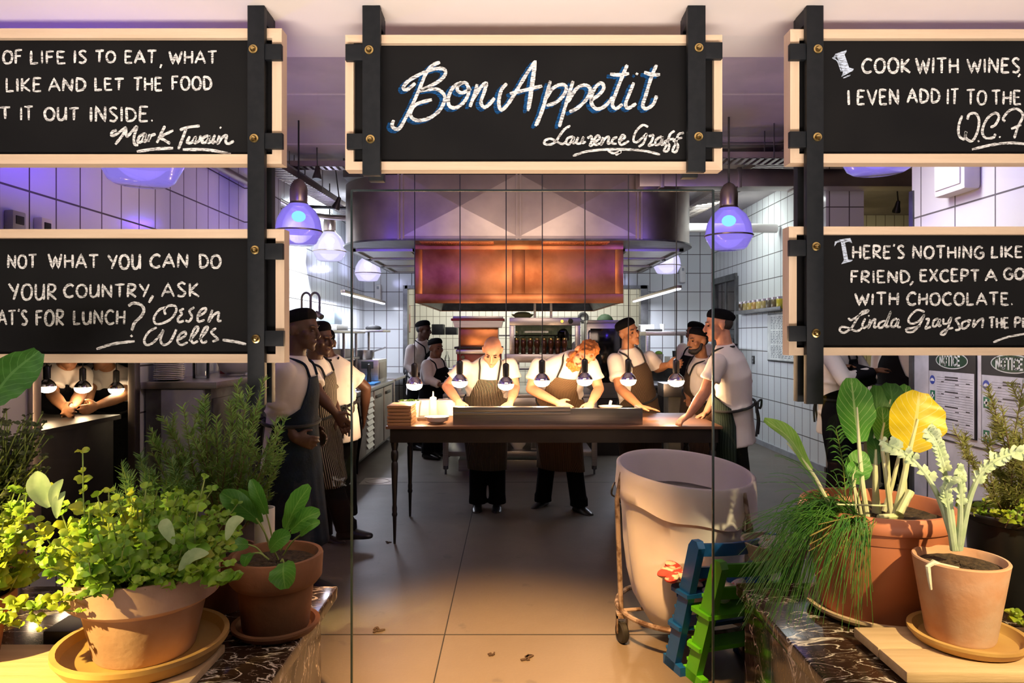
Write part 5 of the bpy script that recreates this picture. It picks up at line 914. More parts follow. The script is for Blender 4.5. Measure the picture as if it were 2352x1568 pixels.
CL = dict(white=M('white_cotton', (.76, .71, .67), .85, 0, (.70, .65, .61), 5, .22, 16, spec=.2, sheen=.15), cap=M('black_cap_cloth', (.005, .005, .006), .95, bump=.2, bscale=40, spec=.08), trousers=M('black_trouser_cloth', (.006, .006, .007), .9, bump=.2, bscale=20, spec=.1),
          shoe=M('black_shoe_leather', (.012, .012, .014), .32), stripe=M_stripe('apron_butcher_stripe', (.016, .013, .010), (.62, .52, .38), 44, .17), pin=M_stripe('apron_pinstripe', (.035, .022, .014), (.13, .085, .05), 70, .3),
          fine=M_stripe('apron_fine_stripe', (.045, .028, .016), (.28, .18, .10), 64, .35), denim=M('apron_denim', (.007, .015, .032), .9, 0, (.005, .010, .02), 12, .2, 60, spec=.15), black=M('apron_black', (.007, .007, .009), .9, spec=.1), green=M_stripe('apron_green_stripe', (.010, .020, .016), (.05, .075, .06), 40, .15),
          tie=M('apron_tie_cloth', (.010, .011, .014), .85))
HAIRC = dict(red=M('red_hair', (.46, .15, .025), .6, 0, (.30, .085, .012), 60, .5, 120), black=M('black_hair', (.010, .008, .007), .6, 0, (.018, .014, .011), 60, .4, 120), dark=M('dark_brown_hair', (.025, .014, .008), .6, bump=.4, bscale=120))
EYE = M('eye_dark', (.02, .012, .01), .15); LIP = {k: M('lips_' + k, tuple(x * .8 for x in v), .45) for k, v in dict(fair=(.55, .22, .17), ruddy=(.52, .2, .15), tan=(.34, .13, .09), brown=(.17, .065, .045), deep=(.10, .035, .03)).items()}
def fig(label, pos, f, J=None, skin='fair', face=None, up=None, cap=True, hair=None, beard=None, apron=None, hem=.50, bib=True, sleeve=.72, longs=False, vox=.0075, hands=None, wide=1.0, collar=True, curl=.4, toes=None, tie=True):
    f = Vector(f).normalized(); Z = Vector((0, 0, 1)); r = f.cross(Z).normalized(); c = Vector((pos[0], pos[1], 0)); D = {}
    def L(s_, fr, z): return c + r * s_ + f * fr + Z * z
    D = dict(hip=L(0, 0, .93), chest=L(0, .0, 1.27), neck=L(0, -.01, 1.47), head=L(0, .03, 1.63))
    for k, s_ in (('R', 1), ('L', -1)):
        D['sh' + k] = L(.19 * s_, 0, 1.405); D['el' + k] = L(.25 * s_, -.02, 1.12); D['wr' + k] = L(.25 * s_, .08, .88); D['kn' + k] = L(.095 * s_, .02, .50); D['an' + k] = L(.10 * s_, -.02, .085)
    for k, v in (J or {}).items(): D[k] = at(*v)
    P = thing('person', label, 'person', c); 
    rr = (D['shR'] - D['shL']).normalized(); sp = (D['neck'] - D['hip']).normalized(); tf = sp.cross(rr).normalized(); rr = tf.cross(sp).normalized()
    hr = (D['knR'] - D['knL']); hr = hr.normalized() if hr.length > .02 else r
    hf = Z.cross(hr).normalized()
    if hf.dot(f) < 0: hf = -hf; hr = -hr
    pr = (rr + r).normalized(); hd = D['head']; hf_ = Vector(face or f).normalized(); hu = Vector(up) if up else (hd - D['neck']).normalized() * .5 + Z; hu = (hu - hf_ * hu.dot(hf_)).normalized(); hrr = hf_.cross(hu).normalized()
    HM = Matrix((hrr, hf_, hu)).transposed()
    def h(x, y, z): return hd + hrr * x + hf_ * y + hu * z
    # ---- body: one continuous surface
    mb = MB(); w_ = wide
    wst = D['hip'].lerp(D['chest'], .5)
    def torso(m_, g, hem_=.0, top=True):
        s_ = []
        if hem_: s_.append((D['hip'] - Z * hem_, pr, pr.cross(Z) * -1 if False else tf, .185 * w_ + g, .135 * w_ + g))
        else: s_.append((D['hip'] - Z * .09, pr, tf, .12 * w_, .09 * w_))
        s_ += [(D['hip'], pr, tf, .168 * w_ + g, .118 * w_ + g), (wst, rr, tf, .158 * w_ + g, .115 * w_ + g), (D['chest'], rr, tf, .172 * w_ + g, .122 * w_ + g), (D['chest'].lerp(D['neck'], .55), rr, tf, .175 * w_ + g * .8, .10 * w_ + g * .8), (D['chest'].lerp(D['neck'], .85), rr, tf, .12 * w_ + g * .5, .075 + g * .5)]
        if top: s_.append((D['neck'] + sp * .02, rr, tf, .062 + g * .4, .06 + g * .4))
        loft(m_, s_)
    torso(mb, 0)
    nb = D['neck'] - sp * .04; limb(mb, nb, .062, h(0, -.02, -.05), .055)
    # skull, face
    mb.ell(h(0, -.008, .035), (.074, .096, .083), 20, 14, HM); mb.ell(h(0, .03, -.035), (.060, .062, .074), 18, 12, HM); loft(mb, [(h(0, .02, -.03), hrr, hf_, .062, .07), (h(0, .035, -.075), hrr, hf_, .052, .058), (h(0, .052, -.108), hrr, hf_, .030, .034)], 16); mb.ell(h(0, .078, -.106), (.021, .018, .017), 10, 8, HM)
    mb.tube([h(0, .088, .022), h(0, .104, -.006), h(0, .117, -.030)], [.009, .011, .0135], 9); mb.ell(h(0, .110, -.036), (.019, .013, .011), 10, 8, HM)
    mb.tube([h(-.045, .076, .026), h(0, .090, .024), h(.045, .076, .026)], .011, 8); mb.tube([h(-.022, .086, -.066), h(0, .094, -.065), h(.022, .086, -.066)], .0085, 8)
    for s_ in (-1, 1): mb.ell(h(.05 * s_, .060, -.022), (.020, .022, .022), 10, 8, HM); mb.ell(h(.076 * s_, -.012, -.008), (.011, .020, .033), 12, 8, HM @ Matrix.Rotation(.25 * s_, 3, 'Z')); mb.ell(h(.083 * s_, -.02, .004), (.008, .016, .022), 10, 8, HM)
    for k in 'RL':
        sh, el, wr = D['sh' + k], D['el' + k], D['wr' + k]
        limb(mb, sh, .058, el, .043, mid=.052); limb(mb, el, .043, wr, .027, mid=.043)
        hp = D['hip'] + (pr if k == 'R' else -pr) * .085 - Z * .05; kn, an = D['kn' + k], D['an' + k]
        limb(mb, hp, .088, kn, .056, mid=.082); limb(mb, kn, .056, an, .038, mid=.056); tv_ = Vector((toes or {}).get(k, f)).normalized(); limb(mb, an, .036, an + tv_ * .10 - Z * .052, .022)
        hs = (hands or {}).get(k)
        fd = (wr - el).normalized()
        if hs: hand(mb, wr, Vector(hs[0]), Vector(hs[1]), Vector(hs[2]), hs[3] if len(hs) > 3 else curl)
        else: hand(mb, wr, fd, (r if k == 'R' else -r), f if fd.dot(f) < .7 else Z, curl)
    o = bpy.data.objects.new('body', remesh(mb, vox, 4, 'body', SK[skin], c)); link(o, P)
    for s_ in (-1, 1):
        m = MB(); m.ell(h(.031 * s_, .084, .003) - c, (.012, .008, .0065), 10, 8, HM); m.build('eye', EYE, P)
        m = MB(); m.tube([h(.015 * s_, .0955, .028) - c, h(.032 * s_, .092, .033) - c, h(.045 * s_, .081, .030) - c], [.003, .004, .002], 6); m.build('eyebrow', HAIRC[hair or 'black'], P)
    m = MB(); m.tube([h(-.019, .0885, -.066) - c, h(0, .0995, -.065) - c, h(.019, .0885, -.066) - c], [.002, .0055, .002], 8); m.build('lips', LIP[skin], P)
    def part(n_, m_, mt, v=.010, it=4): o_ = bpy.data.objects.new(n_, remesh(m_, v, it, n_, mt, c)); link(o_, P); return o_
    # ---- shirt
    m = MB(); torso(m, .020, .17)
    for k in 'RL':
        sh, el, wr = D['sh' + k], D['el' + k], D['wr' + k]; d = el - sh; m.ell(sh, .070, 14, 10)
        if longs: m.tube([sh, el], [.078, .064], 14); m.ell(el, .066, 12, 8); m.tube([el, el.lerp(wr, .8)], [.064, .048], 14); m.tube([el.lerp(wr, .74), el.lerp(wr, .86)], [.054, .053], 14)
        else: m.tube([sh, sh + d * sleeve], [.071, .071], 16); m.tube([sh + d * (sleeve - .13), sh + d * sleeve], [.078, .078], 16)
    if collar: m.tube([D['neck'] - sp * .05, D['neck'] + sp * .015], [.082, .070], 18)
    random.seed(len(label))
    for k in range(14):                                              # soft folds across the body of the jacket
        z = random.uniform(.05, .95); a = random.uniform(-2.6, 2.6); p = D['hip'].lerp(D['chest'], z); q = (tf * math.cos(a) * .118 + rr * math.sin(a) * .165) * w_; t_ = (rr * math.cos(a) - tf * math.sin(a)); m.tube([p + q * 1.02 - t_ * .07, p + q * 1.13 + sp * random.uniform(-.03, .03), p + q * 1.02 + t_ * .07], [.006, .016, .006], 8)
    sh_ = part('chef_jacket', m, CL['white'], .010, 5)
    # ---- trousers and shoes
    m = MB(); loft(m, [(D['hip'] + Z * .06, pr, hf, .165 * w_, .122 * w_), (D['hip'] - Z * .06, pr, hf, .18 * w_, .128 * w_), (D['hip'] - Z * .16, pr, hf, .165, .11)])
    for k in 'RL':
        hp = D['hip'] + (pr if k == 'R' else -pr) * .09 - Z * .06; kn, an = D['kn' + k], D['an' + k]; m.tube([hp, kn, an - Z * .0], [.102, .080, .076], 16); m.ell(kn, .079, 12, 8); m.tube([an + Z * .06, an - Z * .012], [.078, .082], 16)
    tr = part('trousers', m, CL['trousers'], .011, 4)
    for k in 'RL':
        an = D['an' + k]; tv = Vector((toes or {}).get(k, f)); tv.normalize(); side = tv.cross(Z).normalized(); upn = side.cross(tv).normalized(); m = MB(); g = an - upn * .085
        loft(m, [(g - tv * .075 + upn * .035, side, upn, .030, .030), (g - tv * .05 + upn * .045, side, upn, .039, .045), (g + upn * .05, side, upn, .042, .05), (g + tv * .07 + upn * .042, side, upn, .046, .040), (g + tv * .14 + upn * .032, side, upn, .048, .030), (g + tv * .19 + upn * .027, side, upn, .036, .022), (g + tv * .205 + upn * .026, side, upn, .018, .014)], 18)
        part('shoe', m, CL['shoe'], .008, 3)
    # ---- headwear and hair
    if cap:
        ax = (hu - hf_ * .30).normalized(); cf = (hf_ - ax * hf_.dot(ax)).normalized(); b0 = h(0, -.014, .042); m = MB()
        loft(m, [(b0, hrr, cf, .082, .103), (b0 + ax * .025, hrr, cf, .086, .106), (b0 + ax * .045, hrr, cf, .083, .102), (b0 + ax * .062, hrr, cf, .072, .09), (b0 + ax * .075, hrr, cf, .052, .066), (b0 + ax * .082, hrr, cf, .024, .03)], 28); m.ell(b0 + ax * .03 - cf * .088, .028, 12, 8); part('chef_cap', m, CL['cap'], .007, 4)
        m = MB(); m.ell(h(0, -.044, .012), (.073, .066, .068), 16, 12, HM); part('hair', m, HAIRC[hair or 'black'], .007, 3)
    elif hair:
        m = MB(); m.ell(h(0, -.022, .034), (.081, .094, .094), 18, 12, HM); m.ell(h(0, -.04, -.02), (.070, .066, .06), 16, 10, HM)
        for k in range(70): a = random.uniform(0, 6.28); b_ = random.uniform(.1, 1.5); v = Vector((.081 * math.cos(a) * math.sin(b_), -.022 + .094 * math.sin(a) * math.sin(b_), .034 + .094 * math.cos(b_))); m.ell(h(*v), random.uniform(.010, .02), 7, 5)
        part('hair', m, HAIRC[hair], .006, 2)
    if beard:
        m = MB(); m.ell(h(0, .052, -.092), (.056, .048, .040), 16, 10, HM)
        for s_ in (-1, 1): m.tube([h(.068 * s_, .01, -.02), h(.062 * s_, .025, -.07), h(.03 * s_, .07, -.105)], [.012, .02, .024], 8)
        m.tube([h(-.03, .092, -.055), h(0, .106, -.052), h(.03, .092, -.055)], .007, 7)
        if beard == 'full':
            for k in range(40): m.ell(h(random.uniform(-.055, .055), random.uniform(.03, .1), random.uniform(-.14, -.08)), random.uniform(.008, .016), 6, 5)
        part('beard', m, HAIRC[hair or 'black'], .006, 2)
    # ---- apron
    if apron:
        mats = CL[apron]; V = []; F_ = []
        for ob in (sh_, tr):
            b_ = len(V); V += [v.co + c for v in ob.data.vertices]; F_ += [[b_ + i for i in p.vertices] for p in ob.data.polygons]
        bv = BVHTree.FromPolygons(V, F_); rows = []; uvs = []; nC = 41
        leg = ((D['knR'] + D['knL']) / 2 - D['hip']); leg = leg.normalized() if leg.z < -.1 else -Z
        st = []
        if bib: st += [(D['chest'].lerp(D['neck'], .45), rr, tf, .62), (D['chest'], rr, tf, .78), (D['chest'].lerp(wst, .6), rr, tf, 1.0)]
        st += [(wst.lerp(D['hip'], .15), rr, tf, 1.75), (D['hip'], pr, (tf + f).normalized(), 1.85), (D['hip'] + leg * .16, pr, f, 1.85), (D['hip'] + leg * hem * .62, pr, f, 1.85), (D['hip'] + leg * hem, pr, f, 1.85)]
        dense = []
        for (a, b_) in zip(st, st[1:]):
            for k in range(6): t_ = k / 6; dense.append((a[0].lerp(b_[0], t_), a[1].lerp(b_[1], t_), a[2].lerp(b_[2], t_), a[3] + (b_[3] - a[3]) * t_))
        dense.append(st[-1]); prev = None; hipi = next(i for i, s_ in enumerate(dense) if (s_[0] - D['hip']).length < 1e-6)
        for i, (ct, sd, fr, th) in enumerate(dense):
            ax = sd.cross(fr); R_ = []
            for k in range(nC):
                a = -th + 2 * th * k / (nC - 1); dr = (fr * math.cos(a) + sd * math.sin(a)).normalized(); hit = bv.ray_cast(ct + dr * .45, -dr, .45)
                R_.append((ct + dr * .45 - hit[0]).length if hit[0] else None)
            R_ = [(.45 - x) if x is not None else None for x in R_]; g = [x for x in R_ if x]; av = sum(g) / len(g) if g else .15
            R_ = [x if x else (prev[k] if prev else av) for k, x in enumerate(R_)]
            if i > hipi and prev: R_ = [max(x, prev[k] * .985) + .0012 * math.sin(k * 1.1 + i * .05) for k, x in enumerate(R_)]
            if prev and i <= hipi: R_ = [max(x, prev[k] * .93) if abs(x - prev[k]) < .2 else prev[k] for k, x in enumerate(R_)]
            R_ = [(R_[max(0, k - 1)] + R_[k] * 2 + R_[min(nC - 1, k + 1)]) / 4 for k in range(nC)]; prev = R_; row = []; ur = []
            for k in range(nC):
                a = -th + 2 * th * k / (nC - 1); dr = (fr * math.cos(a) + sd * math.sin(a)).normalized(); row.append(ct + dr * (R_[k] + .013) - c); ur.append((.5 + a / 3.8, i / len(dense)))
            rows.append(row); uvs.append(ur)
        m = MB(); m.sheet(rows, uvs); ap = m.build('apron', mats, P, smooth=0); ap.data.polygons.foreach_set('use_smooth', [True] * len(ap.data.polygons)); so = ap.modifiers.new('thickness', 'SOLIDIFY'); so.thickness = .005; so.offset = 0
        if bib:
            m = MB()
            for k in (1, nC - 2):
                p = rows[0][k] + c; s_ = 1 if (p - D['chest']).dot(rr) > 0 else -1; m.tube([v - c for v in bez([p, D['chest'].lerp(D['neck'], .85) + rr * .085 * s_ + tf * .085, D['neck'] + rr * .088 * s_ + tf * .01 + sp * .0, D['neck'] - tf * .084 + rr * .03 * s_ + sp * .0], 5)], .008, 7)
            m.build('neck_strap', mats if apron in ('denim', 'black') else CL['tie'], ap)
        if tie:
            wr_ = wst.lerp(D['hip'], .25); m = MB(); pts = []
            for k in range(33):
                a = 2 * PI * k / 32; dr = tf * math.cos(a) + rr * math.sin(a); hit = bv.ray_cast(wr_ + dr * .45, -dr, .45); q = hit[0] if hit[0] else wr_ + dr * .16; pts.append(q + dr * .02 - c)
            m.tube(pts[:-1], .011, 7, True); kb = pts[16]; m.ell(kb - tf * .012, (.022, .022, .022), 10, 8)
            for s_ in (-1, 1): m.tube([v for v in bez([kb - tf * .01, kb - tf * .04 + rr * .05 * s_ + Z * .02, kb - tf * .03 + rr * .06 * s_ - Z * .05, kb - tf * .012], 4)], .008, 6); m.tube([v for v in bez([kb - tf * .01, kb - tf * .03 + rr * .02 * s_ - Z * .12, kb - tf * .02 + rr * .03 * s_ - Z * .24], 4)], .009, 6)
            m.build('apron_tie', CL['tie'], ap)
    return P
DN = (0, 0, -1)
X_ = lambda px, d: (px - HX) * d / F
# bald chef plating at the pass
fig('bald chef bent over a plate at the pass in a striped apron', (X_(1118, 6.35), 6.35), (0, -1, 0), dict(hip=(1115, 948, 6.33), chest=(1119, 872, 6.12), neck=(1126, 826, 5.98), head=(1131, 805, 5.84), shR=(1068, 843, 6.02), shL=(1170, 838, 6.02), elR=(1026, 888, 6.02), wrR=(1054, 922, 5.72), elL=(1183, 890, 6.0), wrL=(1172, 924, 5.72), knR=(1098, 1062, 6.3), knL=(1141, 1062, 6.3), anR=(1097, 1152, 6.3), anL=(1142, 1152, 6.3)),
    'fair', face=(-.06, -.74, -.67), cap=False, hair=None, apron='stripe', hem=.50, vox=.0065, hands=dict(R=((.25, -.6, -.55), (0, -.3, 1), (1, 0, 0), .55), L=((-.25, -.6, -.5), (0, -.3, 1), (-1, 0, 0), .5)), sleeve=.62)
# red-haired chef
fig('red-haired bearded chef stooping low over the pass table', (X_(1290, 6.4), 6.4), (.12, -1, 0), dict(hip=(1284, 950, 6.4), chest=(1290, 866, 6.12), neck=(1318, 818, 5.92), head=(1341, 814, 5.78), shR=(1238, 838, 6.02), shL=(1356, 836, 5.98), elR=(1219, 893, 5.98), wrR=(1280, 924, 5.70), elL=(1376, 893, 5.95), wrL=(1357, 926, 5.70), knR=(1256, 1066, 6.4), knL=(1318, 1066, 6.35), anR=(1247, 1148, 6.42), anL=(1330, 1158, 6.2)),
    'ruddy', face=(-.18, -.70, -.66), up=(.72, -.45, .52), cap=False, hair='red', beard='full', apron='fine', hem=.50, vox=.0065, wide=1.1, hands=dict(R=((.6, -.5, -.35), (0, -.3, 1), (.3, 0, 0.6), .5), L=((-.35, -.6, -.45), (0, -.3, 1), (-1, 0, 0), .5)), sleeve=.66, toes=dict(R=(-.5, -.8, 0), L=(.45, -.9, 0)))
# leaning chef with black cap
fig('chef in a black cap leaning one hand on the pass and looking right', (X_(1462, 6.4), 6.4), (.35, -.95, 0), dict(hip=(1470, 952, 6.38), chest=(1452, 862, 6.3), neck=(1440, 803, 6.27), head=(1443, 762, 6.22), shR=(1412, 828, 6.18), shL=(1492, 822, 6.42), elR=(1424, 892, 6.05), wrR=(1470, 934, 5.72), elL=(1510, 846, 6.5), wrL=(1533, 838, 6.35), knR=(1448, 1062, 6.4), knL=(1498, 1062, 6.45), anR=(1440, 1150, 6.42), anL=(1502, 1150, 6.45)),
    'tan', face=(.55, -.82, -.02), up=(-.42, 0, .9), apron='pin', hem=.5, vox=.0065, hands=dict(R=((.9, -.25, -.12), (0, 0, 1), (.2, -1, 0), .12), L=((.9, -.2, .05), (0, -1, .3), (0, -.2, 1), .5)), sleeve=.68)
# tall chef at the right end, gripping the table
fig('tall chef seen from behind gripping the right end of the pass', (X_(1690, 5.5), 5.5), (-.86, .5, 0), dict(hip=(1688, 968, 5.45), chest=(1681, 862, 5.4), neck=(1665, 795, 5.38), head=(1651, 746, 5.38), shL=(1648, 832, 5.22), shR=(1690, 822, 5.62), elL=(1618, 902, 5.22), wrL=(1583, 952, 5.2), elR=(1652, 895, 5.75), wrR=(1622, 948, 5.7), knR=(1680, 1088, 5.6), knL=(1700, 1095, 5.4), anR=(1682, 1205, 5.65), anL=(1706, 1225, 5.4)),
    'fair', face=(-.95, .12, -.12), up=(-.1, 0, 1), hair='dark', apron='green', hem=.52, vox=.0065, wide=1.02, hands=dict(L=((-.75, -.1, -.5), (-.4, -.2, .8), (-.2, .9, .1), .8), R=((-.75, -.1, -.35), (0, 0, 1), (-.2, -.9, 0), .4)), sleeve=.60)
# bearded chef behind him and one more
fig('bearded chef in a black cap listening beside the tall chef', (X_(1606, 6.75), 6.75), (-.8, -.45, 0), dict(head=(1603, 782, 6.55), neck=(1612, 822, 6.6), shR=(1598, 850, 6.8), shL=(1615, 850, 6.45), chest=(1608, 880, 6.65), elR=(1580, 890, 6.75), wrR=(1583, 918, 6.6)), 'tan', face=(-.92, -.38, -.08), beard='short', apron='pin', vox=.008)
fig('dark-skinned chef in a black cap half hidden behind the bearded chef', (X_(1597, 7.8), 7.8), (-.8, -.5, 0), dict(head=(1596, 764, 7.7), neck=(1602, 798, 7.75)), 'brown', face=(-.9, -.4, -.08), apron='black', vox=.009)
# group of three at the left glass
fig('chef in a denim apron and black cap close behind the left glass', (X_(674, 4.12), 4.12), (.92, -.25, 0), dict(head=(693, 757, 4.1), neck=(676, 822, 4.1), chest=(670, 892, 4.1), hip=(668, 1012, 4.12), shR=(652, 855, 3.95), shL=(688, 852, 4.27), elR=(640, 945, 3.98), wrR=(676, 1005, 3.95), elL=(692, 950, 4.36), wrL=(722, 985, 4.3), knR=(680, 1165, 4.05), knL=(690, 1160, 4.25), anR=(690, 1345, 4.05), anL=(705, 1325, 4.3)),
    'deep', face=(.96, -.22, -.08), apron='denim', hem=.62, vox=.007, hands=dict(R=((.8, .3, -.3), (0, -1, 0), (0, 0, 1), .5)), sleeve=.85)
fig('chef in a gold striped apron leaning back with one foot forward', (X_(735, 5.15), 5.15), (.9, -.35, 0), dict(head=(733, 778, 4.95), neck=(720, 826, 5.0), chest=(720, 880, 5.05), hip=(728, 985, 5.12), shR=(704, 850, 4.9), shL=(742, 848, 5.2), elR=(732, 905, 4.8), wrR=(770, 948, 4.82), elL=(758, 915, 5.2), wrL=(778, 955, 5.05), knR=(758, 1098, 5.05), knL=(742, 1105, 5.25), anR=(795, 1213, 5.15), anL=(740, 1225, 5.3)),
    'deep', face=(.92, -.38, -.12), apron='stripe', hem=.40, vox=.007, hands=dict(R=((.6, .1, -.75), (0, -1, .2), (.7, 0, .4), .5), L=((.5, -.2, -.75), (0, -1, .2), (-.7, 0, .4), .5)), sleeve=.7, toes=dict(R=(.95, -.22, .08)))
fig('chef turned away behind the gold-striped apron chef, showing a white back', (X_(770, 5.75), 5.75), (-.35, .9, 0), dict(head=(746, 790, 5.6), neck=(757, 822, 5.62), chest=(765, 868, 5.66), hip=(773, 962, 5.72), shL=(740, 842, 5.6), shR=(784, 842, 5.72)), 'deep', apron='black', hem=.5, vox=.009, wide=.95)
# two at the far left
fig('chef in a black cap and apron standing at the rear left doorway', (X_(962, 9.6), 9.6), (.85, -.5, 0), dict(head=(973, 757, 9.3), neck=(968, 782, 9.3), shR=(945, 802, 9.15), elR=(938, 840, 9.1), wrR=(952, 858, 9.0)), 'deep', face=(.92, -.35, -.1), apron='black', longs=True, vox=.010)
fig('shorter chef in white at the rear left, nearer than the one in the doorway', (X_(996, 8.9), 8.9), (.8, -.5, 0), dict(head=(1001, 799, 8.75), neck=(997, 823, 8.8), chest=(994, 852, 8.85), hip=(992, 893, 8.9), shR=(980, 838, 8.7), shL=(1012, 836, 8.95), elR=(984, 872, 8.6), wrR=(1012, 884, 8.5), elL=(1020, 866, 8.8), wrL=(1032, 882, 8.6)), 'brown', face=(.72, -.68, -.12), apron='black', longs=True, vox=.010)
fig('cook whose face shows through the gantry above the amber jars', (X_(1294, 10.6), 10.6), (0, -1, 0), dict(head=(1294, 776, 10.5), neck=(1294, 800, 10.55)), 'brown', cap=False, hair='black', vox=.011)
# two at the far right behind the signs
fig('chef with folded arms in a rolled white sleeve under the right sign', (X_(1925, 6.1), 6.1), (.75, -.55, 0), dict(head=(1935, 728, 6.0), neck=(1930, 785, 6.05), chest=(1925, 850, 6.05), hip=(1918, 950, 6.1), shR=(1905, 815, 5.88), shL=(1955, 812, 6.2), elR=(1940, 872, 5.75), wrR=(2010, 852, 5.85), elL=(1995, 870, 6.15), wrL=(1955, 845, 5.9)), 'brown', apron='black', hem=.5, longs=True, vox=.009)
fig('chef in white beside the notice wall, mostly hidden by the right sign', (X_(2062, 6.9), 6.9), (-.85, -.4, 0), dict(), 'brown', apron='black', longs=True, vox=.010)
# two in the serving hatch
fig('left cook in the serving hatch with both hands on the counter', (X_(115, 5.3), 5.3), (.55, -.85, 0), dict(head=(160, 812, 5.1), neck=(150, 842, 5.15), chest=(140, 872, 5.2), elR=(120, 905, 5.0), wrR=(150, 938, 4.75), shR=(125, 862, 5.1), shL=(190, 860, 5.2), elL=(185, 905, 5.1), wrL=(165, 936, 4.85)), 'tan', cap=False, hair='black', apron='black', vox=.009)
fig('right cook in the serving hatch reaching across the counter', (X_(258, 5.95), 5.95), (-.2, -1, 0), dict(head=(240, 815, 5.5), neck=(245, 845, 5.55), chest=(248, 872, 5.6), shR=(215, 862, 5.55), shL=(285, 862, 5.55), elL=(285, 908, 5.3), wrL=(222, 932, 5.0), elR=(205, 900, 5.4), wrR=(195, 935, 5.1)), 'tan', cap=False, hair='black', apron='black', vox=.009)
random.seed(21)
# ================================================================== laundry cart and high chairs behind the right glass
LC = Vector((.90, 3.63, 0)); RR = .34
t = T('laundry_cart', 'round laundry cart with a white cloth bag on a rusty wheeled frame', 'laundry cart', LC)
def rim(a, r, z): x, y = math.cos(a) * r, math.sin(a) * r; return LC + Vector((x, y, z + .11 * y - .07 * x))
def wob(a, z): return 1 + .018 * math.sin(5 * a + 3 * z) + .014 * math.sin(9 * a + 1.3)
rows = []
for z, r in ((.70, .30), (.78, .312), (.845, .325), (.862, .332), (.868, .342), (.86, .352), (.82, .356), (.75, .358), (.705, .362), (.70, .352), (.69, .338), (.60, .325), (.45, .305), (.30, .275), (.18, .235), (.09, .175), (.055, .09), (.05, .0)):
    w_ = 0 if .84 < z < .87 else 1
    row = []
    for k in range(73):
        a = 2 * PI * k / 72; fz = 1 + (wob(a, z) - 1) * w_ * (1.6 if z < .66 else .7); p = rim(a, r * fz, z)
        if z < .6: p.x -= (.6 - z) * .06
        if .69 < z < .76 and r > .35: p.z += .03 * math.cos(a - 2.6) + .008 * math.sin(7 * a)
        row.append(p)
    rows.append(row)
m = MB(); m.sheet(rows); t.p('cloth_bag', m, 'linen', smooth=70)
m = MB()
m.lathe([(0, 0), (.295, 0), (.29, .03), (0, .05)], LC + Vector((0, 0, .655)), 30); t.p('bag_contents', m, 'linen')
t.p('top_ring', MB().tube([rim(a * PI / 24, .342, .846) for a in range(48)], .006, 8, True), 'rust'); t.p('base_ring', MB().tube([LC + Vector((.35 * math.cos(a * PI / 24), .35 * math.sin(a * PI / 24), .15)) for a in range(48)], .013, 8, True), 'rust')
for a in (3.35, 5.4, 1.2):
    b_ = LC + Vector((.35 * math.cos(a), .35 * math.sin(a), .15)); t.p('upright', MB().tube([b_, rim(a, .372, .70), rim(a, .345, .84)], .013, 8), 'rust'); t.p('spoke', MB().tube([b_, LC + Vector((.02, 0, .15))], .010, 8), 'rust')
    c_ = b_ + Vector((.0, -.03, -.097)); w_ = t.p('caster', MB().lathe([(.012, -.018), (.045, -.018), (.053, -.010), (.053, .010), (.045, .018), (.012, .018)], c_, 22, (1, .3, 0)), 'rubber'); t.p('caster_fork', MB().box((c_.x - .028, c_.y - .012, .05), (c_.x - .022, c_.y + .025, .14)).box((c_.x + .022, c_.y - .012, .05), (c_.x + .028, c_.y + .025, .14)).box((c_.x - .028, c_.y - .012, .125), (c_.x + .028, c_.y + .03, .15)), 'rust', w_)
for a, z in ((5.35, .72), (3.2, .76)): p = rim(a, .368, z); t.p('cord_loop', MB().tube(bez([p + Vector((0, 0, .01)), p + Vector((-.015, -.02, -.01)), p + Vector((-.02, -.02, -.045)), p + Vector((-.005, -.012, -.06))], 4), .005, 6), 'cable')
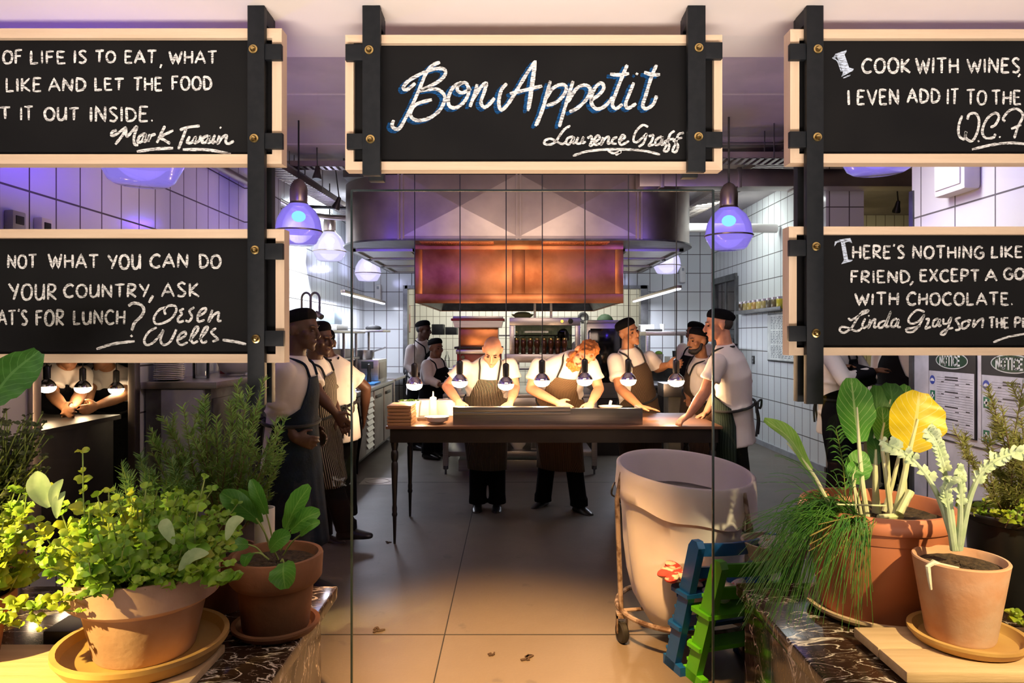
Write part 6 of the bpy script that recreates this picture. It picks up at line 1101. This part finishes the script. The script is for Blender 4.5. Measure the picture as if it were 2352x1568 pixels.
# ---------------------------------------------------------------- high chairs seen from behind
def high_chair(label, xt, yt, zt, col, grp='stacking high chairs'):
    U = Vector((.37, .12, 0)); Wn = U.normalized(); Bk = Vector((Wn.y, -Wn.x, 0)); lean = .22; top = Vector((xt, yt, zt)); bot = Vector((xt - Bk.x * lean, yt - Bk.y * lean, 0)); t = T('high_chair', label, 'high chair', (bot + bot + U) / 2, grp)
    for s_ in (0, 1):
        o = U * s_ - Wn * (.017 if not s_ else .017); n = Wn * .034; A = bot + o; C_ = top + o; sl = (C_ - A).normalized(); pr_ = Bk * .042
        m = MB(); poly = [A - pr_, A + pr_, C_ + pr_ * .9 - sl * .03, C_ + pr_ * .3, C_ - pr_ * .6, C_ - pr_ - sl * .03]; vs = poly + [q + n for q in poly]; k = len(poly); m.add(vs, [list(range(k)), [k + i for i in range(k)][::-1]] + [(i, k + i, k + (i + 1) % k, (i + 1) % k) for i in range(k)]); up = t.p('upright', m, col, smooth=20)
        m = MB()
        for q in range(7): z = .08 + q * .055; f_ = z / zt; c_ = A.lerp(C_, f_) - pr_ * 1.02; m.prism([(-.004, 0), (.008, 0), (.008, .014)], c_, Bk * -1, (0, 0, 1), n)
        t.p('notches', m, col, up)
        m = MB(); m.prism([(-.05, 0), (.42, 0), (.42, .035), (-.05, .045)], A, Bk * 1.0, (0, 0, 1), n)
        if s_: t.p('base_foot', m, col)
        else: t.p('base_foot', (lambda q: (q.prism([(-.05, 0), (.10, 0), (.10, .04), (-.05, .045)], A, Bk, (0, 0, 1), n), q)[1])(MB()), col)
    for z0, z1, dep in ((zt - .075, zt - .02, .07), (zt - .185, zt - .135, .06)):
        pts = []; m = MB(); f_ = (z0 + z1) / 2 / zt; c0 = bot.lerp(top, f_)
        out = [c0 + U * (k / 12) + Bk * dep * math.sin(PI * k / 12) * .55 for k in range(13)]; inn = [p - Bk * .018 for p in out]
        m.sheet([[p + Vector((0, 0, z0 - p.z)) for p in out], [p + Vector((0, 0, z1 - p.z)) for p in out], [p + Vector((0, 0, z1 - p.z)) for p in inn], [p + Vector((0, 0, z0 - p.z)) for p in inn], [p + Vector((0, 0, z0 - p.z)) for p in out]]); t.p('backrest', m, col)
    for nm, z, d0, d1 in (('seat', zt - .27, .05, .11), ('footplate', zt - .44, .04, .07)):
        c0 = bot.lerp(top, z / zt); q = [c0 - Wn * .03 + Bk * d0, c0 - Wn * .035 - Bk * d1 * .7, c0 - Wn * .01 - Bk * d1, c0 + U + Wn * .02 - Bk * d1, c0 + U + Wn * .05 - Bk * d1 * .7, c0 + U + Wn * .03 + Bk * d0]
        m = MB(); v_ = [Vector((p.x, p.y, z)) for p in q] + [Vector((p.x, p.y, z + .018)) for p in q]; m.add(v_, [list(range(6))[::-1], [6 + i for i in range(6)]] + [(i, (i + 1) % 6, 6 + (i + 1) % 6, 6 + i) for i in range(6)]); t.p(nm, m, col, smooth=20)
    return t, bot, top, U, Bk
high_chair('blue high chair with slanted uprights in front of the laundry cart', .818, 3.06, .652, 'blue'); g = high_chair('green high chair nearest the glass, beside the marble ledge', .885, 2.945, .60, 'green')
c_ = g[1].lerp(g[2], .35 / .6) + g[3] * .42 - g[4] * .07
def M_cloth(nm, base, red, sc): return M(nm, base, .9, 0, red, sc, .2, 20, thr=(.56, .60))
def lump(c_, r, seed):
    random.seed(seed); m = MB()
    for k in range(16): m.ell(c_ + Vector((random.uniform(-r[0], r[0]), random.uniform(-r[1], r[1]), random.uniform(0, r[2]))) * 1.0, (random.uniform(.03, .055), random.uniform(.03, .05), random.uniform(.016, .03)), 12, 8, Matrix.Rotation(random.uniform(-.6, .6), 3, 'Y'))
    return m
one('seat_cushion', 'white cushion with red print on the seat of the green high chair', 'cushion', lump(Vector((c_.x, c_.y, .385)), (.10, .05, .025), 2), M_cloth('red_print_cloth', (.74, .70, .68), (.5, .06, .07), 14))
one('bread_basket', 'round beige basket of napkins above the green high chair', 'basket', MB().lathe([(0, 0), (.11, 0), (.145, .07), (.15, .085), (.138, .085), (.13, .03), (0, .02)], (g[2].x + .30, g[2].y + .19, .545), 30), M('beige_basket', (.50, .40, .28), .8, bump=.3, bscale=60))
one('napkins', 'crumpled white napkins with red print in the beige basket', 'napkin', lump(Vector((g[2].x + .31, g[2].y + .17, .60)), (.07, .06, .03), 4), M_cloth('napkin_print', (.78, .76, .72), (.5, .08, .06), 18))
one('striped_cushion', 'striped cushion between the backrest and seat of the blue high chair', 'cushion', lump(Vector((.83, 3.24, .42)), (.12, .07, .04), 6), M('striped_cloth', (.62, .52, .40), .9, 0, (.5, .05, .04), 9, thr=(.48, .52), stretch=(1, 1, 5)))
# ================================================================== herbs and pots
def blade(mb, pts, width, nrm, fold=.25, n=9, shape=None, ruff=0, curlx=0):
    """leaf blade along a curve; nrm: rough upper side"""
    P_ = bez(pts, max(2, n // max(1, len(pts) - 1))); m_ = len(P_); nrm = Vector(nrm).normalized(); rows = []; uv = []
    for i, p in enumerate(P_):
        v = i / (m_ - 1); t_ = (P_[min(i + 1, m_ - 1)] - P_[max(i - 1, 0)]).normalized(); s_ = t_.cross(nrm)
        s_ = s_.normalized() if s_.length > 1e-5 else t_.orthogonal().normalized(); nn = s_.cross(t_)
        w_ = (shape(v) if shape else math.sin(PI * min(1, v * .93 + .04)) ** .75) * width * .5
        row = []
        for k, u in enumerate((-1, -.5, 0, .5, 1)):
            e = ruff * width * math.sin(v * 17 + u * 3 + p.x * 60) * abs(u); row.append(p + s_ * u * w_ * (1 + (.5 * e / width if width else 0)) + nn * (abs(u) * w_ * fold + e))
        rows.append(row); uv.append([(.5 + .25 * q, v) for q in (-2, -1, 0, 1, 2)])
    mb.sheet(rows, uv)
ovate = lambda v: (math.sin(PI * v ** .72) ** .8) if 0 < v < 1 else 0.02
broad = lambda v: max(.05, math.sin(PI * (v * .86 + .10) ** 1.15) ** .65)
def rnd(a, b): return random.uniform(a, b)
def shoot(st, lf, base, top, nl, ll, lw, droop=.2):
    """stem with opposite pairs of leaves"""
    mid = base.lerp(top, .5) + Vector((rnd(-.02, .02), rnd(-.02, .02), .01)); P_ = bez([base, mid, top], 6); st.tube(P_, [.0022] * len(P_), 5); ph = rnd(0, 6.3)
    for i in range(nl):
        f_ = .25 + .75 * i / max(1, nl - 1); p = P_[min(len(P_) - 1, int(f_ * (len(P_) - 1)))]; ph += 1.57 + rnd(-.3, .3); sz = (1.15 - .55 * f_ * f_) * rnd(.8, 1.2)
        for s_ in (0, PI):
            a = ph + s_; d = Vector((math.cos(a), math.sin(a), rnd(.0, .55) + .35 * f_)).normalized(); L_ = ll * sz; tip = p + d * L_ + Vector((0, 0, -L_ * droop)); blade(lf, [p, p + d * L_ * .5 + Vector((0, 0, L_ * .1)), tip], lw * sz, Vector((rnd(-.5, .5), rnd(-1, -.1), rnd(.3, 1))) + d * -.2, rnd(.02, .2), 6, ovate, .06)
def pot(t, c, rb, rt, h, band, mat, soilz=.03, th=.016, lip=.0):
    prof = [(0, 0), (rb * .96, 0), (rb, .008)]
    if band: f_ = (h - band) / h; r1 = rb + (rt - .018 - rb) * f_ * 1.0; prof += [(r1, h - band - .004), (r1 + .014, h - band + .002), (rt, h - band + .02), (rt + lip, h - .006), (rt - .002 + lip, h)]
    else: prof += [(rt - .002, h - .012), (rt, h - .004), (rt - .003, h)]
    ri = rt - th; prof += [(ri + .004, h), (ri, h - .008), (ri - .008, h - soilz - .02), (ri * .8, h - soilz - .05), (0, h - soilz - .06)]
    t.p('pot', lat(prof, c, 48), mat)
    m = MB(); rows = []
    for i in range(8):
        r = (ri - .004) * i / 7; rows.append([c + Vector((r * math.cos(2 * PI * k / 30), r * math.sin(2 * PI * k / 30), h - soilz + rnd(-.006, .008) * (i < 7))) for k in range(30)]); rows[-1].append(rows[-1][0])
    m.sheet(rows); t.p('soil', m, 'soil')
def saucer(label, c, r, h, mat): return one('saucer', label, 'saucer', lat([(0, 0), (r * .82, 0), (r * .9, .006), (r, h * .75), (r, h), (r - .016, h), (r - .026, h * .5), (r * .8, .012), (0, .012)], c, 48), mat, 'clay saucers under the pots')
G1 = M_leaf('mint_leaf_bright', (.13, .30, .02), (.25, .39, .03), 18); G2 = M_leaf('balm_leaf_yellow', (.40, .42, .03), (.20, .34, .025), 14); G3 = M_leaf('rosemary_needle', (.11, .22, .04), (.19, .29, .06), 30, .6, .2); G4 = M_leaf('sage_leaf', (.24, .33, .15), (.32, .40, .20), 30, .8, .25)
G5 = M_leaf('sorrel_leaf', (.055, .20, .02), (.08, .25, .03), 20, .4, .35, (.20, .38, .08)); G6 = M_leaf('chard_leaf_green', (.055, .22, .02), (.085, .29, .03), 16, .5, .35, (.45, .62, .25)); G7 = M_leaf('chard_leaf_yellow', (.78, .58, .012), (.68, .50, .01), 14, .4, .45, (.86, .76, .32)); G8 = M_leaf('chive_blade', (.05, .19, .03), (.11, .27, .04), 30, .45, .25); G9 = M_leaf('cardoon_leaf', (.42, .52, .32), (.52, .60, .42), 25, .8, .25)
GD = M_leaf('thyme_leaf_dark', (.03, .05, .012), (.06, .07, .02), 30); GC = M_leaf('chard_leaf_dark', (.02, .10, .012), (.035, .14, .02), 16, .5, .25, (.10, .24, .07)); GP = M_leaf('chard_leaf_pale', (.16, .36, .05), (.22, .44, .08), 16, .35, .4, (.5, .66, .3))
STEM = M_leaf('green_stem', (.16, .24, .04), (.22, .26, .06), 30, .6, .1); WOODY = M('woody_stem', (.13, .08, .04), .8); STALK = M_leaf('pale_chard_stalk', (.74, .72, .50), (.62, .66, .36), 12, .35, .2)
random.seed(5)
# wooden boards under the pots
one('plank_board', 'pale wooden board under the large herb pot at left', 'board', B((-1.95, 1.75, LT), (-.93, 2.26, LT + .026), .005), 'slats')
t = T('plank_board', 'pale two-plank wooden board under the small cardoon pot at right', 'board', (1.6, 2.15, RT)); t.p('plank', B((1.135, 2.16, RT + .012), (2.3, 2.315, RT + .045), .006), 'slats'); t.p('plank', B((1.135, 2.003, RT + .012), (2.3, 2.157, RT + .045), .006), 'slats')
for x in (1.17, 2.1): t.p('batten', B((x, 2.01, RT), (x + .06, 2.31, RT + .0125), .002), 'slats')
# --- large mint pot
c = Vector((-1.155, 2.185, LT + .0265)); saucer('wide ochre saucer under the large mint pot', c, .250, .055, 'saucer_yellow'); c = c + Vector((0, .01, .0125))
t = T('mint_pot', 'large pale terracotta pot overflowing with bright mint and balm', 'potted plant', c); pot(t, c, .145, .218, .265, .105, 'terracotta')
st = MB(); lf = MB(); ly = MB(); sg = MB()
for k in range(135):
    a = rnd(0, 6.28); r = .19 * math.sqrt(rnd(0, 1)); b_ = c + Vector((r * math.cos(a), r * math.sin(a), .235)); hgt = rnd(.05, .30) * (1.1 - .5 * r / .19); o = Vector((math.cos(a), math.sin(a), 0)) * rnd(.02, .13); tp = b_ + o + Vector((rnd(-.02, .0), 0, hgt)); shoot(st, ly if (b_.x < c.x - .03 and rnd(0, 1) < .6) or rnd(0, 1) < .15 else lf, b_, tp, int(3 + hgt * 17), .044, .038)
for (px, py, bx, by) in ((190, 1040, 215, 1330), (470, 1100, 455, 1330), (120, 1120, 190, 1330), (80, 1200, 180, 1340), (250, 1130, 260, 1330), (500, 1290, 460, 1345), (545, 1330, 470, 1350), (130, 1280, 185, 1345)):
    b_ = at(bx, by, 2.1); tp = at(px, py, 2.12); b_.z = min(b_.z, c.z + .25); shoot(st, ly if px < 260 else lf, b_, tp, 8, .046, .038)
for (x0, y0, x1, y1, w_) in ((410, 1310, 480, 1270, 60), (330, 1330, 290, 1275, 50), (520, 1240, 560, 1190, 55), (400, 1250, 370, 1195, 55)): a, b_ = at(x0, y0, 2.05), at(x1, y1, 2.06); blade(sg, [a, a.lerp(b_, .5) + Vector((0, -.01, .02)), b_], w_ * .0007, (0, -.8, .6), .3, 8, lambda v: max(.04, math.sin(PI * min(1, v * .95 + .03)) ** .8))
t.p('stems', st, STEM); t.p('mint_leaves', lf, G1, smooth=60); t.p('balm_leaves', ly, G2, smooth=60); t.p('sage_leaves', sg, G4, smooth=60)
# --- sorrel pot at the ledge corner
c = Vector((-.823, 2.43, LT)); saucer('small dark saucer under the sorrel pot', c, .148, .032, 'terracotta_old'); c = c + Vector((0, 0, .0125))
t = T('sorrel_pot', 'old terracotta pot of broad green sorrel at the corner of the left ledge', 'potted plant', c); pot(t, c, .112, .155, .255, .10, 'terracotta_old', lip=.004)
lf = MB(); st = MB()
for (bx, by, mx, my, tx, ty, w_, d) in ((640, 1260, 655, 1215, 712, 1115, 52, 2.45), (645, 1265, 668, 1218, 735, 1175, 46, 2.42), (625, 1262, 588, 1190, 508, 1130, 50, 2.46), (620, 1262, 598, 1200, 545, 1125, 46, 2.5), (630, 1262, 612, 1180, 578, 1100, 36, 2.48), (650, 1275, 690, 1228, 735, 1198, 26, 2.4), (610, 1280, 570, 1250, 520, 1262, 34, 2.36), (640, 1285, 620, 1262, 668, 1228, 44, 2.36), (618, 1285, 580, 1270, 560, 1300, 28, 2.33), (645, 1290, 652, 1292, 655, 1352, 62, 2.262)):
    b_ = at(bx, by, d); m_ = at(mx, my, d); e = at(tx, ty, d - .04); st.tube(bez([b_, b_.lerp(m_, .5) + Vector((0, 0, .01)), m_], 4), .003, 6); blade(lf, [m_, m_.lerp(e, .5) + Vector((0, -.012, .012)), e], w_ * .00152, (-.2, -.9, .45), .18, 10, broad, .03)
t.p('stalks', st, STEM); t.p('leaves', lf, G5, smooth=60)
# --- rosemary bush behind
def needles(mb, p, d, n, L_, w_):
    for k in range(n):
        a = rnd(0, 6.28); u = d.orthogonal().normalized(); v = d.cross(u); o = (u * math.cos(a) + v * math.sin(a)); q = p + d * (k / n) * .0; e = q + (o * rnd(.6, .9) + d * rnd(.5, .9)).normalized() * L_ * rnd(.7, 1.2); s_ = (e - q).cross(o.orthogonal()).normalized() * w_ * .5; mb.add([q - s_, q + s_, e + s_ * .3, e - s_ * .3], [(0, 1, 2, 3)], [(0, 0), (1, 0), (1, 1), (0, 1)])
def rosemary(t, base, tips, lf, st, L_=.026, w_=.005, dens=240):
    for tp in tips:
        m_ = base.lerp(tp, .5) + Vector((rnd(-.03, .03), rnd(-.03, .03), -.02)); P_ = bez([base, m_, tp], 12); st.tube(P_, [.0045 - .0035 * i / len(P_) for i in range(len(P_))], 5)
        brs = [(P_, .35)]
        for k in range(rnd(4, 7).__int__()):
            i = int(rnd(.35, .9) * (len(P_) - 1)); d = (P_[i + 1 if i + 1 < len(P_) else i] - P_[i - 1]).normalized(); e = P_[i] + (d + Vector((rnd(-.8, .8), rnd(-.8, .8), rnd(.1, .6)))).normalized() * rnd(.05, .11); q = bez([P_[i], P_[i].lerp(e, .5) + Vector((0, 0, -.006)), e], 6); st.tube(q, .0014, 4); brs.append((q, .1))
        for q, s0 in brs:
            for i in range(int(len(q) * s0), len(q) - 1):
                d = (q[i + 1] - q[i]); L2 = d.length; n = max(2, int(L2 * dens)); d.normalize()
                for k in range(n): needles(lf, q[i].lerp(q[i + 1], k / n), d, 2, L_, w_)
c = Vector((-1.10, 2.64, LT)); t = T('rosemary_pot', 'tall rosemary bush behind the mint at the left glass', 'potted plant', c); pot(t, c, .09, .13, .22, .06, 'terracotta_old'); lf = MB(); st = MB()
rosemary(t, c + Vector((0, 0, .20)), [at(px, py, 2.62 + rnd(-.10, .08)) for px, py in ((345, 985), (372, 955), (420, 930), (455, 935), (497, 955), (470, 905), (548, 872), (575, 890), (606, 868), (598, 930), (640, 985), (655, 960), (650, 1040), (620, 1010), (560, 960), (530, 990), (500, 1030), (440, 1000), (400, 1020), (580, 1040), (350, 1040))], lf, st)
t.p('stems', st, WOODY); t.p('needles', lf, G3, smooth=0)
# --- lavender between mint and rosemary
c = Vector((-1.40, 2.62, LT)); t = T('lavender_pot', 'feathery grey-green lavender between the mint and the rosemary', 'potted plant', c); pot(t, c, .08, .115, .20, .05, 'terracotta_old'); lf = MB(); st = MB()
rosemary(t, c + Vector((.03, 0, .18)), [at(px, py, 2.5 + rnd(-.1, .08)) for px, py in ((278, 1062), (300, 1095), (330, 1050), (352, 1085), (395, 1060), (430, 1050), (442, 1095), (380, 1120), (320, 1130), (470, 1120), (290, 1150), (415, 1140))], lf, st, .03, .0045, 170); t.p('stems', st, STEM); t.p('needles', lf, M_leaf('lavender_needle', (.10, .22, .06), (.16, .28, .09), 30, .6, .2), smooth=0)
# --- yellow balm pot at the left edge
c = Vector((-1.72, 2.14, LT + .0265)); t = T('balm_pot', 'weathered pot of sunlit yellow-green balm at the left edge', 'potted plant', c); pot(t, c, .12, .165, .20, .06, 'terracotta_old'); lf = MB(); st = MB(); sg = MB()
for k in range(80):
    a = rnd(0, 6.28); r = .14 * math.sqrt(rnd(0, 1)); b_ = c + Vector((r * math.cos(a), r * math.sin(a), .17)); tp = b_ + Vector((math.cos(a) * rnd(0, .12) + .05, math.sin(a) * rnd(0, .08), rnd(.08, .34))); shoot(st, lf, b_, tp, int(rnd(5, 9)), .046, .04)
for (x0, y0, x1, y1, w_) in ((112, 1165, 84, 1082, 52), (122, 1168, 145, 1100, 26), (130, 1190, 150, 1128, 24)): a, b_ = at(x0, y0, 2.05), at(x1, y1, 2.05); blade(sg, [a, a.lerp(b_, .5) + Vector((0, -.012, .01)), b_], w_ * .0012, (.2, -.85, .4), .45, 9, lambda v: max(.04, math.sin(PI * min(1, v * .95 + .03)) ** .8))
for (x0, y0, x1, y1) in ((-20, 1400, 185, 1405), (0, 1375, 95, 1450), (40, 1400, 165, 1378), (-10, 1420, 45, 1440)): shoot(st, lf, at(x0, y0, 1.98), at(x1, y1, 1.96), 7, .036, .03)
t.p('stems', st, STEM); t.p('balm_leaves', lf, G2, smooth=60); t.p('sage_leaves', sg, G4, smooth=60)
# --- dark thyme at the far left, tall leafy plant, white pot
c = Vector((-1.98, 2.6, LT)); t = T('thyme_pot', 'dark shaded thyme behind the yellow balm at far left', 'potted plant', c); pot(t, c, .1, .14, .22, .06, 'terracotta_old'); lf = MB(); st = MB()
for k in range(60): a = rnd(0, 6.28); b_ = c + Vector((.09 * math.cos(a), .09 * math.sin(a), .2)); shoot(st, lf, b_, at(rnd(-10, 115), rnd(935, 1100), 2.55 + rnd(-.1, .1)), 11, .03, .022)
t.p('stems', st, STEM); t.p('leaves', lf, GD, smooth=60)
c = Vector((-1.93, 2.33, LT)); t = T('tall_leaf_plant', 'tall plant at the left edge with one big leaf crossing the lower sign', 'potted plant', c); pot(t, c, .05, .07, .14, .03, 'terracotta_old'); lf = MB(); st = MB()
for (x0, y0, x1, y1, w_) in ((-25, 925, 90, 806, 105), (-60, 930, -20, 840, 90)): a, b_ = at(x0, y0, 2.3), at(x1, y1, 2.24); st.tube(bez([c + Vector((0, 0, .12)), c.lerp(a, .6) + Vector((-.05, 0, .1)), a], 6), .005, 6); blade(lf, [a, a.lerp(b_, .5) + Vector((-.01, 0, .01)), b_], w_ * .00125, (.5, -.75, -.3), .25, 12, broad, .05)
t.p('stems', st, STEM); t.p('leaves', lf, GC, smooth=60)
one('white_pot', 'plain white cylindrical pot standing behind the sorrel', 'pot', lat([(0, 0), (.034, 0), (.038, .37), (.034, .37), (.032, .30), (0, .30)], (-.945, 2.66, LT), 24), 'plastic_white')
one('seed_tray', 'low dark seed tray behind the saucer at the left edge', 'tray', MB().box((-1.55, 2.30, LT), (-1.33, 2.44, LT + .05), .006), 'iron')
# --- chard pot
random.seed(9)
c = Vector((1.342, 2.57, RT)); saucer('pale clay saucer under the big chard pot', c, .243, .034, 'saucer_pale'); c = c + Vector((0, 0, .0125))
t = T('chard_pot', 'big smooth terracotta pot of chard with one yellow leaf', 'potted plant', c); PH = .385
t.p('pot', lat([(0, 0), (.185, 0), (.192, .01), (.236, .285), (.240, .287), (.252, .325), (.262, .33), (.268, .345), (.266, .372), (.258, .385), (.244, .385), (.238, .37), (.225, .31), (0, .30)], c, 56), 'terracotta_plastic')
m = MB(); rows = []
for i in range(9): r = .232 * i / 8; rows.append([c + Vector((r * math.cos(2 * PI * k / 36), r * math.sin(2 * PI * k / 36), .335 + rnd(-.008, .010))) for k in range(36)]); rows[-1].append(rows[-1][0])
m.sheet(rows); t.p('soil', m, 'soil')
for i, (bx, by, mx, my, tx, ty, w_, d, mt, sw) in enumerate(((1992, 1165, 1972, 1015, 1955, 868, 92, 2.50, G6, 13), (2008, 1150, 2006, 1020, 2012, 885, 62, 2.60, GC, 11), (2045, 1150, 2034, 960, 2044, 880, 80, 2.70, GC, 10), (2080, 1150, 2072, 940, 2082, 884, 46, 2.72, G6, 8), (2052, 1170, 2088, 1035, 2112, 900, 128, 2.46, G7, 17), (2046, 1165, 2024, 1010, 2026, 935, 56, 2.56, G6, 13), (1925, 1140, 1862, 1080, 1755, 962, 58, 2.44, GP, 11), (1978, 1150, 1962, 1110, 1978, 1035, 60, 2.55, G6, 8), (2016, 1165, 2010, 1065, 2002, 1000, 40, 2.58, GC, 15), (2030, 1165, 2066, 1040, 2078, 985, 30, 2.62, GP, 11), (1968, 1160, 1958, 1095, 1966, 1062, 40, 2.5, G6, 6))):
    b_ = at(bx, by, d); b_.z = min(b_.z, c.z + .34); m_ = at(mx, my, d); e = at(tx, ty, d + .02); lf = MB(); st = MB(); k_ = d / F
    if i == 6: blade(lf, [m_, m_.lerp(e, .45) + Vector((0, 0, .03)), e], w_ * k_, (.3, -.6, .75), .2, 14, broad, .05)
    else: blade(lf, [m_, m_.lerp(e, .5) + Vector((rnd(-.008, .008), -.015, 0)), e], w_ * k_, (rnd(-.2, .2), -1, .15), .16, 16, broad, .035)
    o = t.p('leaf', lf, mt, smooth=60, label='yellow leaf' if i == 4 else None)
    q = bez([b_, b_.lerp(m_, .5) + Vector((rnd(-.004, .004), 0, 0)), m_, m_.lerp(e, .55) + Vector((0, -.017, 0))], 5); n_ = len(q); st.tube([p + Vector((0, -.002, 0)) for p in q], [sw * k_ * .5 * (1 - .75 * (j / n_) ** 1.5) for j in range(n_)], 8); t.p('stalk', st, STALK, o)
for (x0, y0, x1, y1, r) in ((2066, 1178, 2092, 1128, 9), (2018, 1188, 2072, 1184, 7), (1922, 1158, 2035, 1161, 2)): a = at(x0, y0, 2.42); b_ = at(x1, y1, 2.44); a.z = max(a.z, c.z + .345); t.p('cut_stalk', MB().tube([a, b_], r * 2.42 / F, 8), STALK)
# --- chives hanging out of the same pot: a plant of their own
c2 = c + Vector((-.145, -.10, .335)); t = T('chive_clump', 'clump of chives hanging over the rim of the chard pot', 'chives', c2); lf = MB()
for k in range(330):
    b_ = c2 + Vector((rnd(-.05, .06), rnd(-.06, .06), 0)); far = rnd(0, 1)
    if far < .72: e = at(rnd(1692, 1860), rnd(1180, 1450), 2.42 + rnd(-.13, .14)); pk = b_.lerp(e, rnd(.35, .5)); pk.z = b_.z + rnd(.02, .11) * (1.2 - .6 * rnd(0, 1))
    elif far < .94: e = at(rnd(1850, 2010), rnd(1260, 1450), 2.26 + rnd(-.03, .03)); pk = Vector((b_.x + (e.x - b_.x) * .5, c.y - .275, b_.z + rnd(.03, .07)))
    else: e = at(rnd(1720, 1990), rnd(1040, 1130), 2.45 + rnd(-.1, .1)); pk = b_.lerp(e, .55) + Vector((0, 0, .05))
    e.z = max(e.z, RT + .01) if e.x > .92 else e.z
    q = bez([b_, pk, pk.lerp(e, .6) + Vector((0, 0, .012)), e], 5); n_ = len(q); lf.tube(q, [.0016 * (1 - .6 * j / n_) for j in range(n_)], 4)
o = t.p('blades', lf, G8, smooth=60); o['kind'] = 'stuff'
dl = MB()
for k in range(16): b_ = c2 + Vector((rnd(-.04, .06), -.05, .01)); e = at(rnd(1840, 2000), rnd(1200, 1330), 2.28); pk = b_.lerp(e, .4) + Vector((0, -.05, .04)); dl.tube(bez([b_, pk, e], 5), .0014, 4)
t.p('dry_blades', dl, M_leaf('dry_chive', (.52, .40, .12), (.45, .33, .10), 20))
# --- a sprig of tarragon in the chard pot
c3 = at(1945, 1140, 2.68); c3.z = c.z + .335; t = T('tarragon_sprig', 'thin tarragon sprig standing among the chives', 'herb', c3); lf = MB(); st = MB(); q = bez([c3, at(1935, 1060, 2.68), at(1920, 985, 2.68)], 8); st.tube(q, .002, 5)
for i in range(3, len(q)):
    for s_ in (-1, 1): e = q[i] + Vector((s_ * rnd(.03, .06), 0, rnd(-.01, .03))); blade(lf, [q[i], q[i].lerp(e, .5) + Vector((0, 0, .012)), e], .008, (0, -.6, .8), .2, 6, ovate)
t.p('stem', st, STEM); t.p('leaves', lf, G5, smooth=60)
# --- cardoon pot
c = Vector((1.425, 2.205, RT + .0455)); saucer('ochre saucer under the small cardoon pot', c + Vector((.012, -.005, 0)), .168, .036, 'saucer_yellow'); c = c + Vector((0, .01, .0125))
t = T('cardoon_pot', 'small pale terracotta pot with a silvery jagged cardoon', 'potted plant', c); pot(t, c, .098, .136, .25, 0, 'terracotta_pale', .025, .014)
for pts in (((2196, 1262), (2150, 1130), (2090, 1050), (2020, 1010)), ((2194, 1262), (2175, 1110), (2150, 1020), (2128, 985)), ((2200, 1262), (2206, 1180), (2204, 1090), (2202, 1078)), ((2203, 1262), (2232, 1130), (2280, 1060), (2370, 1030)), ((2190, 1262), (2178, 1180), (2172, 1120), (2185, 1100))):
    P_ = bez([at(x, y, 2.2 - .03 * i) for i, (x, y) in enumerate(pts)], 8); n_ = len(P_); st = MB(); lf = MB(); st.tube(P_, [.0105 * (1 - .72 * j / n_) for j in range(n_)], 8)
    for i in range(int(n_ * .42), n_ - 1):
        d = (P_[i + 1] - P_[i - 1]).normalized(); s_ = d.cross(Vector((0, -1, 0))).normalized(); sz = rnd(.018, .036)
        for g_ in (-1, 1):
            if rnd(0, 1) < .12: continue
            e = P_[i] + (s_ * g_ * .8 + d * .6).normalized() * sz + Vector((0, rnd(-.012, .012), 0)); blade(lf, [P_[i], P_[i].lerp(e, .5) + Vector((0, -.005, .003)), e], sz * .75, (0, -1, .2), .3, 6, ovate, .12)
    o = t.p('stalk', st, G9); t.p('leaflets', lf, G9, o, smooth=60)
m = MB(); q = [c + Vector((-.125 + .004 * math.sin(k), -.03 - .006 * k, .252 - .0 * k)) for k in range(5)]; m.tube([c + Vector((-.05, -.07, .236)), c + Vector((-.10, -.062, .244)), c + Vector((-.122, -.06, .253)), c + Vector((-.140, -.062, .24)), c + Vector((-.136, -.064, .20)), c + Vector((-.130, -.062, .17))], [.006, .008, .009, .008, .006, .004], 7); t.p('lime_crust', m, M('lime_crust', (.72, .66, .52), .9, bump=.4))
# --- black pot with rosemary and ground cover at the right edge
c = Vector((1.93, 2.66, RT)); t = T('rosemary_pot', 'big black pot with leggy rosemary and yellow ground cover at the right edge', 'potted plant', c); pot(t, c, .15, .19, .34, .03, 'black_plastic'); lf = MB(); st = MB(); gc = MB()
rosemary(t, c + Vector((-.04, 0, .32)), [at(px, py, 2.55 + rnd(-.12, .08)) for px, py in ((2190, 985), (2275, 905), (2262, 1000), (2300, 930), (2350, 880), (2345, 960), (2330, 1040), (2290, 1060), (2360, 1010), (2310, 1100), (2250, 1060), (2365, 1080))], lf, st, .03, .0048, 200)
for k in range(46): a = rnd(0, 6.28); b_ = c + Vector((rnd(-.17, .17), rnd(-.16, .1), .32)); shoot(st, gc, b_, b_ + Vector((rnd(-.05, .05), rnd(-.07, .03), rnd(.0, .09))), 4, .028, .024)
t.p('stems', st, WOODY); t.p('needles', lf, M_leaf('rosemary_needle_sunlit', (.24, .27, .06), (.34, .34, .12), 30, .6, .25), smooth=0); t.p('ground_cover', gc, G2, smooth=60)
c = Vector((1.76, 2.20, RT + .0455)); t = T('trailing_herb', 'low trailing herb on the board at the right edge', 'herb', c); lf = MB(); st = MB()
for k in range(24): b_ = c + Vector((rnd(-.08, .08), rnd(-.08, .08), .0)); shoot(st, lf, b_, b_ + Vector((rnd(-.10, .08), rnd(-.06, .06), rnd(.03, .12))), 5, .034, .03)
t.p('stems', st, STEM); t.p('leaves', lf, G2, smooth=60)
